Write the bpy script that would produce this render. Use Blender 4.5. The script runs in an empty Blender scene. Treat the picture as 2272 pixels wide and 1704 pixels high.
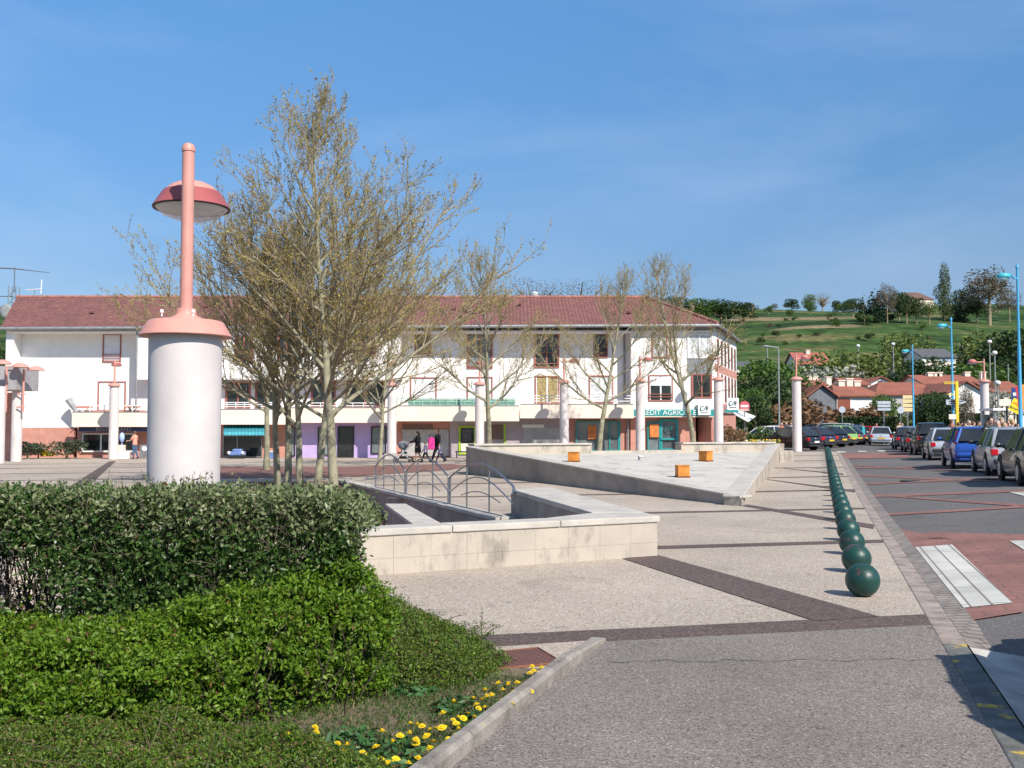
import bpy, math, random
import numpy as np
from mathutils import Vector, Matrix, geometry
random.seed(7); rng = np.random.default_rng(7)
S = bpy.context.scene; COL = S.collection
R = math.radians
# ---------------------------------------------------------------- camera, sky, sun, exposure
EYE = 1.75; FPX = 2230.0; CX, CY = 1136.0, 852.0; PITCH = math.atan(102 / FPX)
cam = bpy.data.cameras.new('camera'); camo = bpy.data.objects.new('camera', cam); COL.objects.link(camo)
cam.sensor_width = 36; cam.lens = 36 * FPX / 2272; cam.clip_end = 6000; cam.clip_start = .05
camo.location = (0, 0, EYE); camo.rotation_euler = (R(90) + PITCH, 0, 0); S.camera = camo
SUN_EL, SUN_AZ = R(41), R(35)                       # azimuth measured from behind the camera towards its right
sdir = Vector((math.sin(SUN_AZ) * math.cos(SUN_EL), -math.cos(SUN_AZ) * math.cos(SUN_EL), math.sin(SUN_EL)))
W = bpy.data.worlds.new('World'); S.world = W; W.use_nodes = True
nt = W.node_tree; nt.nodes.clear(); N = nt.nodes.new; L = nt.links.new
wo = N('ShaderNodeOutputWorld'); bg = N('ShaderNodeBackground'); sky = N('ShaderNodeTexSky')
sky.sky_type = 'NISHITA'; sky.sun_disc = False; sky.sun_elevation = SUN_EL
sky.sun_rotation = math.atan2(sdir.x, sdir.y); sky.air_density = 1.0; sky.dust_density = 0.35; sky.ozone_density = 4.0
tc = N('ShaderNodeTexCoord'); mp = N('ShaderNodeMapping'); mp.inputs['Scale'].default_value = (1.2, 1.2, 4.5); mp.inputs['Rotation'].default_value = (R(8), R(-16), R(20))
nz = N('ShaderNodeTexNoise'); nz.inputs['Scale'].default_value = 1.5; nz.inputs['Detail'].default_value = 7; nz.inputs['Roughness'].default_value = .55; nz.inputs['Distortion'].default_value = .6
cr = N('ShaderNodeValToRGB'); cr.color_ramp.elements[0].position = .42; cr.color_ramp.elements[1].position = .8
cr.color_ramp.elements[1].color = (.20, .20, .20, 1)
mx = N('ShaderNodeMix'); mx.data_type = 'RGBA'; mx.inputs['B'].default_value = (4.6, 5.0, 5.9, 1)
hs = N('ShaderNodeHueSaturation'); hs.inputs['Saturation'].default_value = .98
L(tc.outputs['Generated'], mp.inputs[0]); L(mp.outputs[0], nz.inputs['Vector']); L(nz.outputs[0], cr.inputs[0])
gr = N('ShaderNodeValToRGB'); ge = gr.color_ramp.elements; ge[0].position = 0; ge[0].color = (.31, .37, .43, 1); ge[1].position = 1; ge[1].color = (1.1, 1.05, .95, 1)
for z_, c_ in ((.14, (.38, .46, .53)), (.40, (.50, .80, .92)), (.62, (.85, .92, .92))): gq = ge.new(z_); gq.color = (*c_, 1)
gx = N('ShaderNodeSeparateXYZ'); L(tc.outputs['Generated'], gx.inputs[0]); L(gx.outputs[2], gr.inputs[0]); gm = N('ShaderNodeMix'); gm.data_type = 'RGBA'; gm.blend_type = 'MULTIPLY'; gm.inputs['Factor'].default_value = 1; L(sky.outputs[0], gm.inputs['A']); L(gr.outputs[0], gm.inputs['B'])
L(cr.outputs[0], mx.inputs['Factor']); L(gm.outputs['Result'], hs.inputs['Color']); L(hs.outputs[0], mx.inputs['A']); L(mx.outputs['Result'], bg.inputs[0]); L(bg.outputs[0], wo.inputs[0])
bg.inputs[1].default_value = .145
sl = bpy.data.lights.new('sun', 'SUN'); so = bpy.data.objects.new('sun', sl); COL.objects.link(so)
sl.energy = 4.7; sl.angle = R(.55); sl.color = (1, .93, .83); so.rotation_euler = sdir.to_track_quat('Z', 'Y').to_euler()
S.view_settings.view_transform = 'Standard'; S.view_settings.look = 'None'; S.view_settings.gamma = 1; S.view_settings.use_curve_mapping = False
S.view_settings.exposure = .45
S.cycles.max_bounces = 6; S.cycles.transparent_max_bounces = 8; S.cycles.use_denoising = True

# ---------------------------------------------------------------- measuring helpers
cp, sp = math.cos(PITCH), math.sin(PITCH)
def ray(x, y):
    rx, ry = (x - CX) / FPX, (CY - y) / FPX
    return Vector((rx, cp - ry * sp, sp + ry * cp))
def P(x, y, Y):                                     # point seen at photo pixel x, y standing Y metres away
    d = ray(x, y); k = Y / d.y
    return Vector((d.x * k, Y, EYE + d.z * k))
def sm(a, b, v):
    v = min(1, max(0, (v - a) / (b - a))); return v * v * (3 - 2 * v)
DX, DY = .2926, .9563                               # direction of the street
def TS(t, s): return (DY * t + DX * s, -DX * t + DY * s)
def ts(x, y): return (DY * x - DX * y, DX * x + DY * y)
def gz(x, y):
    t, s = ts(x, y); c = min(1, max(0, (t - 1.35) / 3.25))
    far = .012 * min(90, max(0, s - 28)) * sm(-24, -2, t)
    dip = .11 * (1 - sm(8.3, 10.6, s)) * (1 if t > 1.14 else 0)
    return .35 * c + far * (1 - .7 * c) - dip
def G(x, y, dz=0):                                  # where the ray through a pixel meets the ground
    d = ray(x, y); z = 0
    for _ in range(12):
        k = (z + dz - EYE) / d.z; q = d * k; z = .5 * z + .5 * gz(q.x, q.y)
    k = (z + dz - EYE) / d.z
    return Vector((d.x * k, d.y * k, z + dz))
HP = [(60, 0), (95, 0), (130, 1.2), (200, 8), (300, 23), (400, 42), (520, 63), (600, 74), (680, 77), (1000, 70), (1600, 40)]
def tz(x, y):
    h = 0
    for (a, b), (c, d) in zip(HP, HP[1:]):
        if a <= y: h = b + (d - b) * min(1, (y - a) / (c - a))
    n = 1.6 * math.sin(x * .021 + y * .013) + 1.2 * math.sin(x * .047 - y * .031 + 1)
    return gz(x, min(y, 100)) * (1 if y < 100 else 1) + h + n * sm(120, 300, y)
def GT(x, y):                                       # ray to the far terrain
    d = ray(x, y); Y = 95
    while Y < 640:
        k = Y / d.y
        if EYE + d.z * k < tz(d.x * k, Y): break
        Y += 1
    k = Y / d.y
    return Vector((d.x * k, Y, tz(d.x * k, Y)))

# ---------------------------------------------------------------- materials
MATS = {}
def mat(name, col, rough=.75, var=.12, scale=3.0, bump=0.0, metal=0, spec=.4, col2=None, bscale=None, coat=0, rnd=0):
    if name in MATS: return MATS[name]
    m = bpy.data.materials.new(name); m.use_nodes = True; t = m.node_tree; b = t.nodes['Principled BSDF']; n = t.nodes.new; l = t.links.new
    b.inputs['Roughness'].default_value = rough; b.inputs['Metallic'].default_value = metal; b.inputs['Specular IOR Level'].default_value = spec
    if coat: b.inputs['Coat Weight'].default_value = coat; b.inputs['Coat Roughness'].default_value = .06
    g = n('ShaderNodeNewGeometry'); no = n('ShaderNodeTexNoise'); no.inputs['Scale'].default_value = scale; no.inputs['Detail'].default_value = 6; no.inputs['Roughness'].default_value = .62
    l(g.outputs['Position'], no.inputs['Vector'])
    mi = n('ShaderNodeMix'); mi.data_type = 'RGBA'
    c2 = col2 or [max(0, c * (1 - 2.2 * var)) for c in col]; c1 = col if col2 else [min(1, c * (1 + var)) for c in col]
    mi.inputs['A'].default_value = (*c2, 1); mi.inputs['B'].default_value = (*c1, 1)
    rp = n('ShaderNodeMapRange'); rp.inputs[1].default_value = .3; rp.inputs[2].default_value = .62; l(no.outputs[0], rp.inputs[0]); l(rp.outputs[0], mi.inputs['Factor'])
    out = mi.outputs['Result']
    if rnd:
        h = n('ShaderNodeHueSaturation'); mr = n('ShaderNodeMapRange'); mr.inputs[3].default_value = 1 - rnd; mr.inputs[4].default_value = 1 + rnd
        l(g.outputs['Random Per Island'], mr.inputs[0]); l(mr.outputs[0], h.inputs['Value']); l(out, h.inputs['Color']); out = h.outputs[0]
    l(out, b.inputs['Base Color'])
    if bump:
        bn = n('ShaderNodeTexNoise'); bn.inputs['Scale'].default_value = bscale or scale * 8; bn.inputs['Detail'].default_value = 4; l(g.outputs['Position'], bn.inputs['Vector'])
        bp = n('ShaderNodeBump'); bp.inputs['Strength'].default_value = bump; bp.inputs['Distance'].default_value = .02; l(bn.outputs[0], bp.inputs['Height']); l(bp.outputs[0], b.inputs['Normal'])
    MATS[name] = m; return m
def speck(name, cols, scale, rough=.9, big=.25, bump=.5, base_var=(.85, 1.1), stain=None):   # aggregate: random pebbles in several colours
    m = bpy.data.materials.new(name); m.use_nodes = True; t = m.node_tree; b = t.nodes['Principled BSDF']; n = t.nodes.new; l = t.links.new
    b.inputs['Roughness'].default_value = rough; b.inputs['Specular IOR Level'].default_value = .25
    g = n('ShaderNodeNewGeometry'); v = n('ShaderNodeTexVoronoi'); v.inputs['Scale'].default_value = scale; l(g.outputs['Position'], v.inputs['Vector'])
    sx = n('ShaderNodeSeparateColor'); l(v.outputs['Color'], sx.inputs[0]); r = n('ShaderNodeValToRGB'); r.color_ramp.interpolation = 'CONSTANT'; l(sx.outputs[0], r.inputs[0])
    e = r.color_ramp.elements
    for i, (p, c) in enumerate(cols):
        q = e[i] if i < 2 else e.new(p); q.position = p; q.color = (*c, 1)
    no = n('ShaderNodeTexNoise'); no.inputs['Scale'].default_value = big; no.inputs['Detail'].default_value = 8; no.inputs['Roughness'].default_value = .6; l(g.outputs['Position'], no.inputs['Vector'])
    mr = n('ShaderNodeMapRange'); mr.inputs[1].default_value = .35; mr.inputs[2].default_value = .65; mr.inputs[3].default_value = base_var[0]; mr.inputs[4].default_value = base_var[1]; l(no.outputs[0], mr.inputs[0])
    mu = n('ShaderNodeVectorMath'); mu.operation = 'SCALE'; l(r.outputs[0], mu.inputs[0]); l(mr.outputs[0], mu.inputs['Scale'])
    last = mu.outputs[0]
    if stain:                                       # dark drips and blotches, and pale worn trails
        for sc_, lo, hi, k_ in ((.7, .60, .70, .80), (3.1, .66, .72, .72)):
            sn = n('ShaderNodeTexNoise'); sn.inputs['Scale'].default_value = sc_; sn.inputs['Detail'].default_value = 6; sn.inputs['Distortion'].default_value = .8; l(g.outputs['Position'], sn.inputs['Vector']); sr = n('ShaderNodeMapRange'); sr.inputs[1].default_value = lo; sr.inputs[2].default_value = hi; sr.inputs[3].default_value = 1; sr.inputs[4].default_value = k_; l(sn.outputs[0], sr.inputs[0])
            sm_ = n('ShaderNodeVectorMath'); sm_.operation = 'SCALE'; l(last, sm_.inputs[0]); l(sr.outputs[0], sm_.inputs['Scale']); last = sm_.outputs[0]
    l(last, b.inputs['Base Color'])
    bp = n('ShaderNodeBump'); bp.inputs['Strength'].default_value = bump; bp.inputs['Distance'].default_value = .006; l(v.outputs['Distance'], bp.inputs['Height']); bp.invert = True; l(bp.outputs[0], b.inputs['Normal'])
    MATS[name] = m; return m
def brickm(name, c1, c2, mortar, sx, sy, rot=0, rough=.85, ms=.012):
    m = bpy.data.materials.new(name); m.use_nodes = True; t = m.node_tree; b = t.nodes['Principled BSDF']; n = t.nodes.new; l = t.links.new
    b.inputs['Roughness'].default_value = rough; b.inputs['Specular IOR Level'].default_value = .25
    g = n('ShaderNodeNewGeometry'); ma = n('ShaderNodeMapping'); ma.inputs['Rotation'].default_value = (0, 0, rot); l(g.outputs['Position'], ma.inputs[0])
    br = n('ShaderNodeTexBrick'); br.inputs['Scale'].default_value = 1; br.inputs['Brick Width'].default_value = sx; br.inputs['Row Height'].default_value = sy; br.inputs['Mortar Size'].default_value = ms
    br.inputs['Color1'].default_value = (*c1, 1); br.inputs['Color2'].default_value = (*c2, 1); br.inputs['Mortar'].default_value = (*mortar, 1); l(ma.outputs[0], br.inputs['Vector'])
    no = n('ShaderNodeTexNoise'); no.inputs['Scale'].default_value = 1.3; no.inputs['Detail'].default_value = 8; l(g.outputs['Position'], no.inputs['Vector'])
    mr = n('ShaderNodeMapRange'); mr.inputs[1].default_value = .3; mr.inputs[2].default_value = .7; mr.inputs[3].default_value = .78; mr.inputs[4].default_value = 1.15; l(no.outputs[0], mr.inputs[0])
    mu = n('ShaderNodeVectorMath'); mu.operation = 'SCALE'; l(br.outputs[0], mu.inputs[0]); l(mr.outputs[0], mu.inputs['Scale']); l(mu.outputs[0], b.inputs['Base Color'])
    MATS[name] = m; return m
def leafm(name, c1, c2, rough=.45, trans=.3):
    if name in MATS: return MATS[name]
    m = bpy.data.materials.new(name); m.use_nodes = True; t = m.node_tree; b = t.nodes['Principled BSDF']; n = t.nodes.new; l = t.links.new
    b.inputs['Roughness'].default_value = rough; b.inputs['Specular IOR Level'].default_value = .35
    g = n('ShaderNodeNewGeometry'); r = n('ShaderNodeMix'); r.data_type = 'RGBA'; r.inputs['A'].default_value = (*c1, 1); r.inputs['B'].default_value = (*c2, 1); l(g.outputs['Random Per Island'], r.inputs['Factor'])
    l(r.outputs['Result'], b.inputs['Base Color'])
    tr = n('ShaderNodeBsdfTranslucent'); l(r.outputs['Result'], tr.inputs[0]); ms = n('ShaderNodeMixShader'); ms.inputs[0].default_value = trans
    l(b.outputs[0], ms.inputs[1]); l(tr.outputs[0], ms.inputs[2]); l(ms.outputs[0], t.nodes['Material Output'].inputs[0])
    MATS[name] = m; return m

# ---------------------------------------------------------------- mesh builder
class MB:
    def __init__(s): s.v = []; s.f = []; s.m = []
    def add(s, vs, fs, mi=0):
        o = len(s.v); s.v += [tuple(q) for q in vs]; s.f += [tuple(i + o for i in f) for f in fs]; s.m += [mi] * len(fs); return s
    def box(s, c, d, rz=0, mi=0, ax=None):
        cx, cy, cz = c; a, b, h = d[0] / 2, d[1] / 2, d[2] / 2; k, j = math.cos(rz), math.sin(rz); vs = []
        for z in (-h, h):
            for x, y in ((-a, -b), (a, -b), (a, b), (-a, b)): vs.append((cx + x * k - y * j, cy + x * j + y * k, cz + z))
        return s.add(vs, [(3, 2, 1, 0), (4, 5, 6, 7), (0, 1, 5, 4), (1, 2, 6, 5), (2, 3, 7, 6), (3, 0, 4, 7)], mi)
    def bb(s, a, b, mi=0):
        return s.box([(p + q) / 2 for p, q in zip(a, b)], [abs(q - p) for p, q in zip(a, b)], 0, mi)
    def prism(s, poly, z0, z1, mi=0):               # z0, z1: numbers or one height per corner
        n = len(poly); z0 = z0 if hasattr(z0, '__len__') else [z0] * n; z1 = z1 if hasattr(z1, '__len__') else [z1] * n
        area = sum(poly[i][0] * poly[(i + 1) % n][1] - poly[(i + 1) % n][0] * poly[i][1] for i in range(n))
        if area < 0: poly = poly[::-1]; z0 = z0[::-1]; z1 = z1[::-1]
        vs = [(p[0], p[1], z) for p, z in zip(poly, z0)] + [(p[0], p[1], z) for p, z in zip(poly, z1)]
        return s.add(vs, [tuple(range(n - 1, -1, -1)), tuple(range(n, 2 * n))] + [(i, (i + 1) % n, n + (i + 1) % n, n + i) for i in range(n)], mi)
    def slab(s, pts, th, mi=0):                     # a flat or bent polygon given thickness along its normal
        pts = [Vector(q) for q in pts]; n = (pts[1] - pts[0]).cross(pts[2] - pts[0]).normalized() * th; k = len(pts)
        return s.add(pts + [q - n for q in pts], [tuple(range(k)), tuple(range(2 * k - 1, k - 1, -1))] + [(i, k + i, k + (i + 1) % k, (i + 1) % k) for i in range(k)], mi)
    def tube(s, pts, rad, n=8, mi=0, cap=True):
        pts = [Vector(q) for q in pts]; k = len(pts); rad = rad if hasattr(rad, '__len__') else [rad] * k; vs = []; u = None
        for i, q in enumerate(pts):
            d = (pts[min(i + 1, k - 1)] - pts[max(i - 1, 0)]); d = d.normalized() if d.length > 1e-9 else Vector((0, 0, 1))
            u = (u - d * u.dot(d)) if u is not None else d.cross(Vector((0, 0, 1)) if abs(d.z) < .9 else Vector((1, 0, 0)))
            u = u.normalized() if u.length > 1e-6 else d.orthogonal().normalized(); w = d.cross(u)
            for j in range(n):
                a = 2 * math.pi * j / n; vs.append(q + (u * math.cos(a) + w * math.sin(a)) * rad[i])
        fs = [(i * n + j, i * n + (j + 1) % n, (i + 1) * n + (j + 1) % n, (i + 1) * n + j) for i in range(k - 1) for j in range(n)]
        if cap: fs += [tuple(range(n - 1, -1, -1)), tuple(range((k - 1) * n, k * n))]
        return s.add(vs, fs, mi)
    def lathe(s, prof, c=(0, 0, 0), n=24, mi=0, capb=True, capt=True):
        vs = [(c[0] + r * math.cos(2 * math.pi * j / n), c[1] + r * math.sin(2 * math.pi * j / n), c[2] + z) for r, z in prof for j in range(n)]
        k = len(prof); fs = [(i * n + j, i * n + (j + 1) % n, (i + 1) * n + (j + 1) % n, (i + 1) * n + j) for i in range(k - 1) for j in range(n)]
        if capb: fs.append(tuple(range(n - 1, -1, -1)))
        if capt: fs.append(tuple(range((k - 1) * n, k * n)))
        return s.add(vs, fs, mi)
    def ball(s, c, r, n=12, m=8, mi=0):
        r = r if hasattr(r, '__len__') else (r, r, r); vs = [(c[0], c[1], c[2] - r[2])]
        for i in range(1, m):
            a = -math.pi / 2 + math.pi * i / m
            vs += [(c[0] + r[0] * math.cos(a) * math.cos(2 * math.pi * j / n), c[1] + r[1] * math.cos(a) * math.sin(2 * math.pi * j / n), c[2] + r[2] * math.sin(a)) for j in range(n)]
        vs.append((c[0], c[1], c[2] + r[2])); fs = [(0, 1 + (j + 1) % n, 1 + j) for j in range(n)]
        fs += [(1 + i * n + j, 1 + i * n + (j + 1) % n, 1 + (i + 1) * n + (j + 1) % n, 1 + (i + 1) * n + j) for i in range(m - 2) for j in range(n)]
        e = len(vs) - 1; b = 1 + (m - 2) * n; fs += [(e, b + j, b + (j + 1) % n) for j in range(n)]
        return s.add(vs, fs, mi)
    def build(s, name, mats, parent=None, smooth=False, local=False, bevel=0):
        me = bpy.data.meshes.new(name); v = s.v
        if parent is not None and not local:
            o = parent_loc(parent); v = [(a - o[0], b - o[1], c - o[2]) for a, b, c in v]
        me.from_pydata(v, [], s.f)
        for m in (mats if isinstance(mats, (list, tuple)) else [mats]): me.materials.append(m)
        me.polygons.foreach_set('material_index', s.m)
        if smooth: me.polygons.foreach_set('use_smooth', [True] * len(s.f))
        me.update(); ob = bpy.data.objects.new(name, me); COL.objects.link(ob)
        if smooth and smooth != 2: ob.data.set_sharp_from_angle(angle=R(38))
        if parent is not None: ob.parent = parent
        if bevel:
            b = ob.modifiers.new('bevel', 'BEVEL'); b.width = bevel; b.segments = 2; b.limit_method = 'ANGLE'
        return ob
def parent_loc(o):
    x = Vector((0, 0, 0))
    while o is not None: x = x + o.location; o = o.parent
    return x
def tag(o, label=None, cat=None, group=None, kind=None):
    if label: o['label'] = label
    if cat: o['category'] = cat
    if group: o['group'] = group
    if kind: o['kind'] = kind
    return o
def thing(name, label, cat, loc=(0, 0, 0), rz=0, group=None):
    o = bpy.data.objects.new(name, None); COL.objects.link(o); o.location = loc; o.rotation_euler = (0, 0, rz); o.empty_display_size = .2
    return tag(o, label, cat, group)
def copy_tree(o, parent=None):
    c = o.copy(); COL.objects.link(c)
    if parent is not None: c.parent = parent
    for ch in list(o.children): copy_tree(ch, c)
    return c
def place(src, loc, rz=0, sc=1, label=None, group=None, first=False):
    o = src if first else copy_tree(src); o.location = loc; o.rotation_euler = (0, 0, rz)
    o.scale = sc if hasattr(sc, '__len__') else (sc, sc, sc)
    return tag(o, label, None, group)
def npmesh(name, co, loops, tot, mats, mi=None, parent=None, smooth=False):
    me = bpy.data.meshes.new(name); me.vertices.add(len(co)); me.vertices.foreach_set('co', np.asarray(co, np.float32).ravel())
    me.loops.add(len(loops)); me.loops.foreach_set('vertex_index', np.asarray(loops, np.int32)); k = len(loops) // tot
    me.polygons.add(k); me.polygons.foreach_set('loop_start', np.arange(k, dtype=np.int32) * tot); me.polygons.foreach_set('loop_total', np.full(k, tot, np.int32))
    for m in (mats if isinstance(mats, (list, tuple)) else [mats]): me.materials.append(m)
    if mi is not None: me.polygons.foreach_set('material_index', np.asarray(mi, np.int32))
    if smooth: me.polygons.foreach_set('use_smooth', np.ones(k, bool))
    me.update(calc_edges=True); o = bpy.data.objects.new(name, me); COL.objects.link(o)
    if parent is not None: o.parent = parent
    return o
def leaves_geo(c, d, size, aspect=.5, fold=.25, up=None):
    """c: N centres, d: N leaf axes; returns vertex array and triangle loops of folded leaves."""
    n = len(c); d = d / np.maximum(1e-6, np.linalg.norm(d, axis=1, keepdims=True)); r = rng.normal(size=(n, 3))
    if up is not None: r = np.cross(d, np.array([0, 0, 1.0]) + .5 * r)
    s = np.cross(d, r) if up is None else r
    s /= np.maximum(1e-6, np.linalg.norm(s, axis=1, keepdims=True)); nn = np.cross(s, d); size = np.broadcast_to(size, (n,))[:, None]
    a = c - d * size * .5; t = c + d * size * .5; m = c + nn * size * fold * .3
    v = np.stack([a, m + s * size * aspect * .5, t, m - s * size * aspect * .5], 1).reshape(-1, 3)
    b = np.arange(n)[:, None] * 4; return v, (b + np.array([[0, 1, 2, 0, 2, 3]])).ravel()
def sheet_geo(poly, step, dz, zf=gz):               # drape a polygon over the ground
    n = len(poly); xs = [p[0] for p in poly]; ys = [p[1] for p in poly]; vs = [Vector((p[0], p[1])) for p in poly]
    es = [(i, (i + 1) % n) for i in range(n)]; V2 = []; E2 = []
    for i in range(n):                              # split the outline
        a, b = vs[i], vs[(i + 1) % n]; k = max(1, int((b - a).length / step))
        for j in range(k): V2.append(a.lerp(b, j / k))
    m = len(V2); E2 = [(i, (i + 1) % m) for i in range(m)]
    for x in np.arange(min(xs) + step * .37, max(xs), step):
        for y in np.arange(min(ys) + step * .37, max(ys), step):
            if geometry.intersect_point_tri_2d is None: pass
            V2.append(Vector((x, y)))
    r = geometry.delaunay_2d_cdt(V2, E2, [], 1, 1e-5)
    return [(q.x, q.y, zf(q.x, q.y) + dz) for q in r[0]], [tuple(f) if (lambda a, b, c: (b.x - a.x) * (c.y - a.y) - (b.y - a.y) * (c.x - a.x) > 0)(*[r[0][i] for i in f[:3]]) else tuple(f[::-1]) for f in r[2]]
def sheet(name, polys, m, dz, step=1.5, zf=gz, kind='structure'):
    b = MB()
    for p in polys: b.add(*sheet_geo([(q[0], q[1]) for q in p], step, dz, zf))
    return tag(b.build(name, m, smooth=2), kind=kind)
def text(s, size, loc, rot, m, parent, name='lettering', ext=.005, ax='CENTER', shear=0):
    c = bpy.data.curves.new(name, 'FONT'); c.body = s; c.size = size; c.extrude = ext; c.align_x = ax; c.align_y = 'CENTER'; c.shear = shear
    o = bpy.data.objects.new(name, c); COL.objects.link(o); me = bpy.data.meshes.new_from_object(o.evaluated_get(bpy.context.evaluated_depsgraph_get()))
    bpy.data.objects.remove(o); me.materials.clear(); me.materials.append(m); o = bpy.data.objects.new(name, me); COL.objects.link(o)
    o.parent = parent; o.location = Vector(loc) - (parent_loc(parent) if parent else Vector()); o.rotation_euler = rot; return o
def rnum(a, b): return random.uniform(a, b)
# ---------------------------------------------------------------- palette
gravel = speck('exposed_aggregate', [(0, (.20, .155, .12)), (.10, (.36, .295, .24)), (.38, (.40, .335, .275)), (.74, (.45, .385, .315)), (.92, (.58, .53, .46))], 75, bump=.35, base_var=(.84, 1.08), stain=1)
gravel_warm = speck('pale_aggregate', [(0, (.30, .25, .21)), (.12, (.46, .39, .33)), (.42, (.56, .49, .42)), (.72, (.64, .56, .48)), (.9, (.72, .68, .62))], 45, bump=.3, base_var=(.88, 1.06))
tarfoot = speck('coarse_asphalt', [(0, (.10, .083, .072)), (.18, (.19, .165, .148)), (.55, (.225, .197, .178)), (.86, (.28, .25, .228)), (.97, (.42, .39, .36))], 110, bump=.5, big=.5, base_var=(.84, 1.1), stain=1)
tarroad = speck('road_asphalt', [(0, (.10, .093, .09)), (.3, (.125, .116, .112)), (.7, (.15, .139, .134)), (.94, (.21, .20, .19))], 80, bump=.3, big=.12, base_var=(.8, 1.15), stain=1)
bandm = speck('brown_paver', [(0, (.075, .053, .048)), (.3, (.112, .080, .073)), (.7, (.135, .099, .090)), (.96, (.20, .165, .15))], 60, bump=.3, base_var=(.85, 1.12))
redbrick = brickm('red_paver', (.285, .135, .11), (.235, .118, .098), (.17, .10, .088), .42, .2, R(17))
redplaza = brickm('plaza_brick', (.25, .12, .095), (.19, .095, .08), (.14, .085, .075), .4, .2, R(-20))
zebra = brickm('white_painted_paver', (.56, .54, .48), (.49, .475, .43), (.20, .18, .16), 2.2, .2, R(-73), ms=.012)
stonek = mat('pink_kerb_stone', (.30, .245, .21), .85, .22, 4, .5, bscale=60)
cobble = brickm('gutter_cobble', (.27, .235, .21), (.22, .19, .17), (.11, .095, .085), .24, .11, R(73 - 90), ms=.012)
concrete = mat('concrete', (.42, .40, .37), .85, .16, 3, .35, bscale=70)
soilm = mat('bare_soil', (.20, .15, .10), .95, .3, 9, .8, col2=(.09, .075, .04), bscale=60)
whitew = mat('white_render', (.82, .80, .765), .85, .03, 1.2)
creamw = mat('cream_render', (.76, .655, .555), .85, .04, 1)
pinkw = mat('salmon_render', (.52, .25, .195), .85, .08, 2)
salmon = mat('salmon_paint', (.58, .275, .225), .48, .06, 3.5)
salmond = mat('brick_red_paint', (.33, .085, .085), .4, .05, 6)
colw = mat('pinkish_white_paint', (.60, .545, .53), .6, .05, 2.0)
tilem = None
greym = mat('grey_metal', (.30, .31, .32), .4, .08, 5, metal=.6)
steel = mat('brushed_steel', (.30, .31, .34), .3, .08, 12, metal=.85)
zinc = mat('zinc_gutter', (.27, .28, .29), .5, .1, 3, metal=.3)
darkm = mat('dark_rubber', (.018, .018, .019), .7, .1, 9)
blackp = mat('black_paint', (.02, .021, .023), .4, .1, 5)
whitep = mat('white_plastic', (.78, .78, .77), .4, .02, 4)
glassd = mat('dark_window_glass', (.022, .026, .028), .06, .3, .7, spec=.7)
glassg = mat('grey_window_glass', (.16, .19, .20), .08, .25, .9, spec=.7)
redframe = mat('red_window_frame', (.36, .12, .095), .5, .06, 5)
curtain = mat('net_curtain', (.55, .58, .58), .8, .25, 3)
goldc = mat('gold_curtain', (.36, .28, .13), .85, .3, 7)
shutterm = mat('white_shutter', (.72, .73, .75), .6, .04, 3)
teal = mat('teal_paint', (.02, .27, .27), .45, .06, 4)
orangep = mat('orange_poster', (.62, .20, .05), .5, .15, 5)
limegreen = mat('lime_paint', (.36, .55, .03), .5, .06, 4)
mauve = mat('mauve_render', (.40, .34, .36), .8, .06, 2)
purple = mat('lilac_render', (.50, .38, .66), .8, .05, 2)
yellowp = mat('yellow_paint', (.78, .55, .03), .5, .05, 5)
wood = mat('brown_shutter', (.24, .07, .035), .6, .12, 6)
# roof tiles: rounded rows running down the slope, courses across it
def tile_mat(name, c1, c2, per, axis='X'):
    m = mat(name, c1, .85, .2, 1.1, col2=c2); t = m.node_tree; n = t.nodes.new; l = t.links.new; b = t.nodes['Principled BSDF']
    g = n('ShaderNodeNewGeometry'); w = n('ShaderNodeTexWave'); w.bands_direction = axis; w.inputs['Scale'].default_value = 2 * math.pi / per / 20 * 1.0; w.inputs['Distortion'].default_value = .25
    l(g.outputs['Position'], w.inputs['Vector']); bp = n('ShaderNodeBump'); bp.inputs['Strength'].default_value = .6; bp.inputs['Distance'].default_value = .05; l(w.outputs['Fac'], bp.inputs['Height']); l(bp.outputs[0], b.inputs['Normal'])
    no = n('ShaderNodeTexNoise'); no.inputs['Scale'].default_value = 5; no.inputs['Detail'].default_value = 3; l(g.outputs['Position'], no.inputs['Vector'])
    src = b.inputs['Base Color'].links[0].from_socket; mu = n('ShaderNodeMix'); mu.data_type = 'RGBA'; mu.blend_type = 'MULTIPLY'; mr = n('ShaderNodeMapRange')
    mr.inputs[1].default_value = .3; mr.inputs[2].default_value = .7; mr.inputs[3].default_value = .62; mr.inputs[4].default_value = 1.2; l(no.outputs[0], mr.inputs[0]); mu.inputs['Factor'].default_value = 1
    l(src, mu.inputs['A']); l(mr.outputs[0], mu.inputs['B']); l(mu.outputs['Result'], b.inputs['Base Color']); return m
tilem = tile_mat('red_roof_tile', (.222, .09, .078), (.155, .068, .061), .24)
tileo = mat('orange_roof_tile', (.30, .105, .065), .85, .15, .6, col2=(.20, .075, .05))
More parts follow.
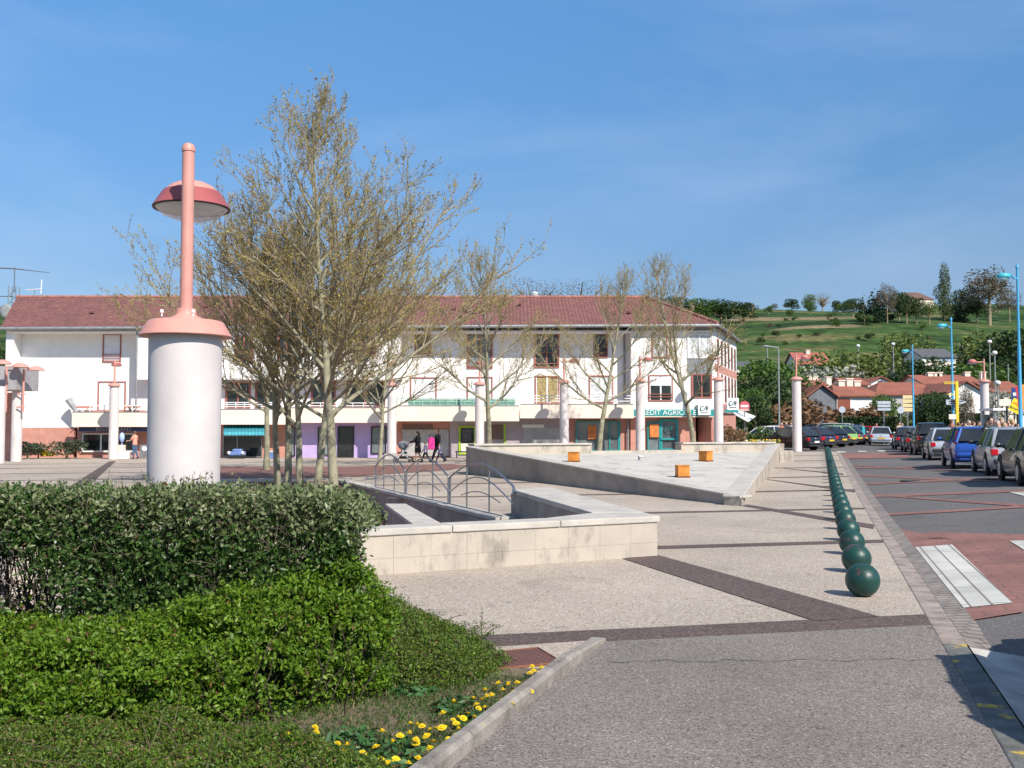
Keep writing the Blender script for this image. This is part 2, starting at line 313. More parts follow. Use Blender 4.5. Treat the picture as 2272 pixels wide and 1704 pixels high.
# limestone walling: block joints and stains
def stone_mat():
    m = mat('limestone', (.455, .40, .33), .8, .1, 1.7, .25, col2=(.385, .34, .285), bscale=45); t = m.node_tree; n = t.nodes.new; l = t.links.new; b = t.nodes['Principled BSDF']
    g = n('ShaderNodeNewGeometry'); no = n('ShaderNodeTexNoise'); no.inputs['Scale'].default_value = 1.1; no.inputs['Detail'].default_value = 9; no.inputs['Roughness'].default_value = .68
    mp = n('ShaderNodeMapping'); mp.inputs['Scale'].default_value = (1.6, 1.6, .8); mp.inputs['Location'].default_value = (3, 1, 0); l(g.outputs['Position'], mp.inputs[0]); l(mp.outputs[0], no.inputs['Vector'])
    r = n('ShaderNodeValToRGB'); e = r.color_ramp.elements; e[0].position = .36; e[0].color = (.50, .50, .52, 1); e[1].position = .5; e[1].color = (1, 1, 1, 1)
    q = e.new(.62); q.color = (1, 1, 1, 1); q = e.new(.75); q.color = (1, .84, .64, 1); l(no.outputs[0], r.inputs[0])
    src = b.inputs['Base Color'].links[0].from_socket; mu = n('ShaderNodeMix'); mu.data_type = 'RGBA'; mu.blend_type = 'MULTIPLY'; mu.inputs['Factor'].default_value = .9
    l(src, mu.inputs['A']); l(r.outputs[0], mu.inputs['B']); l(mu.outputs['Result'], b.inputs['Base Color']); return m
stonem = stone_mat()
copem = mat('weathered_coping', (.50, .46, .405), .85, .2, 2.2, .4, col2=(.36, .335, .305), bscale=40)
jointm = mat('mortar_joint', (.40, .35, .29), .9, .2, 5)

# ---------------------------------------------------------------- ground
def hill_mat():
    m = bpy.data.materials.new('hill_grass'); m.use_nodes = True; t = m.node_tree; b = t.nodes['Principled BSDF']; n = t.nodes.new; l = t.links.new; b.inputs['Roughness'].default_value = .95; b.inputs['Specular IOR Level'].default_value = .1
    g = n('ShaderNodeNewGeometry'); a = n('ShaderNodeTexNoise'); a.inputs['Scale'].default_value = .03; a.inputs['Detail'].default_value = 10; a.inputs['Roughness'].default_value = .72
    mp = n('ShaderNodeMapping'); mp.inputs['Scale'].default_value = (.55, 1, 1); l(g.outputs['Position'], mp.inputs[0]); l(mp.outputs[0], a.inputs['Vector'])
    r = n('ShaderNodeValToRGB'); e = r.color_ramp.elements; e[0].position = .42; e[0].color = (.022, .044, .014, 1); e[1].position = .60; e[1].color = (.15, .135, .06, 1)
    q = e.new(.48); q.color = (.042, .085, .022, 1); q = e.new(.57); q.color = (.068, .105, .03, 1); l(a.outputs[0], r.inputs[0]); 
    wn = n('ShaderNodeTexNoise'); wn.inputs['Scale'].default_value = .035; wn.inputs['Detail'].default_value = 7; wn.inputs['Roughness'].default_value = .65; l(g.outputs['Position'], wn.inputs['Vector']); last = r.outputs[0]
    for cx, cy, ra, rb_, thr in ((132, 445, 36, 34, .8), (119, 376, 22, 9, .8), (60, 470, 60, 12, .7)):
        sb = n('ShaderNodeVectorMath'); sb.operation = 'SUBTRACT'; sb.inputs[1].default_value = (cx, cy, 0); l(g.outputs['Position'], sb.inputs[0]); mu_ = n('ShaderNodeVectorMath'); mu_.operation = 'MULTIPLY'; mu_.inputs[1].default_value = (1 / ra, 1 / rb_, 0); l(sb.outputs[0], mu_.inputs[0]); ln = n('ShaderNodeVectorMath'); ln.operation = 'LENGTH'; l(mu_.outputs[0], ln.inputs[0])
        ad = n('ShaderNodeMath'); ad.operation = 'MULTIPLY_ADD'; l(wn.outputs[0], ad.inputs[0]); ad.inputs[1].default_value = -2.6; l(ln.outputs['Value'], ad.inputs[2]); rr = n('ShaderNodeMapRange'); rr.inputs[1].default_value = -.62; rr.inputs[2].default_value = -.38; rr.inputs[3].default_value = thr; rr.inputs[4].default_value = 0; l(ad.outputs[0], rr.inputs[0])
        mm = n('ShaderNodeMix'); mm.data_type = 'RGBA'; mm.inputs['B'].default_value = (.27, .20, .12, 1); l(rr.outputs[0], mm.inputs['Factor']); l(last, mm.inputs['A']); last = mm.outputs['Result']
    v = n('ShaderNodeTexVoronoi'); v.inputs['Scale'].default_value = .35; l(g.outputs['Position'], v.inputs['Vector']); mr = n('ShaderNodeMapRange'); mr.inputs[2].default_value = .9; mr.inputs[3].default_value = .72; mr.inputs[4].default_value = 1.12; l(v.outputs['Distance'], mr.inputs[0])
    n2_ = n('ShaderNodeTexNoise'); n2_.inputs['Scale'].default_value = .16; n2_.inputs['Detail'].default_value = 9; n2_.inputs['Roughness'].default_value = .75; l(g.outputs['Position'], n2_.inputs['Vector']); m2_ = n('ShaderNodeMapRange'); m2_.inputs[1].default_value = .38; m2_.inputs[2].default_value = .62; m2_.inputs[3].default_value = .55; m2_.inputs[4].default_value = 1.3; l(n2_.outputs[0], m2_.inputs[0]); s2_ = n('ShaderNodeVectorMath'); s2_.operation = 'SCALE'; l(last, s2_.inputs[0]); l(m2_.outputs[0], s2_.inputs['Scale']); last = s2_.outputs[0]
    mu = n('ShaderNodeVectorMath'); mu.operation = 'SCALE'; l(last, mu.inputs[0]); l(mr.outputs[0], mu.inputs['Scale']); l(mu.outputs[0], b.inputs['Base Color']); MATS['hill_grass'] = m; return m
hillm = hill_mat(); dryg = mat('dry_field', (.25, .19, .11), .95, .25, .05, col2=(.16, .135, .07))
ys = list(np.arange(-40, 120, 4.0)) + list(np.arange(120, 320, 8.0)) + list(np.arange(320, 760, 14.0)) + [800, 900, 1100, 1400, 1800]
xs = list(np.arange(-900, -100, 50.0)) + list(np.arange(-100, 160, 4.0)) + list(np.arange(160, 420, 14.0)) + list(np.arange(420, 1300, 60.0))
gv = [(x, y, tz(x, y) - (.3 if y < 95 and y > 58 else 0) - (3.2 if y <= 58 and -80 < x < 70 else 0)) for y in ys for x in xs]; nx = len(xs)
gf = [(j * nx + i, j * nx + i + 1, (j + 1) * nx + i + 1, (j + 1) * nx + i) for j in range(len(ys) - 1) for i in range(nx - 1)]
tag(MB().add(gv, gf).build('terrain', hillm, smooth=2), kind='structure')
RL0, RL1 = Vector((0.0, 19.5)), Vector((-5.6, 34.2))          # line of the arched railing
ramp = [(-9, 34.2), RL1, RL0, (-1.35, 12.55), (-9, 12.0)]
pz = [(-70, -8), TS(.93, -8), TS(.93, 64.4), TS(-13, 64.4), (4, 66), (-70, 66)]
pl = [(-70, -8), TS(.93, -8), TS(.93, 34), (-5.6, 34.2), (0, 19.5), (-1.35, 12.55), (-9, 12.0), (-9, 34.2), (-9.2, 66), (-70, 66)]
pl2 = [(-9.2, 66), (-9, 34.2), (-5.6, 34.2), TS(.93, 34), TS(.93, 64.4), TS(-13, 64.4), (4, 66)]
sheet('plaza', [pl, pl2], gravel, 0)
rz = lambda x, y: -.092 * max(0, 34.2 - y)
sheet('sunken_ramp', [ramp], redplaza, 0, 1.5, rz)
b = MB(); b.add([(-9, 34.2, 0), (-9, 12, 0), (-9, 12, -2.2), (-9, 34.2, -.1)], [(0, 1, 2, 3)]); b.add([(-9, 12, 0), (-1.35, 12.55, 0), (-1.35, 12.55, -2.2), (-9, 12, -2.2)], [(0, 1, 2, 3)])
tag(b.build('ramp_side_wall', concrete), 'low concrete retaining wall along the sunken brick ramp', 'retaining wall')
sheet('road', [[TS(1.33, -8), TS(15, -8), TS(15, 112), TS(1.33, 112)]], tarroad, -.012, .7)
sheet('car_park', [[TS(-30, 64.4), TS(1.33, 64.4), TS(1.33, 112), TS(-30, 112)]], tarroad, -.016, 2)
# asphalt footway in the foreground
edge = lambda k, d: [(x, 8.45 + 6.1 * k + .235 * x + d) for x in (-60, 60)]
def cutk(k, d): x = (.93 + DX * (8.45 + 6.1 * k + d)) / (DY - DX * .235); return (x, 8.45 + 6.1 * k + .235 * x + d)
sheet('footway', [[(-70, -8), TS(.935, -8), cutk(0, -.24), (.9, 8.45 + .21 - .24), (-70, -8.2 + .2)]], tarfoot, .005, 1)
def strip(pts, w): return [(x - 0, y - w * (.6 + .4 * math.sin(i * 2.1))) for i, (x, y) in enumerate(pts)] + [(x, y + w * (.6 + .4 * math.sin(i * 1.7))) for i, (x, y) in list(enumerate(pts))[::-1]]
jx = [G(1345 + (2085 - 1345) * k / 22, 1470 - 5 * k / 22 + 2.5 * math.sin(k * 1.3) + 1.5 * math.sin(k * 2.9))[:2] for k in range(23)]
sheet('footway_joint', [strip(jx, .007)], mat('dark_crack', (.075, .068, .06), .95, .2, 20), .009, 5)
ck_ = [G(1600 + 35 * k, 1118 + 6 * math.sin(k * 1.9), 0)[:2] for k in range(5)]
sheet('gravel_patch', [[tuple(G(*p)[:2]) for p in ((1060, 1440), (1345, 1421), (1205, 1500), (1090, 1500))]], gravel, .009, .6)
# brown paver bands
polys = []
for k in range(9):
    h = .26 if k == 0 else .2
    xr0, xr1 = cutk(k, -h), cutk(k, h); xl = {0: -1.1, 1: 2.05}.get(k, -40)
    if k in (2, 3, 4):
        xin = {2: -.35, 3: -3.2, 4: -5.2}[k]
        polys.append([(xin, 8.45 + 6.1 * k + .235 * xin - h), xr0, xr1, (xin, 8.45 + 6.1 * k + .235 * xin + h)]); y0 = 8.45 + 6.1 * k
        polys.append([(-40, y0 - 9.4 - h), (-9.2, y0 - 2.16 - h), (-9.2, y0 - 2.16 + h), (-40, y0 - 9.4 + h)])
    else: polys.append([(xl, 8.45 + 6.1 * k + .235 * xl - h), xr0, xr1, (xl, 8.45 + 6.1 * k + .235 * xl + h)])
sheet('paver_bands', polys, bandm, .004, 1.5)
dg = []
for q in [[(1381, 1240), (1455, 1231), (1951, 1369), (1808, 1379)], [(1642, 1122), (1659, 1120), (1939, 1164.6), (1939, 1174)], [(1698, 1064), (1706, 1064), (1897, 1088), (1897, 1093)], [(1722, 1038), (1727, 1038), (1872, 1051), (1872, 1054)], [(126, 1098), (175, 1098), (258, 1023), (242, 1024)]]:
    dg.append([G(*p)[:2] for p in q])
sheet('diagonal_bands', dg, bandm, .008, 1.5)
sheet('brick_bands', [[G(*p)[:2] for p in q] for q in [[(480, 1036), (740, 1036), (1000, 1030.5), (1040, 1033), (1000, 1043), (740, 1060), (480, 1061)], [(480, 1071), (690, 1070), (690, 1069), (480, 1070)]]], redplaza, .012, 2)
q = G(2025, 1067); mh = MB(); mh.lathe([(.36, -.02), (.36, .012), (.30, .014), (.30, .008), (.005, .010)], (q.x, q.y, q.z), 28); tag(mh.build('manhole_cover', mat('cast_iron', (.045, .043, .042), .6, .2, 30)), 'round dark cast iron manhole cover in the road beside the ball bollards', 'manhole cover')
# kerb, gutter, crossing, road lines
kb = MB(); sk = list(np.arange(9.0, 64.4, .95))
for a in sk:
    p = [TS(.93, a + .008), TS(1.13, a + .008), TS(1.13, a + .942), TS(.93, a + .942)]
    kb.prism(p, [gz(*q) - .15 for q in p], [gz(*q) + .006 for q in p])
for a in np.arange(-8, 9, 1.0):
    p = [TS(.93, a + .006), TS(1.12, a + .006), TS(1.12, a + .994), TS(.93, a + .994)]
    kb.prism(p, -.3, [.012 if a < 7.6 else .006] * 4, 1)
kd = mat('dark_worn_kerb', (.13, .13, .125), .8, .25, 4, .4, bscale=50)
def worn_yellow():
    t = kd.node_tree; n = t.nodes.new; l = t.links.new; b = t.nodes['Principled BSDF']; g = n('ShaderNodeNewGeometry'); no = n('ShaderNodeTexNoise'); no.inputs['Scale'].default_value = 3.2; no.inputs['Detail'].default_value = 8; no.inputs['Roughness'].default_value = .7
    l(g.outputs['Position'], no.inputs['Vector']); r = n('ShaderNodeValToRGB'); r.color_ramp.elements[0].position = .56; r.color_ramp.elements[1].position = .62; l(no.outputs[0], r.inputs[0])
    m = n('ShaderNodeMix'); m.data_type = 'RGBA'; m.inputs['B'].default_value = (.50, .36, .05, 1); l(r.outputs[0], m.inputs['Factor']); l(b.inputs['Base Color'].links[0].from_socket, m.inputs['A']); l(m.outputs['Result'], b.inputs['Base Color'])
worn_yellow()
tag(kb.build('kerb', [stonek, kd], bevel=.012), kind='structure')
sheet('gutter', [[TS(1.13, 8.9), TS(1.345, 8.9), TS(1.345, 64.4), TS(1.13, 64.4)]], cobble, .003, .6)
sheet('concrete_channel', [[TS(1.13, -8), TS(1.62, -8), TS(1.62, 8.9), TS(1.13, 8.9)]], concrete, .003, .6)
def rq(*q): return [G(*p)[:2] for p in q]
br = [rq((2003, 1190), (2070, 1180), (2272, 1186), (2272, 1357), (2153, 1376)), rq((1992, 1172), (2115, 1197), (2060, 1196), (2000, 1188))]
for q in [((1930, 1098), (2272, 1086), (2272, 1090.5), (1940, 1103)), ((1968, 1139), (2272, 1121), (2272, 1126), (1972, 1143.5)), ((1940, 1095), (2272, 1119), (2272, 1124), (1945, 1099)), ((1915, 1072), (2235, 1061), (2235, 1064), (1918, 1075)), ((1905, 1052), (2200, 1066), (2200, 1069), (1908, 1055)), ((1892, 1037), (2100, 1034), (2100, 1036), (1894, 1039)), ((1885, 1030), (2130, 1043), (2130, 1045), (1887, 1032))]:
    br.append(rq(*q))
sheet('brick_road_strips', br, redbrick, .0, .5)
sheet('brick_threshold', [rq((1866, 1006), (2010, 1004), (2020, 1015), (1876, 1018))], redbrick, .006, 1)
zb = [rq((2030, 1215), (2112, 1209), (2248, 1339), (2138, 1350)), rq((2240, 1201), (2272, 1200), (2272, 1222))]
for a, c in [((1855, 1001.5), (1879, 1004)), ((1902, 1000.5), (1924, 1003)), ((1945, 999.5), (1968, 1002))]: zb.append(rq((a[0], a[1]), (c[0] - 4, a[1]), (c[0], c[1]), (a[0] + 4, c[1])))
sheet('crossing_stripes', zb, zebra, .008, .5)
sheet('road_arrow', [rq((2240, 1092), (2272, 1086), (2272, 1100))], zebra, -.002, 1)
# ---------------------------------------------------------------- tilted basin
C0, C1, C2 = Vector((5.27, 23.2)), Vector((-1.78, 39.0)), Vector((12.3, 46.4))
TZ = {0: .19, 1: 1.10, 2: 1.08}
M = Matrix(((C0.x, C0.y, 1), (C1.x, C1.y, 1), (C2.x, C2.y, 1))).inverted() @ Vector((.16, .78, .76))
fl = lambda x, y: M.x * x + M.y * y + M.z
bas = thing('fountain_basin', 'tilted triangular white fountain basin with pale stone walls in the plaza', 'fountain', (5, 36, 0))
def inset(a, b, w, side): d = (b - a).normalized(); n = Vector((-d.y, d.x)) * side; return n * w
def wallseg(bld, a, b, za, zb_, w, side, mi=0, ca=0, cb=0):
    n = inset(a, b, w, side); d = (b - a).normalized(); p = [a, b, b + n - d * cb, a + n + d * ca]
    bld.prism([tuple(q) for q in p], -.6, [za, zb_, zb_, za], mi)
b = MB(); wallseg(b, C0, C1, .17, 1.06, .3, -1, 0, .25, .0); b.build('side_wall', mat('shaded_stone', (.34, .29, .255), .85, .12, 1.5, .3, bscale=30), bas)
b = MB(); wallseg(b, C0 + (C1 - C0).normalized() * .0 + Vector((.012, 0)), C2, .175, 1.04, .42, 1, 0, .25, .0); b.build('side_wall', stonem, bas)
b = MB()
for a, c, z0, z1, side, ca in ((C0, C1, .17, 1.06, -1, .2), (C0 + Vector((.02, .01)), C2, .176, 1.041, 1, .22)):
    n = inset(a, c, .46, side); d = (c - a).normalized(); p = [a - n * .06, c - n * .06, c + n, a + n + d * ca]
    b.prism([tuple(q) for q in p], [z0 + .003, z1 + .003] + [z1 + .003, z0 + .003], [z0 + .06, z1 + .06] + [z1 + .06, z0 + .06])
b.build('coping', copem, bas, bevel=.015)
def lerp(a, b, k): return a + (b - a) * k
bw = MB(); e = C2 - C1
for k0, k1, zt in ((0.02, .36, 1.14), (.36, .65, .88), (.65, .995, 1.12)):
    wallseg(bw, C1 + e * k0, C1 + e * k1, zt, zt, .45, 1)
bw.build('back_wall', stonem, bas); b = MB()
for k0, k1 in ((0.02, .358), (.652, .985)): n = inset(C1, C2, .6, 1); a, c = C1 + e * k0 - n * .12, C1 + e * k1 - n * .12; b = MB(); b.prism([tuple(q) for q in (a, c, c + n, a + n)], 1.145, 1.21); b.build('back_coping', copem, bas)
basw = mat('white_basin_paint', (.55, .515, .455), .7, .1, .9, .1, col2=(.45, .425, .375))
def stain(m):
    t = m.node_tree; n = t.nodes.new; l = t.links.new; bs = t.nodes['Principled BSDF']; g = n('ShaderNodeNewGeometry'); mp = n('ShaderNodeMapping'); mp.inputs['Scale'].default_value = (.9, .5, 1); mp.inputs['Rotation'].default_value = (0, 0, R(20)); l(g.outputs['Position'], mp.inputs[0])
    no = n('ShaderNodeTexNoise'); no.inputs['Scale'].default_value = 1.6; no.inputs['Detail'].default_value = 9; no.inputs['Roughness'].default_value = .7; l(mp.outputs[0], no.inputs['Vector']); r = n('ShaderNodeValToRGB'); r.color_ramp.elements[0].position = .30; r.color_ramp.elements[0].color = (.28, .29, .29, 1); r.color_ramp.elements[1].position = .47; l(no.outputs[0], r.inputs[0])
    mu = n('ShaderNodeMix'); mu.data_type = 'RGBA'; mu.blend_type = 'MULTIPLY'; mu.inputs['Factor'].default_value = .7; l(bs.inputs['Base Color'].links[0].from_socket, mu.inputs['A']); l(r.outputs[0], mu.inputs['B']); l(mu.outputs['Result'], bs.inputs['Base Color'])
stain(basw)
ins = [C0 + (C2 - C0) * .01 + (C1 - C0) * .01, C1, C2]
MB().add([(q.x, q.y, fl(q.x, q.y)) for q in (C0, C2, C1)], [(0, 1, 2)]).build('basin_floor', basw, bas)
b = MB(); n = inset(C1, C2, .1, 1); b.prism([tuple(q) for q in (C2 + Vector((.05, .1)), C2 + Vector((1.0, 1.2)), C2 + Vector((.5, 1.7)), C2 + Vector((-.4, .6)))], -.2, .78); b.build('end_block', stonem, bas)
def onfloor(x, y):
    d = ray(x, y); o = Vector((0, 0, EYE)); k = (M.z - EYE) / (d.z - M.x * d.x - M.y * d.y); return o + d * k
rust = mat('rusty_orange_panel', (.56, .20, .03), .6, .2, 4, .2)
for (x, y, w, rz_, lab) in ((1273, 1024.5, 23, R(-20), 'rusty orange cube light near the back left of the white basin'), (1566, 1023.5, 24, R(-47), 'rusty orange cube light near the back right of the white basin'), (1514, 1059, 28.5, R(6), 'bright orange cube light nearest the tip of the white basin')):
    q = onfloor(x, y); s = w / FPX * q.y; c = thing('cube_light', lab, 'light box', q, rz_, 'orange cube lights in the basin')
    MB().box((0, 0, s * .46), (s * .92, s * .92, s * .9)).build('housing', rust, c, local=True, bevel=.012); MB().box((0, 0, s * .925), (s, s, .02)).build('lid', rust, c, local=True)
    MB().box((0, 0, .02), (s * 1.02, s * 1.02, .04)).build('base_frame', mat('dark_rust', (.16, .06, .03), .8, .2, 6), c, local=True)
q = onfloor(1418, 1021); o = MB(); o.tube([q, q + Vector((0, 0, .16))], .04, 8); o.tube([q + Vector((0, 0, .15)), q + Vector((.14, 0, .12))], .035, 8)
tag(o.build('water_nozzle', steel, smooth=True), 'small grey pipe nozzle standing on the white basin floor', 'nozzle')
# ---------------------------------------------------------------- V-shaped low wall, cheek wall, arched railing
vw = thing('low_wall', 'pale limestone V-shaped low wall with stained blocks in front of the ramp', 'wall', (0, 14, 0))
A0, A1 = Vector((2.02, 14.05)), Vector((-5.2, 10.45)); B1 = Vector((.72, 21.4)); Bi = Vector((-.02, 20.5)); Ai = Vector((1.2, 14.62))
d = (A1 - A0).normalized(); nrm = Vector((d.y, -d.x))
if nrm.y < 0: nrm = -nrm
b = MB(); nb = 17; Lw = (A1 - A0).length; x = 0; i = 0
while x < Lw:                                       # block courses, each block a little different
    w = .49 if i else .44; x1 = min(Lw, x + w)
    for z0, z1 in ((-.1, .19), (.19, .47)):
        o = nrm * rnum(.0, .0025)
        p = [A0 + d * (x + .0008) + o, A0 + d * (x1 - .0008) + o, A0 + d * (x1 - .0015) + nrm * .34, A0 + d * (x + .0015) + nrm * .34]; b.prism([tuple(q) for q in p], z0 + (.002 if z0 > 0 else 0), z1)
    x = x1; i += 1
b.build('stone_front', stonem, vw, bevel=.0015)
p = [A0 + d * .02 + nrm * .02, A1 + nrm * .02, A1 + nrm * .32, A0 + d * .02 + nrm * .32]; MB().prism([tuple(q) for q in p], -.1, .465).build('core', jointm, vw)
rb = (B1 - A0).normalized()
MB().prism([tuple(q) for q in (A0 + rb * .25 + Vector((-.012, .0)), B1, Bi, Ai)], -.1, .468).build('return_wall', mat('grey_render', (.31, .265, .235), .85, .14, 1.8, .35, bscale=35), vw)
cp_ = MB(); xx = 0
while xx < Lw:
    x1 = min(Lw, xx + 1.55); s0, s1 = A0 + d * (xx + (.0 if xx else -.03)), A0 + d * (x1 - .008); w0 = .42
    a = [s0 - nrm * .022, s1 - nrm * .022, s1 + nrm * w0, s0 + nrm * w0]
    if xx == 0: a = [s0 - nrm * .022, s1 - nrm * .022, s1 + nrm * w0, Ai + d * .05, A0 + rb * .6 + Vector((.02, 0))]
    cp_.prism([tuple(q) for q in a], .47, .555); xx = x1
ks = [.09, .42, .7, .985]; o0, o1, i0, i1 = A0 + Vector((.02, 0)), B1 + Vector((.02, 0)), Ai + Vector((-.03, 0)), Bi + Vector((-.02, 0))
for k0, k1 in zip(ks, ks[1:]):
    p = [lerp(o0, o1, k0 + .0015), lerp(o0, o1, k1), lerp(i0, i1, k1 - .02 if k1 > .9 else k1), lerp(i0, i1, max(0, k0 - .08) if k0 < .2 else k0 + .0015)]; cp_.prism([tuple(q) for q in p], .471, .556)
cp_.build('coping', copem, vw, bevel=.012)
ck = thing('cheek_wall', 'short grey stone cheek wall beside the sunken ramp behind the hedge', 'wall', (-2.3, 21, 0))
MB().prism([(-2.85, 23.0), (-2.45, 23.0), (-1.15, 17.6), (-1.6, 17.6)], -1.9, .0).build('wall_body', mat('grey_render', (.31, .265, .235)), ck); MB().prism([(-2.9, 23.05), (-2.42, 23.05), (-1.1, 17.5), (-1.64, 17.5)], .003, .07).build('coping', copem, ck, bevel=.01)
rw = thing('railing_wall', 'long low kerb wall carrying the arched steel railing beside the ramp', 'wall', (-2.8, 27, 0))
dr = (RL1 - RL0).normalized(); pr = Vector((dr.y, -dr.x)); pr = -pr if pr.x > 0 else pr
p = [RL0, RL1, RL1 + pr * .3, RL0 + pr * .3]; MB().prism([tuple(q) for q in p], -1.9, .0).build('wall_body', mat('grey_render', (.31, .265, .235)), rw)
p = [RL0 - pr * .05, RL1 - pr * .05, RL1 + pr * .34, RL0 + pr * .34]; MB().prism([tuple(q) for q in p], .002, .075).build('coping', copem, rw, bevel=.01)
rail = thing('arched_railing', 'steel railing of three arches on the kerb wall beside the ramp', 'railing', (RL0.x, RL0.y, .07))
pos = [10.95, 7.45, 3.62, -.5]
for i in range(3):
    a, c = pos[i], pos[i + 1]; Lp = a - c; m = MB(); g = .07
    at = lambda u, z: Vector((*(RL0 + dr * u + pr * .14), .07 + z))
    ua, uc = a - g, c + g; last = i == 2
    m.tube([at(ua, 0), at(ua, .62)], .021, 8)
    if not last: m.tube([at(uc, 0), at(uc, .62)], .021, 8)
    arch = lambda h0, h1, u0, u1, n=16: [at(u0 + (u1 - u0) * k / n, h0 + (h1 - h0) * math.sin(math.pi * k / n)) for k in range(n + 1)]
    m.tube(arch(.62, .99, ua, uc), .021, 8); m.tube(arch(.28, .70, ua, uc), .014, 6)
    m.tube(arch(.26, .40, lerp(ua, uc, .2), lerp(ua, uc, .82)), .012, 6)
    for k in (.3, .66): m.tube([at(lerp(ua, uc, k), 0), at(lerp(ua, uc, k), .62 + .37 * math.sin(math.pi * k))], .016, 8)
    m.build('arch_panel', steel, rail, smooth=True)
    if last: m = MB(); m.tube([at(uc, .62), at(uc - .1, .5)], .03, 8); m.build('wall_bracket', steel, rail, smooth=True)
m = MB(); m.tube([at(11.0, .012), at(0.15, .012)], .018, 6); m.build('foot_rail', steel, rail)
# ---------------------------------------------------------------- lamp columns
def lamphead(c, s, root, n=32, glass=True):         # dome with a dark red band, reflector and glass bowl; c = centre of the rim
    h = MB().lathe([(.255 * s, .135 * s), (.235 * s, .155 * s), (.19 * s, .20 * s), (.12 * s, .235 * s), (.05 * s, .25 * s), (.005, .252 * s)], c, n, capb=False).build('lamp_head', salmon, root, True)
    MB().lathe([(.335 * s, 0), (.34 * s, .008 * s), (.262 * s, .133 * s), (.25 * s, .15 * s)], c, n, capb=False, capt=False).build('lamp_band', salmond, h, True)
    MB().lathe([(.34 * s, .006 * s), (.335 * s, -.006 * s), (.315 * s, -.004 * s)], c, n, capb=False, capt=False).build('rim', blackp, h, True)
    if glass:
        MB().lathe([(.31 * s, .0), (.14 * s, .05 * s), (.10 * s, .06 * s)], c, n, capb=False).build('reflector', mat('lamp_reflector', (.62, .60, .58), .35, .1, 6), h, True)
        MB().lathe([(.02 * s, -.105 * s), (.14 * s, -.098 * s), (.25 * s, -.06 * s), (.312 * s, -.003 * s)], c, n, capt=False).build('glass_bowl', glass_b, h, True)
    return h
glass_b = bpy.data.materials.new('frosted_bowl'); glass_b.use_nodes = True
_b = glass_b.node_tree.nodes['Principled BSDF']; _b.inputs['Base Color'].default_value = (.86, .88, .9, 1); _b.inputs['Roughness'].default_value = .12; _b.inputs['Alpha'].default_value = .6
lc = thing('lamp_column', 'large pinkish white lamp column with salmon cap behind the hedge', 'lamp column', (-2.67, 8.2, 0))
x, y = -2.67, 8.2
MB().lathe([(.282, -.1), (.283, 1.0), (.289, 2.54)], (x, y, 0), 64).build('shaft', colw, lc, True)
MB().lathe([(.285, 2.512), (.362, 2.508), (.367, 2.515), (.298, 2.632), (.28, 2.64), (.13, 2.655), (.01, 2.66)], (x, y, 0), 64, capb=False).build('cap', salmon, lc, True)
MB().lathe([(.135, 2.655), (.13, 2.665), (.09, 2.685), (.082, 2.70), (.082, 2.735), (.06, 2.745)], (x, y, 0), 32, capb=False).build('collar', salmon, lc, True)
p_ = MB().lathe([(.051, 2.70), (.049, 4.05)], (x, y, 0), 28).build('pole', salmon, lc, True)
MB().lathe([(.055, 4.045), (.055, 4.062), (.053, 4.075), (.045, 4.10), (.02, 4.115), (.002, 4.118)], (x, y, 0), 28).build('pole_cap', salmon, p_, True)
MB().tube([(x, y, 3.74), (x - .12, y + .4, 3.76)], .03, 12).build('arm', salmon, lc, True)
lamphead((x * 8.7 / 8.2 + .035, y + .50, 3.68), .97, lc, 48)
for sx in (-.245, .255): MB().lathe([(.006, 0), (.006, .028), (.014, .03), (.016, .043), (.01, .055), (.001, .058)], (x + sx * .5, y - .22, 2.655), 10).build('bolt', whitep, lc, True)
def farlamp(x, D, base, arm, lab, hz=None):
    q = P(x, base, D); h = 4.42; z = gz(q.x, q.y)
    if hz is not None: z = hz
    zt = P(x, 0, D); r = thing('lamp_column', lab, 'lamp column', (q.x, D, z), 0, 'lamp columns around the plaza'); c = (q.x, D, z); B = lambda m, n_, mt, p=None: m.build(n_, mt, p or r, True)
    B(MB().lathe([(.30, -.2), (.28, 0), (.268, h)], c, 28), 'shaft', colw); B(MB().lathe([(.27, h - .02), (.37, h - .04), (.375, h), (.30, h + .11), (.10, h + .17), (.005, h + .18)], c, 28, capb=False), 'cap', salmon)
    B(MB().tube([(c[0], c[1], z + h + .1), (c[0], c[1], z + h + 1.5)], .06, 12), 'pole', salmon)
    ax, ay = arm; e = (c[0] + ax * .75, c[1] + ay * .75, z + h + 1.28)
    if abs(ax) + abs(ay) > 0: B(MB().tube([(c[0], c[1], e[2]), e], .035, 8), 'arm', salmon)
    lamphead((e[0], e[1], e[2] - .06), .98, r, 20); return r
farlamp(251, 60.5, 1016, (0, .35), 'white lamp column standing alone before the restaurant window', 0)
farlamp(869, 60.5, 1013, (0, .6), 'white lamp column beside the family with the stroller', .02)
farlamp(1064, 60.5, 1000, (0, .6), 'white lamp column beside the lime green poster window', .08)
farlamp(1252, 60.5, 1000, (.8, 0), 'white lamp column between the grey shutter and the bank window', .2)
farlamp(1421, 60.5, 1000, (.6, 0), 'white lamp column between the two orange bank posters', .28)
farlamp(1595, 60.5, 1000, (-.5, .4), 'white lamp column at the corner of the bank building', .36)
farlamp(1769, 61.5, 1002, (.75, 0), 'white lamp column standing in front of the dark parked car')
farlamp(2187, 66, 1000, (-1.0, 0), 'white lamp column among the people behind the blue hatchback')
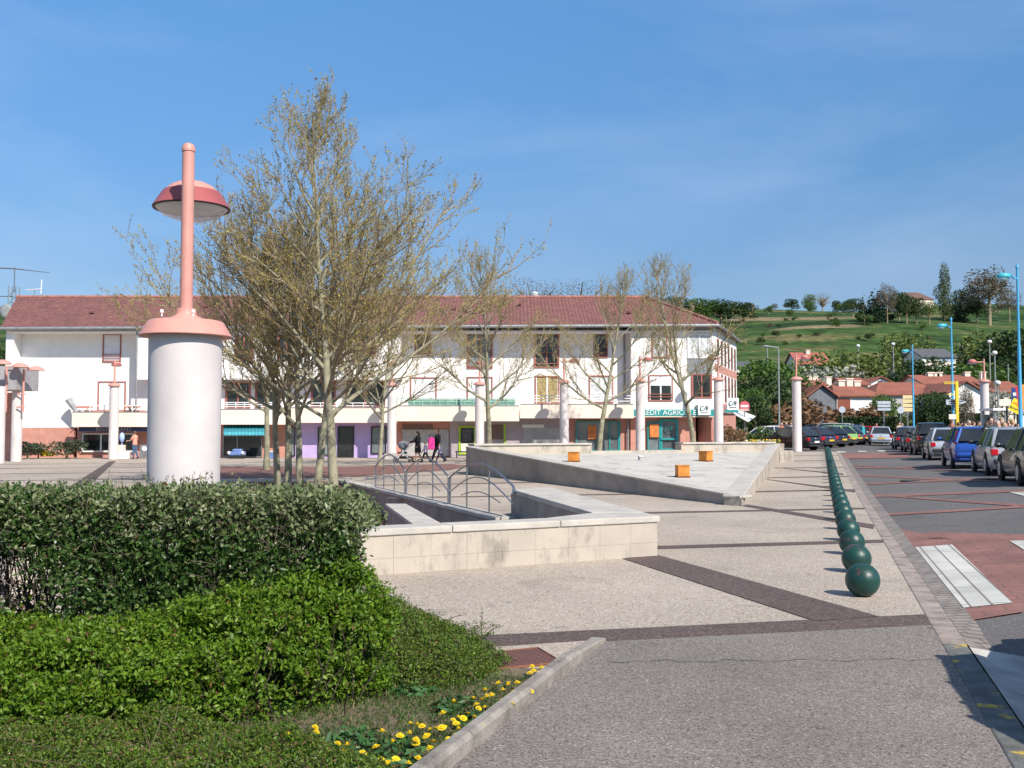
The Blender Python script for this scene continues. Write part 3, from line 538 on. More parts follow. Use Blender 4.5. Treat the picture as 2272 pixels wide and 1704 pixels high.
# ---------------------------------------------------------------- long building
bld = thing('apartment_building', 'long white two storey building with red tiled roof and shops below', 'building', (-8, 64, 0))
YW, YF, YB, YG = 64.0, 62.9, 62.35, 63.25
def wl(x, Y): return P(x, 900, Y).x
def zl(y, Y): return P(1136, y, Y).z
def bxp(m, x0, y0, x1, y1, Yf, Yb, mi=0): m.bb((wl(x0, Yf), Yf, zl(y1, Yf)), (wl(x1, Yf), Yb, zl(y0, Yf)), mi)
b = MB(); b.bb((wl(27, YW), YW, 1.9), (wl(1401, YW), 75.8, 8.25)); b.build('wall', whitew, bld)
b = MB(); bxp(b, 10, 726, 27, 949, 63.0, 72); b.build('end_pier', whitew, bld)
b = MB(); bxp(b, 303, 724.5, 889, 842, YF, YW); b.build('upper_front', whitew, bld)
b = MB(); b.prism([(wl(1401, YF), YF), (wl(1524, YF), YF), (wl(1585, YF), YF), (16.5, 73.7), (16.2, 75.8), (wl(1401, YF), 75.8)], 2.9, 8.32); b.build('bank_block', whitew, bld)
# ground floor
b = MB(); bxp(b, 27, 949, 165, 1020, YW - .004, 70); b.build('base_wall', pinkw, bld)
b = MB(); b.bb((wl(165, YG), YG + .5, -.3), (wl(1400, YG), 70, 3.0)); b.build('shop_wall', pinkw, bld)
def gp(name, x0, y0, x1, y1, m, dy=0, par=None, th=.08):
    k = MB(); Yp = YG + .5 - dy; k.bb((wl(x0, Yp), Yp - th, zl(y1, Yp)), (wl(x1, Yp), Yp + .02, zl(y0, Yp))); return k.build(name, m, par or bld)
gp('shopfront', 652, 930, 860, 1016, purple)
gp('shopfront', 998, 925, 1109.6, 1016, mauve); gp('shopfront', 1110, 925, 1246, 1016, mauve)
def gwin(x0, y0, x1, y1, frame, pane, name='shop_window', mull=(), fw=2.0, par=None, dy=.1):
    Yp = YG + .5 - dy; k = MB()
    for a in ((x0, y0, x1, y0 + fw), (x0, y1 - fw, x1, y1), (x0, y0 + fw, x0 + fw, y1 - fw), (x1 - fw, y0 + fw, x1, y1 - fw)): k.bb((wl(a[0], Yp), Yp - .07, zl(a[3], Yp)), (wl(a[2], Yp), Yp + .05, zl(a[1], Yp)))
    for mxx in mull: k.bb((wl(mxx - fw / 2, Yp), Yp - .065, zl(y1 - fw, Yp)), (wl(mxx + fw / 2, Yp), Yp + .045, zl(y0 + fw, Yp)))
    w = k.build(name, frame, par or bld); k = MB(); k.bb((wl(x0 + fw * .6, Yp), Yp - .01, zl(y1 - fw * .6, Yp)), (wl(x1 - fw * .6, Yp), Yp + .03, zl(y0 + fw * .6, Yp))); k.build('pane', pane, w); return w
gwin(184, 961, 301, 1003, whitep, glassd, mull=(226, 262), fw=3.2)
gwin(496, 966, 583, 1014, greym, glassd, mull=(528,))
gwin(640, 948, 656, 1012, blackp, glassg); gwin(706, 948, 732, 1010, blackp, glassg); gwin(750, 946, 786, 1015, blackp, glassd, 'shop_door', fw=3); gwin(824, 946, 858, 1007, blackp, glassg, fw=2.5)
gp('sign_board', 894, 942, 960, 952, mat('brown_sign', (.17, .11, .09), .6)); gp('roller_shutter', 893, 953, 996, 1012, mat('grey_shutter', (.40, .39, .375), .6, .1, 4), .03)
gwin(1018, 945, 1056, 1008, limegreen, glassd, 'poster_window', fw=4); gp('window_poster', 1027, 954, 1046, 978, mat('charcoal_poster', (.10, .095, .10), .6, .4, 8), .16); gp('window_base', 1023, 984, 1052, 1004, creamw, .12)
gp('brown_panel', 1090, 942, 1116, 975, mat('brown_sign', (.17, .11, .09), .6), .04); gp('green_post', 1118, 940, 1122, 995, limegreen, .08)
gp('roller_shutter', 1160, 948, 1244, 1000, mat('grey_shutter', (.40, .39, .375), .6), .06); gp('sign_board', 1159, 942, 1207, 949, whitep, .08)
w = gwin(1277, 934, 1376, 1000, teal, glassg, 'bank_window', mull=(1352, 1372), fw=2.5); gp('window_poster', 1304, 944, 1323, 974, orangep, .16)
bkw = MB(); bkw.bb((wl(1400, YG), YG + .3, -.2), (wl(1545, YG), 70, 3.1)); bkw.build('shop_wall', pinkw, bld)
gwin(1436, 935, 1464, 1000, teal, glassg, 'bank_window', fw=2.5, dy=.3); gp('window_poster', 1441, 941, 1461, 970, orangep, .38); dd = gwin(1464, 930, 1504, 1000, teal, mat('door_glass', (.10, .11, .12), .1, .2, 2, spec=.7), 'bank_door', fw=5, dy=.32)
gp('door_rail', 1466, 972, 1502, 976, teal, .4)
b = MB(); b.bb((wl(1545, YG), YG + 1.8, -.2), (12.8, 70, 3.0)); b.build('entry_recess', mat('dark_brown_wall', (.06, .04, .035), .7), bld)
b = MB(); b.prism([(12.5, 63.1), (16.4, 73.7), (15.8, 73.9), (11.9, 64.4)], -.2, 2.95); b.build('side_wall', pinkw, bld)
gp('entry_panel', 1553, 940, 1566, 1000, mat('brown_sign', (.17, .11, .09), .6), -1.2)
# balcony fronts and slabs, stepping up to the right
for x0, x1, y0, y1 in ((160, 332, 915, 947), (332, 640, 909, 942), (640, 880, 905, 938), (880, 1152, 901, 934.5), (1154, 1406, 897.5, 928)):
    b = MB(); b.bb((wl(x0, YB), YB, zl(y1, YB)), (wl(x1, YB), YB + .14, zl(y0, YB))); b.bb((wl(x0, YB), YB + .14, zl(y1, YB) + .004), (wl(x1, YB), YG + .6, zl(y1, YB) + .22)); o = b.build('balcony_front', creamw, bld)
    b = MB(); b.bb((wl(x0, YB) + .01, YB - .02, zl(y0, YB)), (wl(x1, YB) - .01, YB + .17, zl(y0, YB) + .05)); b.build('ledge', zinc, o)
b = MB()
for x in (330.5, 1153): b.bb((wl(x, YB) - .03, YB - .03, 2.1), (wl(x, YB) + .03, YB + .01, zl(905, YB)))
# upper windows: frame > pane, shutter, rail
def win(x0, y0, x1, y1, Y, kind, split=True, rail=None):
    fw = 2.6; k = MB()
    for a in ((x0, y0, x1, y0 + fw), (x0, y1 - fw, x1, y1), (x0, y0 + fw, x0 + fw, y1 - fw), (x1 - fw, y0 + fw, x1, y1 - fw)): k.bb((wl(a[0], Y), Y - .07, zl(a[3], Y)), (wl(a[2], Y), Y + .02, zl(a[1], Y)))
    w = k.build('window', redframe if kind != 'bay' else whitep, bld); i0, j0, i1, j1 = x0 + fw, y0 + fw, x1 - fw, y1 - fw
    pm = {'shut': shutterm, 'dark': glassd, 'curtain': curtain, 'gold': goldc, 'bay': curtain, 'bayd': glassd, 'half': glassd, 'grey': glassg}[kind]
    k = MB(); k.bb((wl(i0, Y), Y - .02, zl(j1, Y)), (wl(i1, Y), Y + .01, zl(j0, Y))); k.build('pane' if kind != 'shut' else 'shutter', pm, w)
    if kind == 'half': k = MB(); k.bb((wl(i0, Y), Y - .05, zl(j0 + (j1 - j0) * .4, Y)), (wl(i1, Y), Y - .021, zl(j0, Y))); k.build('shutter', shutterm, w)
    if split and kind not in ('shut',):
        k = MB(); cx = (i0 + i1) / 2; k.bb((wl(cx - 1.6, Y), Y - .045, zl(j1, Y)), (wl(cx + 1.6, Y), Y - .021, zl(j0, Y)))
        for q in (i0 + .9, i1 - .9): k.bb((wl(q - .9, Y), Y - .044, zl(j1, Y)), (wl(q + .9, Y), Y - .021, zl(j0, Y)))
        k.build('casement', whitep if kind in ('gold', 'curtain', 'half', 'bay') else redframe, w)
    if rail:
        k = MB()
        for yy in rail: k.bb((wl(x0, Y), Y - .12, zl(yy + 1.4, Y)), (wl(x1, Y), Y - .08, zl(yy, Y)))
        k.build('guard_rail', redframe, w)
win(226, 741, 267, 804, YW, 'shut', rail=(786, 792, 798)); win(217, 846, 279, 912, YW, 'shut')
win(919, 739, 956, 786, YW, 'dark', rail=(780,)); win(1036, 737, 1093, 818, YW, 'grey', rail=(783, 812)); win(1185, 739, 1241, 816, YW, 'dark', rail=(782, 806)); win(1317, 740, 1349, 794, YW, 'dark', False, rail=(782, 787))
win(910, 837, 969, 898, YW, 'shut'); win(1036, 836, 1093, 898, YW, 'shut'); win(1187, 834, 1241, 896, YW, 'gold'); win(1307, 833, 1361, 894, YW, 'curtain')
for a in ((345, 745, 385, 800), (520, 745, 560, 800), (615, 742, 655, 800), (700, 742, 752, 812), (800, 742, 835, 790)): win(*a, YF, 'dark', rail=(782,))
for a in ((340, 848, 372, 912), (500, 848, 556, 905), (566, 848, 622, 905), (690, 846, 745, 903), (765, 846, 855, 902)): win(*a, YW, 'bayd')
win(1447, 737, 1482, 794, YF, 'curtain', False); win(1439, 832, 1493, 890, YF, 'half', rail=(874, 880))
win(1526, 741, 1580, 795, YF, 'bay'); win(1534, 830, 1580, 883, YF, 'bayd'); b = MB(); bxp(b, 1526, 796, 1580, 829, YF - .03, YF); b.build('bay_panel', greym, bld)
b = MB(); bxp(b, 1524, 718, 1584, 738, YF - .035, YF); b.build('bay_shade_strip', mat('grey_shutter', (.40, .39, .375), .6), bld)  # grey strip standing for the eave shade above the bay window
# strip windows in the receding side facade
c0, c1 = Vector((12.66, 62.9)), Vector((16.5, 73.7)); e = c1 - c0; nn = Vector((e.y, -e.x)).normalized()
for z0, z1 in ((6.0, 7.6), (3.6, 5.4)):
    for k in (.12, .27, .42, .57, .72, .87):
        p = [c0 + e * k + nn * .03, c0 + e * (k + .07) + nn * .03, c0 + e * (k + .07) - nn * .05, c0 + e * k - nn * .05]; m = MB(); m.prism([tuple(q) for q in p], z0, z1); m.build('window', redframe, bld)
        p = [c0 + e * (k + .012) + nn * .04, c0 + e * (k + .058) + nn * .04, c0 + e * (k + .058) + nn * .031, c0 + e * (k + .012) + nn * .031]; m = MB(); m.prism([tuple(q) for q in p], z0 + .08, z1 - .08); m.build('pane', glassd, bld.children[-1])
p = [c0 + e * .02 + nn * .012, c1 + nn * .012, c1 - nn * .01, c0 + e * .02 - nn * .01]; MB().prism([tuple(q) for q in p], 5.45, 5.95).build('pink_band', pinkw, bld); MB().prism([tuple(q) for q in p], 2.92, 3.5).build('pink_band', pinkw, bld)
# railings
def rails(x0, x1, y0, y1, m, n, name='balcony_rail', post=4):
    k = MB(); Y = YB + .07
    for i in range(n): z = zl(y0 + (y1 - y0) * i / n, Y); k.bb((wl(x0, Y), Y - .02, z - .025), (wl(x1, Y), Y + .02, z + .025))
    for i in range(post + 1): X = wl(x0 + (x1 - x0) * i / post, Y); k.bb((X - .02, Y - .03, zl(y1, Y)), (X + .02, Y + .03, zl(y0, Y) + .02))
    return k.build(name, m, bld)
rails(200, 325, 900, 913, whitep, 1); rails(484, 640, 893, 906, whitep, 3, post=8); rails(640, 830, 894, 906, whitep, 2, post=8); rails(880, 1144, 884, 900, mat('mint_paint', (.30, .52, .42), .5), 2, post=14)
k = MB(); k.bb((wl(905, YB), YB + .1, zl(900, YB)), (wl(1142, YB), YB + .12, zl(886, YB))); k.build('balcony_screen', mat('green_screen', (.20, .36, .30), .5, .1, 3), bld); rails(1160, 1400, 878, 896, whitep, 3, post=8)
# roof
RE0, RE1, RR0, RR1 = P(1, 725, 62.6), P(1593, 718, 62.4), P(37, 659.5, 69.5), P(1433, 660, 69.5); BE1 = P(1640, 753, 74.0); zb_ = RE0.z
BE0 = Vector((RE0.x - 1.0, 76.6, zb_)); BEr = Vector((BE1.x, 76.6, RE1.z))
rf = MB(); rf.slab([RE0, RE1, RR1, RR0], .16); rf.slab([RE1, Vector((BE1.x, BE1.y, RE1.z)), BEr, RR1], .16); rf.slab([RR0, RR1, BEr, BE0], .16)
rfo = rf.build('roof', tilem, bld)
k = MB(); k.tube([RR0 + Vector((0, 0, .03)), RR1 + Vector((0, 0, .03))], .11, 8); k.build('ridge_tiles', mat('ridge_tile', (.34, .15, .12), .85, .2, 3), rfo)
k = MB(); k.tube([RR1 + Vector((0, 0, .03)), RE1 + Vector((0, 0, .06))], .1, 8); k.build('hip_tiles', mat('ridge_tile', (.34, .15, .12), .85), rfo)
for i in range(9): q = lerp(RE0, RE1, rnum(.05, .9)); t_ = rnum(.3, .85); w_ = lerp(q, lerp(RR0, RR1, .5) * 0 + Vector((q.x, RR0.y, RR0.z)), t_); k = MB(); k.box(w_ + Vector((0, -.05, .09)), (.22, .3, .12)); k.build('vent_tile', tilem, rfo)
k = MB(); a, c = RE0 + Vector((0, -.08, -.12)), RE1 + Vector((.05, -.08, -.12)); k.tube([a, c], .1, 8); k.build('gutter', zinc, bld)
k = MB(); k.tube([RE1 + Vector((.1, 0, -.12)), Vector((BE1.x + .1, BE1.y, RE1.z - .12))], .1, 8); k.build('gutter', zinc, bld)
k = MB(); k.bb((RE0.x + .3, 62.75, RE0.z - .34), (RE1.x - .3, YW + .05, RE0.z - .22)); k.build('soffit', whitew, bld)
for x, y0, y1, Y in ((301.5, 726, 905, YF - .1), (1386, 726, 892, YW - .1), (1393, 930, 1003, YG + .3)): k = MB(); X = wl(x, Y); k.tube([(X, Y, zl(y1, Y)), (X, Y, zl(y0, Y))], .06, 8); k.build('downpipe', zinc if Y < 64.5 else greym, bld)
# signs and awnings
k = MB(); k.bb((wl(172, YB), YB + .25, zl(957.5, YB)), (wl(332, YB), YB + .33, zl(947.5, YB))); sg = k.build('shop_sign', mat('navy_board', (.03, .04, .09), .4), bld)
text('RESTAURANT', .36, (wl(250, YB), YB + .24, zl(952.3, YB)), (R(90), 0, 0), mat('faded_lettering', (.38, .36, .36), .6), sg)
k = MB(); bxp(k, 1405, 908.5, 1586, 923, YF - .12, YF + .02); fa = k.build('bank_fascia', teal, bld); text('CREDIT AGRICOLE', .44, (wl(1479, YF - .13), YF - .135, zl(915.8, YF - .13)), (R(90), 0, 0), whitep, fa)
k = MB(); k.bb((wl(1405, YF), YF - .1, 2.55), (wl(1586, YF), YG + .4, zl(923.2, YF))); k.build('fascia_soffit', creamw, bld)
def calogo(par, c, s, rz_=0, dark=False):
    lg = mat('dark_teal_ink', (.01, .13, .14), .5); f = lambda u, w: Vector((u * math.cos(rz_), u * math.sin(rz_), w)) * s; c = Vector(c); ny = Vector((math.sin(rz_), -math.cos(rz_), 0)) * .012; o = c + ny; P3 = lambda pts: [o + f(u, w) for u, w in pts]
    m = MB(); m.tube(P3([(-.04, .20), (-.18, .24), (-.32, .12), (-.36, -.05), (-.28, -.16), (-.14, -.14), (.0, -.02)]), [.012 * s, .03 * s, .04 * s, .045 * s, .04 * s, .03 * s, .012 * s], 6)
    m.tube(P3([(-.14, -.16), (.02, .05), (.18, .26)]), [.02 * s, .03 * s, .03 * s], 6); m.tube(P3([(.18, .26), (.21, .05), (.22, -.16)]), .035 * s, 6); m.tube(P3([(.02, -.03), (.30, .02)]), .02 * s, 6); m.tube(P3([(-.34, -.34), (.30, -.34)]), .022 * s, 4); m.build('logo', lg, par)
    m = MB(); m.tube(P3([(.16, .08), (.28, .16), (.42, .19)]), [.015 * s, .03 * s, .01 * s], 6); m.tube(P3([(.27, .1), (.37, .0)]), .016 * s, 6); m.build('logo_accent', mat('logo_red_green', (.45, .10, .05), .5) if not dark else lg, par)
k = MB(); k.bb((wl(1547, YF), YF - .3, zl(921, YF)), (wl(1574.5, YF), YF - .13, zl(893.5, YF))); s1 = k.build('logo_sign', whitep, bld); calogo(s1, (wl(1560.7, YF), YF - .31, zl(907, YF)), .72)
k = MB(); k.bb((wl(1612.5, 64), 63.9, zl(909, 64)), (wl(1638.5, 64), 64.06, zl(883, 64))); s2 = k.build('logo_sign', whitep, bld); calogo(s2, (wl(1625.5, 64), 63.88, zl(895.5, 64)), .70)
k = MB(); k.bb((wl(1608, 64), 63.92, zl(915, 64)), (wl(1638, 64), 64.04, zl(909.5, 64))); k.build('sign_bar', teal, bld)
k = MB(); k.bb((wl(1612, 64) - 1.0, 63.96, zl(905, 64)), (wl(1612.5, 64), 64.0, zl(902, 64))); k.build('sign_bracket', greym, bld)
calogo(dd, (wl(1484, 63.3), YG + .08, zl(952, 63.3)), .75, dark=True)
# striped awnings
aw1, aw2 = mat('turquoise_canvas', (.05, .36, .42), .8, .05, 5), mat('pale_canvas', (.62, .68, .60), .8, .05, 5)
k = MB(); n_ = 26
for i in range(n_):
    a0, a1 = 496 + 98 * i / n_, 496 + 98 * (i + 1) / n_ ; q = lambda x, y, Y: P(x, y, Y); k.add([q(a0, 942.5, YG + .35), q(a1, 942.5, YG + .35), q(a1, 958, 61.6), q(a0, 958, 61.6)], [(0, 3, 2, 1), (0, 1, 2, 3)], i % 2); k.add([q(a0, 958, 61.6), q(a1, 958, 61.6), q(a1, 965 + (i % 2), 61.6), q(a0, 965 + (i % 2), 61.6)], [(0, 3, 2, 1)], i % 2)
k.build('awning', [aw1, mat('blue_canvas', (.10, .45, .55), .8)], bld)
k = MB(); a = [P(1607, 908, 64.4), P(1637, 910, 67), P(1676, 925, 66.4), P(1660, 937, 63.6)]; k.slab(a, .05); k.build('awning', mat('white_canvas', (.66, .65, .64), .8), bld)
# aerials
m = MB(); q = P(38, 660, 69.5)
a = thing('tv_aerial', 'small white television aerial on the roof ridge at its end', 'aerial', P(76, 660, 69.5)); q = P(76, 660, 69.5); MB().tube([q - Vector((0, 0, .3)), q + Vector((0, 0, .55))], .03, 6).build('mast', greym, a); q2 = q + Vector((0, 0, .5)); k = MB(); k.tube([q2 - Vector((.6, 0, 0)), q2 + Vector((.5, 0, .1))], .03, 5)
for i in range(5): k.tube([q2 + Vector((-.5 + .2 * i, -.3, .02 * i)), q2 + Vector((-.5 + .2 * i, .3, .02 * i))], .015, 4)
k.tube([q2 + Vector((.45, 0, -.25)), q2 + Vector((.5, 0, .75))], .03, 5); k.build('dipole_array', whitep, a)
a = thing('tower_crane', 'thin grey lattice mast with long horizontal arms beyond the left roof end', 'crane mast', P(30, 690, 110)); k = MB(); q = P(30, 700, 110)
for dx in (-.45, .45):
    for dy in (-.45, .45): k.tube([q + Vector((dx, dy, -14)), q + Vector((dx * .9, dy * .9, 3.2))], .06, 4)
for i in range(14): z = -9 + .85 * i; k.tube([q + Vector((-.42, -.42, z)), q + Vector((.42, -.42, z + .85))], .035, 4); k.tube([q + Vector((.42, -.42, z)), q + Vector((-.42, -.42, z + .85))], .035, 4)
k.tube([q + Vector((0, 0, 2.5)), q + Vector((0, 0, 5.3))], .07, 5); k.build('mast', greym, a); k = MB(); k.tube([P(-40, 593, 110), P(32, 596, 110), P(110, 605, 110)], [.09, .08, .03], 5); k.build('jib', greym, a); k = MB(); k.tube([P(-40, 656, 110), P(30, 658, 110)], .06, 5); k.tube([P(-40, 690, 110), P(30, 692, 110)], .05, 5); k.build('cable_arm', greym, a)
a = thing('satellite_dish', 'round grey satellite dish on the gable end of the roof', 'dish', P(13, 690, 68)); q = P(13, 690, 68); k = MB(); k.ball(q, (.42, .12, .5), 16, 8); k.build('dish', mat('dish_grey', (.25, .27, .27), .5), a, True); k = MB(); k.tube([q, q + Vector((.6, .3, -.4))], .04, 5); k.build('bracket', greym, a)
q = P(1187, 664, 72); a = thing('chimney_cowl', 'white chimney pot with cowl behind the roof ridge', 'chimney', q); MB().lathe([(.16, -.5), (.15, .25), (.2, .27), (.2, .32)], q, 12).build('pot', whitep, a, True); MB().lathe([(.24, .40), (.2, .5), (.02, .56)], q, 12).build('cowl', whitep, a, True)
# portico at the left edge
po = thing('portico', 'grey beam portico on white columns with salmon lamps along the left side', 'portico', P(20, 1020, 54))
k = MB(); k.bb((P(-60, 840, 55.2).x, 55.2, P(0, 864.5, 55.2).z), (P(36.5, 840, 55.2).x, 57.8, P(0, 812, 55.2).z)); k.build('beam', mat('shaded_fascia', (.33, .32, .335), .8, .08, 2), po)  # beam face coloured grey for the shade on it
for x, D in ((-3, 53), (36, 56)): q = P(x, 1000, D); MB().lathe([(.29, 0), (.285, 4.05)], (q.x, q.y, 0), 24).build('column', colw, po, True)
k = MB(); k.bb((P(5, 900, 57.7).x, 57.7, -.1), (P(26, 900, 57.7).x, 57.9, 3.9)); k.build('inner_wall', pinkw, po)
for x, xh, yt, D in ((12.5, 45, 812, 55), (51, 80, 819, 55.6), (-22, 6, 805, 54)):
    q, e = P(x, 915, D), P(xh, yt + 1, D); r = MB(); r.tube([(q.x, D, P(x, 914, D).z), (q.x, D, P(x, yt, D).z)], .06, 8); r.tube([(q.x, D, e.z), e], .035, 6); r.tube([(q.x - .35, D, P(x, 874, D).z), (q.x + .08, D, P(x, 874, D).z)], .045, 6); r.tube([(q.x - .35, D, P(x, 903, D).z), (q.x + .08, D, P(x, 903, D).z)], .045, 6)
    lp = r.build('lamp_pole', salmon, po, True); e = (e.x, D, e.z - .05)
    MB().lathe([(.46, 0), (.40, .10), (.26, .19), (.08, .25), (.005, .26)], e, 20).build('lamp_shade', salmon, lp, True)
# balcony furniture and things before the shops
Yb = YB + .8; zb2 = zl(914, Yb) - .4
a = thing('balcony_chair', 'white deck chair with a salmon cushion on the restaurant balcony', 'chair', (wl(183, Yb), Yb, zb2)); k = MB(); X = wl(183, Yb)
k.tube([(X - .5, Yb, zb2), (X + .35, Yb, zb2 + .85)], .03, 5); k.tube([(X + .5, Yb, zb2), (X - .3, Yb, zb2 + .8)], .03, 5); k.tube([(X - .5, Yb + .5, zb2), (X + .35, Yb + .5, zb2 + .85)], .03, 5); k.build('frame', whitep, a); k = MB(); k.box((X, Yb + .2, zb2 + .72), (.95, .5, .14)); k.build('cushion', salmon, a, bevel=.03)
a = thing('balcony_chair', 'folding chair with a salmon cushion beside the right end of the restaurant balcony', 'chair', (wl(291, Yb), Yb, zb2)); X = wl(291, Yb); k = MB(); k.tube([(X - .5, Yb, zb2), (X + .35, Yb, zb2 + .85)], .03, 5); k.tube([(X + .5, Yb, zb2), (X - .3, Yb, zb2 + .8)], .03, 5); k.tube([(X - .5, Yb + .5, zb2), (X + .35, Yb + .5, zb2 + .85)], .03, 5); k.build('frame', darkm, a); k = MB(); k.box((X, Yb + .2, zb2 + .75), (.9, .5, .14)); k.build('cushion', salmon, a, bevel=.03)
a = thing('folded_parasol', 'grey folded parasol leaning on the balcony edge', 'parasol', (wl(162, Yb), Yb, zb2)); k = MB(); k.tube([(wl(172, Yb), Yb, zb2 + .3), (wl(153, Yb), Yb, zb2 + 1.2)], [.1, .28], 8); k.build('canopy', mat('grey_canvas', (.35, .36, .38), .8), a, True); k = MB(); k.tube([(wl(176, Yb), Yb, zb2), (wl(172, Yb), Yb, zb2 + .3)], .03, 6); k.build('pole', greym, a)
a = thing('ice_chest', 'white ice cream chest with a pale blue cone on top outside the restaurant', 'ice chest', (wl(277, 61), 61, 0)); X = wl(277, 61); k = MB(); k.box((X, 61, .2), (.7, .5, .4)); k.build('base', whitep, a, bevel=.03); k = MB(); k.box((X - .15, 61, .62), (.38, .4, .45)); k.build('stand', creamw, a, bevel=.03); k = MB(); k.ball((X - .14, 61, 1.3), (.16, .16, .3), 12, 8); k.tube([(X - .14, 61, .8), (X - .14, 61, 1.1)], .03, 6); k.build('cone', mat('pale_blue_plastic', (.35, .50, .80), .4), a, True)
a = thing('vending_cabinet', 'grey vending cabinet with a round white sign beside the salmon shop pier', 'cabinet', (wl(325, 62), 62, 0)); X = wl(325, 62); k = MB(); k.box((X, 62, .42), (.6, .5, .84)); k.build('case', greym, a, bevel=.03); k = MB(); k.ball((X, 61.74, .6), (.16, .03, .16), 14, 8); k.build('sign', whitep, a, True)
a = thing('kiddie_ride_car', 'blue coin operated toy car under the turquoise awning', 'toy car', (wl(527, 61.6), 61.6, 0)); X = wl(527, 61.6); k = MB(); k.box((X, 61.6, .32), (1.0, .55, .26)); k.box((X + .05, 61.6, .5), (.55, .5, .2)); k.build('body', mat('blue_plastic', (.14, .22, .46), .3, coat=.5), a, bevel=.07)
for sx in (-.42, .42): k = MB(); k.ball((X + sx, 61.32, .36), .1, 10, 6); k.build('headlight', whitep, a, True)
k = MB(); k.box((X, 61.6, .09), (.9, .5, .18)); k.build('plinth', darkm, a)
a = thing('planter_box', 'small blue box standing at the foot of the shop wall', 'box', (wl(606, 62), 62, 0)); k = MB(); k.box((wl(606, 62), 62, .2), (.34, .34, .4)); k.build('tub', mat('blue_plastic', (.12, .25, .72), .3), a, bevel=.02); k = MB(); k.box((wl(606, 62), 62, .42), (.38, .38, .05)); k.build('rim', whitep, a)
a = thing('bench', 'small dark bench below the lime green poster window', 'bench', (wl(1025, 62), 62, .05)); X = wl(1025, 62); k = MB(); k.box((X, 62, .42), (.8, .35, .06)); k.build('seat', blackp, a)
for sx in (-.32, .32): k = MB(); k.box((X + sx, 62, .2), (.06, .3, .4)); k.build('leg', blackp, a)
a = thing('low_planter', 'low concrete planter block at the foot of a lamp column', 'planter', (wl(870, 60), 60, 0)); k = MB(); k.box((wl(868, 59.9), 59.9, .17), (.75, .5, .34)); k.build('trough', concrete, a, bevel=.03); k = MB(); k.box((wl(868, 59.9), 59.9, .345), (.6, .36, .02)); k.build('soil', soilm, a)
# ---------------------------------------------------------------- foreground planting
L1c, L2c = leafm('hedge_leaf', (.036, .085, .018), (.085, .15, .035), .38, .28), leafm('grey_green_leaf', (.12, .16, .06), (.25, .27, .14), .42, .25)
L3c, L4c = leafm('bright_leaf', (.085, .185, .010), (.20, .31, .03), .45, .4), leafm('olive_leaf', (.05, .095, .014), (.125, .175, .03), .5, .3)
redtip = leafm('bronze_leaf', (.14, .07, .035), (.19, .11, .05), .5, .25)
twigm = mat('hedge_twig', (.10, .075, .055), .8, .3, 8)
def nrm3(v): return v / np.maximum(1e-6, np.linalg.norm(v, axis=1, keepdims=True))
def noise2(x, y, s): return (np.sin(x * s + 1.3) * np.sin(y * s * 1.21 + .4) + .6 * np.sin(x * s * 2.3 + y * s * 1.7) + .4 * np.sin(x * s * 4.1 - y * s * 3.3 + 2)) / 2
def foliage(name, mats, blocks, parent):            # blocks: (verts, loops, material index)
    V, Lp, Mi, o = [], [], [], 0
    for v, l, m in blocks: V.append(v); Lp.append(l + o); Mi.append(np.full(len(l) // 3, m) if np.isscalar(m) else m); o += len(v)
    return npmesh(name, np.concatenate(V), np.concatenate(Lp), 3, mats, np.concatenate(Mi), parent)
def mbgeo(b):                                       # triangles of an MB, for joining with leaves
    v = np.array(b.v); l = []
    for f in b.f:
        for i in range(1, len(f) - 1): l += [f[0], f[i], f[i + 1]]
    return v, np.array(l)
hd = thing('hedge', 'clipped grey green cotoneaster hedge with gaps showing bare twigs at its left', 'hedge', (0, 0, 0))
hx0, hx1, hy0, hy1 = -5.4, -1.02, 6.55, 7.45
def htop(x, y): return 1.285 + .035 * noise2(x, y, 3.1) + .02 * noise2(x, y, 9) - .14 * np.clip((x + 1.28) / .28, 0, 1) ** 2 + .02 * np.clip((x + 2.4) * -1, -.5, .3)
def gapmask(x, z): return .5 + .5 * noise2(x * 1.0, z * 1.6 + 3, 2.6) - .62 * np.clip((-2.1 - x) * .9, 0, 1) * np.clip((1.06 - z) * 3, 0, 1)
tb = MB(); sp_, sd_ = [], []                        # branching stems, then leaves along and around them
for i in range(300):
    x = rnum(hx0, hx1 - .22); y = rnum(hy0 + .3, hy1 - .1); p = Vector((x, y, 0)); d = Vector((rnum(-.25, .25), rnum(-.3, .2), 1)); pts = [p.copy()]; H = float(htop(x, y)) * rnum(.82, 1.0)
    for k in range(6): d = (d + Vector((rnum(-.3, .3), rnum(-.35, .25), .25))).normalized(); p = p + d * H / 6; p.y = min(max(p.y, hy0 + .12), hy1); p.x = min(p.x, hx1 - .1); pts.append(p.copy())
    tb.tube(pts, [.009, .008, .007, .006, .005, .004, .003], 4, 0, False)
    for q in pts[1:]:
        for _ in range(3): e = q + Vector((rnum(-.16, .16), rnum(-.2, .12), rnum(0, .16))); tb.tube([q, (q + e) / 2 + Vector((0, 0, rnum(-.02, .03))), e], [.003, .0025, .0018], 3, 0, False)
def sprigs(pos, out, ln, per, size, jit=.018):       # short leafy shoots: leaves set along each shoot, as they grow
    k = rng.random((len(pos), per)); p = pos[:, None] + out[:, None] * (k * ln)[..., None] + rng.normal(0, jit, (len(pos), per, 3)); dd = out[:, None] * .7 + rng.normal(0, .62, (len(pos), per, 3)); p = p.reshape(-1, 3)
    return leaves_geo(p, dd.reshape(-1, 3), rng.uniform(*size, len(p)), .5, .35) + (p,)
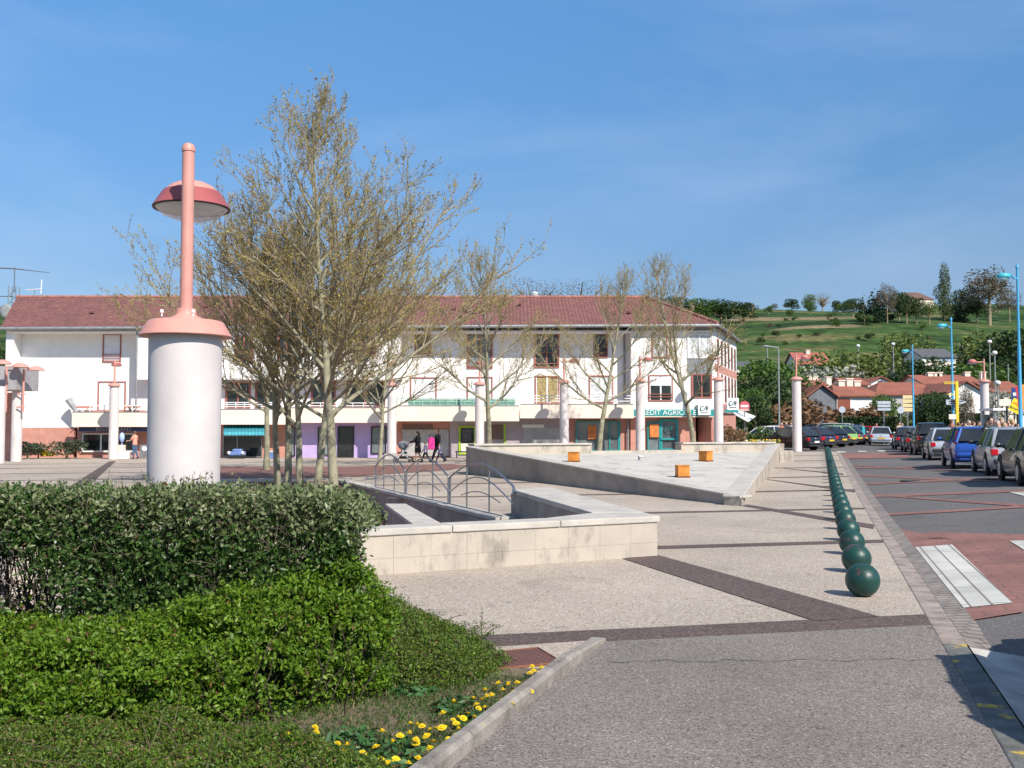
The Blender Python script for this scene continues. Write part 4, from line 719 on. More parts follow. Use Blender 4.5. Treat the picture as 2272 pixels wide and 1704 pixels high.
n = 11500; x = rng.uniform(hx0, hx1 + .02, n); T = htop(x, hy0 + .3); face = rng.random(n); z = np.where(face < .60, T * rng.uniform(.02, 1, n) ** .8, T - .05); y = np.where(face < .60, hy0 + .12 + np.abs(rng.normal(0, .06, n)), rng.uniform(hy0 + .1, hy1, n)); ze = face > .92; x = np.where(ze, hx1 - .06 - .12 * (z / T) ** 3, x); z = np.where(ze, T * rng.uniform(.05, .98, n), z)
y += .07 * noise2(x, z * 1.3, 4.2) + .04 * noise2(x, z, 10); keep = (gapmask(x, z) > rng.uniform(-.25, .40, n)) | (z > T - .2) | ze; x, y, z, T, ze = x[keep], y[keep], z[keep], T[keep], ze[keep]
out = nrm3(np.stack([rng.normal(0, .5, len(x)) + .7 * ze, np.where(z > T - .08, rng.normal(0, .5, len(x)), -.75 + rng.normal(0, .3, len(x))), .45 + rng.normal(0, .4, len(x))], 1)); pos = np.stack([x, y, z], 1)
v, l, p = sprigs(pos, out, .13, 9, (.026, .052)); Tp = htop(p[:, 0], p[:, 1]); pg = np.clip((p[:, 2] - Tp + .30) / .3, 0, .78) * (.5 + .5 * np.clip(p[:, 0] + 3.2, 0, 1)) + .08
mi = np.repeat(np.where(rng.random(len(p)) < pg, 1, np.where(rng.random(len(p)) < .012, 2, 0)), 2)
n = 30000; x2 = rng.uniform(hx0, hx1 - .1, n); z2 = rng.uniform(.05, 1.2, n); keep = gapmask(x2, z2) > rng.uniform(-.35, .25, n); x2, z2 = x2[keep], z2[keep]; c2 = np.stack([x2, rng.uniform(hy0 + .3, hy1, len(x2)), z2], 1); v2, l2 = leaves_geo(c2, rng.normal(0, 1, (len(x2), 3)), rng.uniform(.035, .06, len(x2)), .55, .3)
foliage('leaves', [L1c, L2c, redtip], [(v, l, mi), (v2, l2, 0)], hd)
sh = []; st = MB()                                  # upright young shoots above the clipped top
for i in range(330):
    x0, y0 = rnum(hx0, hx1 - .1), rnum(hy0, hy1); z0 = float(htop(x0, y0)) - .05; h = rnum(.04, .15) * (1.3 if -3.0 < x0 < -2.0 else .75); d = Vector((rnum(-.45, .45), rnum(-.4, .4), 1)).normalized(); st.tube([(x0, y0, z0), Vector((x0, y0, z0)) + d * (h + .05)], [.003, .0015], 3, 0, False)
    for k in range(7): sh.append(Vector((x0, y0, z0)) + d * (.03 + h * k / 6) + Vector((rnum(-.014, .014), rnum(-.014, .014), 0)))
c = np.array(sh); v, l = leaves_geo(c, nrm3(rng.normal(0, .7, (len(c), 3)) + np.array([0, 0, .5])), rng.uniform(.018, .034, len(c)), .42, .3)
foliage('young_shoots', [L2c, twigm], [(v, l, 0), (*mbgeo(st), 1)], hd); tb.build('stems', twigm, hd)
# bright green shrub mounding in front of the hedge
ms = thing('low_shrub', 'bright green leafy shrub mounded against the foot of the hedge', 'shrub', (0, 0, 0))
def mtop(x): return np.interp(x, [-5.6, -3.6, -3.1, -2.6, -2.2, -1.7, -1.3, -1.05, -.88, -.75], [.50, .49, .46, .48, .53, .62, .78, .82, .66, .3])
n = 92000; x = rng.uniform(-5.5, -.8, n); u = rng.random(n) ** .8; T = mtop(x) * (1 + .13 * noise2(x, u * 2, 3.3) + .08 * noise2(x, u, 9)); fy = np.interp(x, [-5.5, -3.4, -2.4, -1.6, -1.0, -.8], [5.72, 5.8, 5.86, 6.02, 6.45, 6.7])
th = u * math.pi / 2; yb = 6.75 + .12 * (x > -1.6); y = yb - (yb - fy) * np.cos(th) ** .8 + .12 * noise2(x, u * 3, 4.7) + rng.normal(0, .035, n); z = T * np.sin(th) ** .9 + rng.normal(0, .025, n)
lump = noise2(x * 1.1, z * 2.2 + y, 5.5); keep = lump > rng.uniform(-.7, .05, n); big = noise2(x * 1.0 + 2, z * 2.6 + y * .7, 3.4); x, y, z = x[keep], y[keep] - .07 * lump[keep] - .10 * big[keep], np.maximum(.02, z[keep] + .04 * lump[keep])
sub = rng.random(len(x)) < .15; out = nrm3(np.stack([rng.normal(0, .55, sub.sum()), -.65 + rng.normal(0, .35, sub.sum()), .35 + rng.normal(0, .4, sub.sum())], 1)); v, l, p = sprigs(np.stack([x, y, z], 1)[sub], out, .10, 9, (.022, .046), .014)
mi = np.repeat(np.where(rng.random(len(p)) < .12, 1, np.where(rng.random(len(p)) < .025, 2, 0)), 2); foliage('leaves', [L3c, L4c, redtip], [(v, l, mi)], ms)
tb = MB()
for i in range(160):
    x0 = rnum(-5.3, -.95); y0 = rnum(6.1, 6.8); p = Vector((x0, y0, 0)); d = Vector((rnum(-.6, .6), rnum(-.9, .1), 1)).normalized(); pts = [p.copy()]; hh = float(mtop(x0)) * rnum(.6, 1.05)
    for k in range(4): d = (d + Vector((rnum(-.3, .3), rnum(-.3, .2), rnum(-.1, .2)))).normalized(); p = p + d * hh / 4; pts.append(p.copy())
    tb.tube(pts, [.006, .005, .004, .003, .002], 4, 0, False)
tb.build('stems', twigm, ms)
# sprawling olive shrub on the right, trailing over the paving
sl_ = thing('creeping_shrub', 'sprawling olive green creeping shrub at the right end of the hedge', 'shrub', (0, 0, 0))
n = 34000; a = rng.uniform(0, 1, n); w = rng.uniform(-1, 1, n); xc = -1.15 + 1.0 * a; yc = 7.75 - .45 * a; hw = np.interp(a, [0, .3, .8, 1], [1.05, .95, .62, .25]); top = np.interp(a, [0, .25, .6, .9, 1], [.50, .40, .27, .12, .03]) * np.sqrt(np.clip(1 - w * w, 0, 1))
x = xc + rng.normal(0, .05, n) + .08 * w; y = yc + hw * w; z = np.maximum(.012, top * (1 - rng.exponential(.10, n)) + .05 * noise2(x, y, 7)); keep = noise2(x, y * 1.3, 8) > rng.uniform(-1.15, -.2, n); x, y, z = x[keep], y[keep], z[keep]
c = np.stack([x, y, z], 1); v, l = leaves_geo(c, nrm3(rng.normal(0, 1, (len(x), 3)) + np.array([0, -.3, .4])), rng.uniform(.012, .026, len(x)), .55, .3); mi = np.repeat(np.where(rng.random(len(x)) < .24, 1, np.where(rng.random(len(x)) < .07, 2, 0)), 2)
tb = MB(); ex = []
for i in range(260):
    x0, y0 = -1.2 + 1.0 * random.random() ** 1.3, rnum(6.9, 8.6); p = Vector((x0, y0, .05)); d = Vector((rnum(-.2, 1), rnum(-.6, .7), .5)).normalized(); pts = [p.copy()]; ln = rnum(.2, .5) * (1.25 - .8 * (x0 + 1.2))
    for k in range(5): d = (d + Vector((rnum(-.2, .3), rnum(-.3, .3), -.18))).normalized(); p = p + d * ln / 5; p.z = max(p.z, .015); pts.append(p.copy()); ex += [p + Vector((rnum(-.02, .02), rnum(-.02, .02), rnum(0, .02))) for _ in range(4)]
    tb.tube(pts, [.005, .0045, .004, .003, .002, .001], 4, 0, False)
c2 = np.array(ex); v2, l2 = leaves_geo(c2, nrm3(rng.normal(0, 1, (len(c2), 3))), rng.uniform(.012, .024, len(c2)), .55, .3)
foliage('leaves', [L4c, L3c, redtip], [(v, l, mi), (v2, l2, 0)], sl_); tb.build('stems', twigm, sl_)
# bed: soil, kerb, grass, creeping cover
K0, K1 = G(1345, 1423)[:2], G(1003, 1704)[:2]; K0, K1 = Vector(K0), Vector(K1); kd_ = (K1 - K0).normalized(); kn = Vector((kd_.y, -kd_.x)); kn = kn if kn.x < 0 else -kn; K2 = K0 + kd_ * 7
sheet('planting_bed', [[tuple(K0 + kn * .1), tuple(K2 + kn * .1), (-7, K2.y), (-7, 7.7), (-1.6, 8.1), (-.95, 7.9), (-.3, 7.42), tuple(K0 + kd_ * 1.12 + kn * .1)]], soilm, .018, .4)
bk = MB(); k = 0
while k < 6.9:
    a, c = K0 + kd_ * (k + .004), K0 + kd_ * min(k + .996, 6.9); prof = [(0, -.2), (0, .075), (.025, .1), (.085, .1), (.115, .07), (.115, -.2)]
    if k == 0: vs = [(a.x + kn.x * u, a.y + kn.y * u, min(z, .03)) for u, z in prof]
    else: vs = [(a.x + kn.x * u, a.y + kn.y * u, z) for u, z in prof]
    vs += [(c.x + kn.x * u, c.y + kn.y * u, z) for u, z in prof]; bk.add(vs, [tuple(range(5, -1, -1)), tuple(range(6, 12))] + [(i, (i + 1) % 6, 6 + (i + 1) % 6, 6 + i) for i in range(6)]); k += 1.0
bk.v = [(x_, y_, z_) for x_, y_, z_ in bk.v]
o_ = bk.build('bed_kerb', mat('old_kerb_concrete', (.25, .225, .195), .9, .22, 5, .5, bscale=60)); o_.data.flip_normals(); tag(o_, kind='structure')
cv = thing('access_cover', 'rusty brown rectangular metal cover plate set in the paving beside the bed', 'cover'); q = [G(*p) for p in ((1068, 1458), (1191, 1444), (1243, 1475), (1104, 1489))]
m = MB(); m.prism([tuple(p[:2]) for p in q], -.02, .022); m.build('plate', brickm('rusty_plate', (.20, .085, .06), (.165, .075, .055), (.10, .05, .045), .07, .05, R(10), .7), cv)
cen = (q[0] + q[1] + q[2] + q[3]) / 4; m = MB(); qq = [cen + (p - cen) * 1.06 for p in q]
for i in range(4): m.tube([qq[i] + Vector((0, 0, .016)), qq[(i + 1) % 4] + Vector((0, 0, .016))], .012, 4)
m.build('frame', mat('dark_rust', (.16, .06, .03), .8), cv)
def inbed(x, y): return ((x - K0.x) * kn.x + (y - K0.y) * kn.y > .12) & (y > 4.4) & (y < 8.05) & ((y < 7.12) | (x < -.42))
gr1, gr2 = leafm('grass_blade', (.035, .085, .015), (.085, .155, .03), .5, .3), leafm('dry_grass', (.17, .125, .065), (.24, .19, .10), .7, .2)
n = 60000; x = rng.uniform(-3.4, .72, n); y = rng.uniform(4.5, 8.0, n); pt = noise2(x, y, 2.7) + .5 * noise2(x, y, 8); keep = inbed(x, y) & (pt > rng.uniform(-1.5, .0, n)); x, y = x[keep], y[keep]
d = nrm3(np.stack([rng.normal(0, .55, len(x)), rng.normal(0, .55, len(x)), rng.uniform(.25, 1, len(x))], 1)); s = rng.uniform(.025, .075, len(x)); s = s * .8; c = np.stack([x, y, np.full(len(x), .02)], 1) + d * s[:, None] * .45
v, l = leaves_geo(c, d, s, .13, .2); foliage('grass', [gr1, gr2], [(v, l, np.repeat((rng.random(len(x)) < .16).astype(int), 2))], None)['kind'] = 'stuff'
n = 6500; x = rng.uniform(-2.6, .6, n); y = rng.uniform(4.9, 7.6, n); keep = inbed(x, y) & (noise2(x + 3, y, 3.1) > .15); x, y = x[keep], y[keep]; d = nrm3(np.stack([rng.normal(0, 1, len(x)), rng.normal(0, 1, len(x)), rng.uniform(.1, .6, len(x))], 1)); c = np.stack([x, y, rng.uniform(.03, .06, len(x))], 1)
v, l = leaves_geo(c, d, rng.uniform(.04, .1, len(x)), .38, .3, up=1); foliage('weeds', [leafm('weed_leaf', (.035, .10, .03), (.07, .16, .045), .5, .25)], [(v, l, 0)], None)['kind'] = 'stuff'
# low tangled ground cover along the bottom left
n = 120000; x = rng.uniform(-3.9, -.55, n); y = rng.uniform(4.55, 6.25, n); lim = np.interp(x, [-3.9, -2.0, -1.3, -.8, -.55], [6.2, 6.1, 5.75, 5.35, 5.05]); H = .17 * (.75 + .5 * noise2(x, y, 5)) * np.clip((lim - y) * 4, 0, 1); z = H * (1 - rng.exponential(.22, n)); keep = (y < lim) & (z > .015) & (noise2(x, y, 9) > rng.uniform(-1.2, -.1, n)); x, y, z = x[keep], y[keep], z[keep]; c = np.stack([x, y, z + .012], 1)
v, l = leaves_geo(c, nrm3(rng.normal(0, 1, (len(x), 3)) + np.array([0, -.1, .35])), rng.uniform(.012, .026, len(x)), .5, .3); tb = MB()
for i in range(110):
    p = Vector((rnum(-3.8, -.9), rnum(4.7, 5.9), .05)); d = Vector((rnum(-1, 1), rnum(-.7, .7), .35)).normalized(); pts = [p.copy()]
    for k in range(4): d = (d + Vector((rnum(-.3, .3), rnum(-.3, .3), -.1))).normalized(); p = p + d * rnum(.05, .11); p.z = max(.02, p.z); pts.append(p.copy())
    tb.tube(pts, [.003, .003, .0025, .002, .0015], 3, 0, False)
foliage('ground_cover', [L4c, L3c, redtip, mat('dry_twig', (.13, .10, .06), .9, .3, 9)], [(v, l, np.repeat(np.where(rng.random(len(x)) < .26, 1, np.where(rng.random(len(x)) < .13, 2, 0)), 2)), (*mbgeo(tb), 3)], None)['kind'] = 'stuff'
# dandelions and daisies
def flower(name, petals, r, pm, cm, h, lab, cat, grp, rings=2):
    b = MB(); b.tube([(0, 0, 0), (.004, 0, h * .5), (0, 0, h)], [.0025, .0025, .002], 5, 1)
    for q in range(rings):
        for k in range(petals):
            a = 2 * math.pi * (k + .5 * q) / petals; rr = r * (1 - .33 * q); z = h + .004 * q; w = rr * (2.2 / petals) ; ca, sa = math.cos(a), math.sin(a)
            b.add([(ca * r * .1, sa * r * .1, z), (ca * rr * .7 - sa * w, sa * rr * .7 + ca * w, z + .006), (ca * rr, sa * rr, z + .004 + .004 * q), (ca * rr * .7 + sa * w, sa * rr * .7 - ca * w, z + .006)], [(0, 1, 2, 3)], 0)
    b.ball((0, 0, h + .005), (r * .32, r * .32, r * .22), 8, 5, 2)
    o = b.build(name, [pm, gr1, cm]); return tag(o, lab, cat, grp)
dy_, dyc = mat('dandelion_petal', (.82, .60, .01), .6, .06, 30), mat('dandelion_heart', (.72, .42, .01), .6, .1, 30)
fd = flower('dandelion', 16, .021, dy_, dyc, .075, 'open yellow dandelion flower in the grass of the planting bed', 'flower', 'dandelions in the bed', 3)
dl = [(75, 1070), (245, 1035), (255, 1075), (375, 1130), (412, 1187), (475, 1160), (540, 1178), (405, 1228), (690, 1082), (668, 1140), (790, 1090), (797, 1112), (845, 1090), (870, 1120), (892, 1115), (870, 1000), (885, 1028), (935, 1022), (1000, 1032), (1015, 1026), (1060, 1040), (1090, 1020), (990, 1080), (1003, 1110), (1078, 1078), (1005, 1168), (1058, 1145), (1078, 1120), (1155, 1083), (1165, 1058), (1280, 1022), (1143, 892), (1080, 958), (1100, 972), (1140, 990), (1165, 958), (1150, 962), (1240, 962), (1245, 920), (1200, 940), (1280, 875), (1302, 858), (1318, 820), (1340, 895), (1345, 857), (1370, 842), (1395, 882), (1392, 910), (1378, 775), (1395, 762), (1425, 857), (1437, 812), (1455, 903), (1490, 820), (1475, 815), (1500, 822), (1490, 735), (1522, 752), (1465, 760), (1525, 795), (1545, 805), (1590, 745), (1600, 665), (1612, 670), (1622, 668), (1640, 675), (1655, 660), (1668, 655), (685, 1230), (755, 1200), (762, 1250), (830, 1252), (870, 1240), (1240, 850), (1585, 800), (1600, 680)]
for i, (u, w) in enumerate(dl):
    q = G(600 + u / 2.765, 1250 + w / 2.765, .05); o = fd if i == 0 else fd.copy()
    if i: COL.objects.link(o)
    o.location = (q.x, q.y, .004); o.rotation_euler = (rnum(.1, .55), rnum(-.3, .3), rnum(0, 6)); s_ = rnum(.95, 1.4); o.scale = (s_, s_, rnum(.7, 1.15))
fw_ = flower('daisy', 11, .013, whitep, dyc, .04, 'tiny white daisy flower in the grass of the planting bed', 'flower', 'daisies in the bed', 1)
for i, (u, w) in enumerate([(275, 1200), (292, 1190), (338, 1160), (352, 1166), (382, 1218), (535, 1140), (1100, 1150), (1112, 1160), (1150, 1145), (1215, 918)]):
    q = G(600 + u / 2.765, 1250 + w / 2.765, .04); o = fw_ if i == 0 else fw_.copy()
    if i: COL.objects.link(o)
    o.location = (q.x, q.y, .004); o.rotation_euler = (rnum(0, .4), 0, rnum(0, 6))
# ---------------------------------------------------------------- ball bollards
bm_ = mat('bollard_green', (.012, .060, .048), .38, .2, 5, .15, col2=(.008, .036, .030), bscale=60)
def rustspots():
    t = bm_.node_tree; n = t.nodes.new; l = t.links.new; b = t.nodes['Principled BSDF']; g = n('ShaderNodeTexCoord'); oi = n('ShaderNodeObjectInfo'); ad = n('ShaderNodeVectorMath'); l(g.outputs['Object'], ad.inputs[0]); l(oi.outputs['Location'], ad.inputs[1])
    no = n('ShaderNodeTexNoise'); no.inputs['Scale'].default_value = 5.5; no.inputs['Detail'].default_value = 7; no.inputs['Roughness'].default_value = .65; l(ad.outputs[0], no.inputs['Vector'])
    sx = n('ShaderNodeSeparateXYZ'); l(g.outputs['Object'], sx.inputs[0]); ma = n('ShaderNodeMath'); ma.operation = 'MULTIPLY_ADD'; l(sx.outputs[2], ma.inputs[0]); ma.inputs[1].default_value = .55; l(no.outputs[0], ma.inputs[2])
    r = n('ShaderNodeValToRGB'); r.color_ramp.elements[0].position = .72; r.color_ramp.elements[1].position = .78; l(ma.outputs[0], r.inputs[0]); m = n('ShaderNodeMix'); m.data_type = 'RGBA'; m.inputs['B'].default_value = (.085, .045, .036, 1); l(r.outputs[0], m.inputs['Factor']); l(b.inputs['Base Color'].links[0].from_socket, m.inputs['A']); l(m.outputs['Result'], b.inputs['Base Color'])
rustspots()
ORD = ['first', 'second', 'third', 'fourth', 'fifth', 'sixth', 'seventh', 'eighth', 'ninth', 'tenth', 'eleventh', 'twelfth', 'thirteenth', 'fourteenth', 'fifteenth', 'sixteenth', 'seventeenth', 'eighteenth', 'nineteenth', 'twentieth', 'twenty-first', 'twenty-second', 'twenty-third', 'twenty-fourth', 'twenty-fifth', 'twenty-sixth', 'twenty-seventh', 'twenty-eighth', 'twenty-ninth', 'thirtieth']
b0 = thing('ball_bollard', 'rusty topped dark green ball bollard nearest the camera in the kerb row', 'bollard', (0, 0, 0), 0, 'green ball bollards along the kerb')
m = MB(); m.ball((0, 0, .168), .178, 40, 24); m.build('ball', bm_, b0, 2, local=True); m = MB(); m.lathe([(.07, -.02), (.07, .004), (.05, .012)], (0, 0, 0), 20); m.build('foot', mat('dark_rust', (.16, .06, .03), .8), b0, True, local=True)
for i in range(29):
    p = TS(.41, 11.3 + 1.86 * i); place(b0, (p[0], p[1], gz(*p)), rnum(0, 6), 1, None if i == 0 else '%s dark green ball bollard in the kerb row counting from the nearest' % ORD[i], 'green ball bollards along the kerb', i == 0)
# ---------------------------------------------------------------- plane trees in bud
bark = mat('plane_bark', (.31, .29, .195), .85, .25, 3.2, .5, col2=(.14, .125, .085), bscale=26); twigb = mat('tree_twig', (.33, .265, .165), .85, .2, 6, col2=(.21, .165, .105))
bud1, bud2 = leafm('olive_bud', (.36, .31, .07), (.60, .52, .13), .6, .45), leafm('brown_bud', (.26, .175, .07), (.38, .27, .11), .7, .4)
def gen_tree(seed, H, tr, clear, spread, nl, r=None, bend=.0, dens=1.0, lean=(0, 0)):
    rd = random.Random(seed); T, Cw, bp, bd = MB(), MB(), [], []
    def poly(p, d, L_, n, wob, up):
        pts = [p.copy()]; ds = [d.copy()]
        for _ in range(n):
            d = (d + Vector((rd.gauss(0, wob), rd.gauss(0, wob), rd.gauss(0, wob * .6) + up))).normalized(); p = p + d * (L_ / n); pts.append(p.copy()); ds.append(d.copy())
        return pts, ds
    def at(pts, ds, k):
        f = k * (len(pts) - 1); i = min(int(f), len(pts) - 2); return pts[i].lerp(pts[i + 1], f - i), ds[min(i + 1, len(ds) - 1)]
    def buds(pts, ds, k0, n):
        for _ in range(n):
            q, d = at(pts, ds, rd.uniform(k0, 1)); bp.append(q + Vector((rd.gauss(0, .018), rd.gauss(0, .018), rd.gauss(0, .018)))); bd.append(d + Vector((rd.gauss(0, .8), rd.gauss(0, .8), rd.gauss(0, .6))))
    def side(d, ang):
        a = rd.uniform(0, 2 * math.pi); u = d.orthogonal().normalized(); w = d.cross(u); return (d * math.cos(ang) + (u * math.cos(a) + w * math.sin(a)) * math.sin(ang)).normalized()
    def twig(p, d, L_):
        pts, ds = poly(p, d, L_, 3, .16, .13); Cw.tube(pts, [.006, .005, .004, .003], 3, 0, False); buds(pts, ds, .1, int((2 + L_ * 8.5) * dens))
        if L_ > .45:
            for _ in range(2): q, e = at(pts, ds, rd.uniform(.25, .75)); p2, d2 = poly(q, side(e, rd.uniform(.4, .8)), L_ * .45, 2, .12, .15); Cw.tube(p2, [.0045, .0038, .003], 3, 0, False); buds(p2, d2, .1, int(2 * dens))
    trunk, td = poly(Vector((0, 0, -.15)), Vector((lean[0], lean[1], 1)).normalized(), H * .93, 14, .045, .05)
    rad = [tr * (1.18 if i == 0 else 1) * max(.06, (1 - (i / 14) ** .8 * .94)) for i in range(15)]; T.tube(trunk, rad, 12, 0, False)
    limbs = []
    for i in range(nl):
        k = clear / H + (1 - clear / H) * (.0 + .93 * (i / (nl - 1)) ** 1.05); q, d = at(trunk, td, min(.97, k)); f = 1 - i / (nl - 1); az = 2.399 * i + rd.uniform(-.4, .4); ang = R(rd.uniform(50, 66)) * (.45 + .62 * f)
        dv = Vector((math.cos(az) * math.sin(ang), math.sin(az) * math.sin(ang), math.cos(ang))); L_ = spread * (.20 + .98 * f ** .95) * rd.uniform(.75, 1.15); pts, ds = poly(q, dv, L_, 7, .085, .07); r0 = tr * (.17 + .27 * f)
        T.tube(pts, [max(.008, r0 * (1 - j / 7.6)) for j in range(8)], 7, 0, False); limbs.append((pts, ds, L_, r0)); buds(pts, ds, .6, 4)
    limbs.append((trunk[9:], td[9:], H * .3, .02))
    for pts, ds, L_, r0 in limbs:
        ns = int(3 + L_ * 2.6)
        for j in range(ns):
            k = rd.uniform(.16, .97); q, d = at(pts, ds, k); l2 = L_ * rd.uniform(.26, .46) * (1.15 - .5 * k) + .22; p2, d2 = poly(q, side(d, rd.uniform(.35, .85)), l2, 5, .10, .12); Cw.tube(p2, [max(.006, r0 * .33 * (1 - i / 5.6)) for i in range(6)], 4, 0, False); buds(p2, d2, .2, int((1 + l2 * 3) * dens))
            for _ in range(int(1.5 + l2 * 3.8)): q2, e2 = at(p2, d2, rd.uniform(.15, 1)); twig(q2, side(e2, rd.uniform(.3, .8)), rd.uniform(.25, .7))
        for _ in range(3): q, d = at(pts, ds, rd.uniform(.7, 1)); twig(q, side(d, .35), rd.uniform(.5, .95))
    r_ = thing('plane_tree', '-', 'tree'); T.build('trunk', bark, r_, 2, local=True)
    c = np.array(bp); v, l = leaves_geo(c, np.array(bd), rng.uniform(.035, .085, len(c)), .6, .5)
    foliage('crown', [bud1, bud2, twigb], [(v, l, np.repeat((rng.random(len(c)) < .42).astype(int), 2)), (*mbgeo(Cw), 2)], r_); return r_
grp = 'budding plane trees on the plaza'
def pt(x, D, z=None): q = P(x, 1000, D); return (q.x, D, gz(q.x, D) if z is None else z)
tv = [gen_tree(11, 12.9, .165, 3.0, 5.6, 25, dens=1.0), gen_tree(23, 10.0, .135, 2.5, 5.2, 20, dens=.95), gen_tree(35, 11.3, .17, 3.2, 4.3, 17, lean=(.02, 0), dens=.8), gen_tree(47, 10.2, .15, 2.9, 4.2, 16, dens=.85)]
S_ = [(0, 744, 29.0, -.48, .4, 1, 'tallest plane tree with the pale trunk at the right of the dense clump'), (1, 701, 30.5, -.34, 1.2, 1.0, 'plane tree second from the right in the dense clump behind the hedge'), (1, 668, 31.6, -.24, 2.9, .95, 'plane tree with a forked trunk third from the right in the dense clump'), (3, 638, 33, -.11, 4.4, .9, 'slim plane tree fourth from the right in the dense clump'), (1, 616, 32.4, -.16, 5.3, .93, 'plane tree with reddish foot second from the left in the dense clump'), (3, 592, 44, 0, 2.6, 1.0, 'plane tree standing farthest back at the left of the dense clump'),
      (1, 843, 48.8, None, 2.0, .92, 'crooked plane tree between the dense clump and the family with the stroller'), (2, 1086, 50, None, 1.1, .97, 'plane tree before the column beside the lime green poster window'), (2, 1329, 52.2, None, 3.6, .96, 'plane tree before the bank window at the back of the basin'), (2, 1541, 53, None, 5.2, 1.03, 'plane tree before the bank sign at the basin corner')]
seen = set()
for vi, x, D, z, rz_, sc, lab in S_:
    place(tv[vi], pt(x, D, z), rz_, (sc, sc, sc), lab, grp, vi not in seen); seen.add(vi)
# ---------------------------------------------------------------- far trees, hedges, bushes
def crownmesh(seed, w, h, n, size, shape, m, clear=.2, lumps=9):
    r = np.random.default_rng(seed); cs = []
    for i in range(lumps):
        if shape == 'round': a = r.uniform(0, 6.28); e = r.uniform(-.5, 1); q = (math.cos(a) * w * .3 * math.sqrt(max(0, 1 - e * e * .7)), math.sin(a) * w * .3 * math.sqrt(max(0, 1 - e * e * .7)), h * (clear + (1 - clear) * (.5 + .33 * e)), w * r.uniform(.2, .32), h * (1 - clear) * r.uniform(.17, .26))
        elif shape == 'column': k = i / (lumps - 1); q = (r.normal(0, w * .08), r.normal(0, w * .08), h * (clear + (1 - clear) * (.05 + .9 * k)), w * (.46 - .3 * abs(k - .4)), h * .16)
        else: k = i / (lumps - 1); q = (r.normal(0, w * .05), r.normal(0, w * .05), h * (clear + (1 - clear) * (.04 + .92 * k)), w * .5 * (1.02 - k * .93), h * .10)
        cs.append(q)
    cs = np.array(cs); wt = cs[:, 3] ** 2; ix = r.choice(lumps, n, p=wt / wt.sum()); d = r.normal(size=(n, 3)); d /= np.linalg.norm(d, axis=1, keepdims=True); rad = r.uniform(.35, 1.08, n) ** .6
    c = cs[ix][:, :3] + d * rad[:, None] * np.stack([cs[ix][:, 3], cs[ix][:, 3], cs[ix][:, 4]], 1)
    return leaves_geo(c, d + r.normal(0, .6, (n, 3)), r.uniform(.6, 1.3, n) * size, .8, .4)
FT = {}
def fartree(kind):
    if kind in FT: return FT[kind]
    spec = {'round_dark': ('round', 7, 8, 2600, .40, 'fm_dark', .08, (.026, .055, .016), (.06, .10, .028)), 'round_green': ('round', 7, 7, 2300, .38, 'fm_green', .08, (.055, .12, .02), (.10, .17, .03)), 'round_yellow': ('round', 7, 7, 1900, .34, 'fm_yellow', .15, (.10, .14, .025), (.16, .19, .05)),
            'poplar': ('column', 4.2, 18, 4200, .36, 'fm_poplar', .06, (.085, .12, .04), (.15, .18, .07)), 'conifer': ('cone', 6, 10, 1500, .55, 'fm_conifer', .05, (.012, .034, .014), (.03, .06, .025)), 'brown': ('round', 8, 13, 4200, .30, 'fm_brown', .03, (.11, .09, .06), (.19, .155, .10)),
            'bare': ('round', 8, 8, 1700, .13, 'fm_bare', .2, (.13, .12, .105), (.20, .185, .165)), 'blossom': ('round', 5, 5, 800, .28, 'fm_blossom', .15, (.22, .23, .18), (.42, .42, .36)), 'bush': ('round', 3, 2.2, 700, .25, 'fm_bush', -.2, (.04, .085, .015), (.08, .13, .03)), 'red_bush': ('round', 2.4, 2, 700, .2, 'fm_redb', -.15, (.16, .09, .045), (.26, .15, .08)), 'laurel': ('round', 2.4, 1.6, 900, .16, 'fm_laurel', -.3, (.035, .055, .028), (.075, .10, .055))}[kind]
    sh_, w, h, n, sz, mn, cl, c1, c2 = spec; v, l = crownmesh(len(FT) + 3, w, h, n, sz, sh_, None, max(cl, 0)); r_ = thing({'bush': 'bush', 'red_bush': 'bush', 'laurel': 'bush', 'conifer': 'conifer', 'poplar': 'poplar_tree'}.get(kind, 'tree'), '-', 'bush' if 'bush' in kind or kind == 'laurel' else 'tree')
    foliage('crown', [leafm(mn, c1, c2, .6, .2)], [(v, l, 0)], r_); t = MB(); rd = random.Random(kind); t.tube([(0, 0, -.3), (0, 0, h * .35), (.1, 0, h * .75)], [.035 * w, .03 * w, .012 * w], 7)
    for i in range(60 if kind == 'bare' else 9):
        a = rd.uniform(0, 6.28); z = h * rd.uniform(.25, .6); e = h * rd.uniform(.15, .38); t.tube([(0, 0, z), (math.cos(a) * w * .2, math.sin(a) * w * .2, z + e * .6), (math.cos(a) * w * .36, math.sin(a) * w * .36, z + e)], [.014 * w, .009 * w, .004 * w], 4)
    t.build('trunk', twigb, r_, local=True); FT[kind] = [r_, h, w, False]; return FT[kind]
def ftree(kind, x, yb_, yt, lab, wf=1.0, D=None, grp_=None):   # base and top pixel rows; grounded on the terrain
    e = fartree(kind); q = GT(x, yb_) if D is None else P(x, yb_, D)
    if D is not None: q.z = tz(q.x, D)
    top = P(x, yt, q.y).z; s = (top - q.z) / e[1]; o = place(e[0], q, rnum(0, 6), (s * wf, s * wf, s), lab, grp_, not e[3]); e[3] = True; return o
hg = 'trees on the hillside'
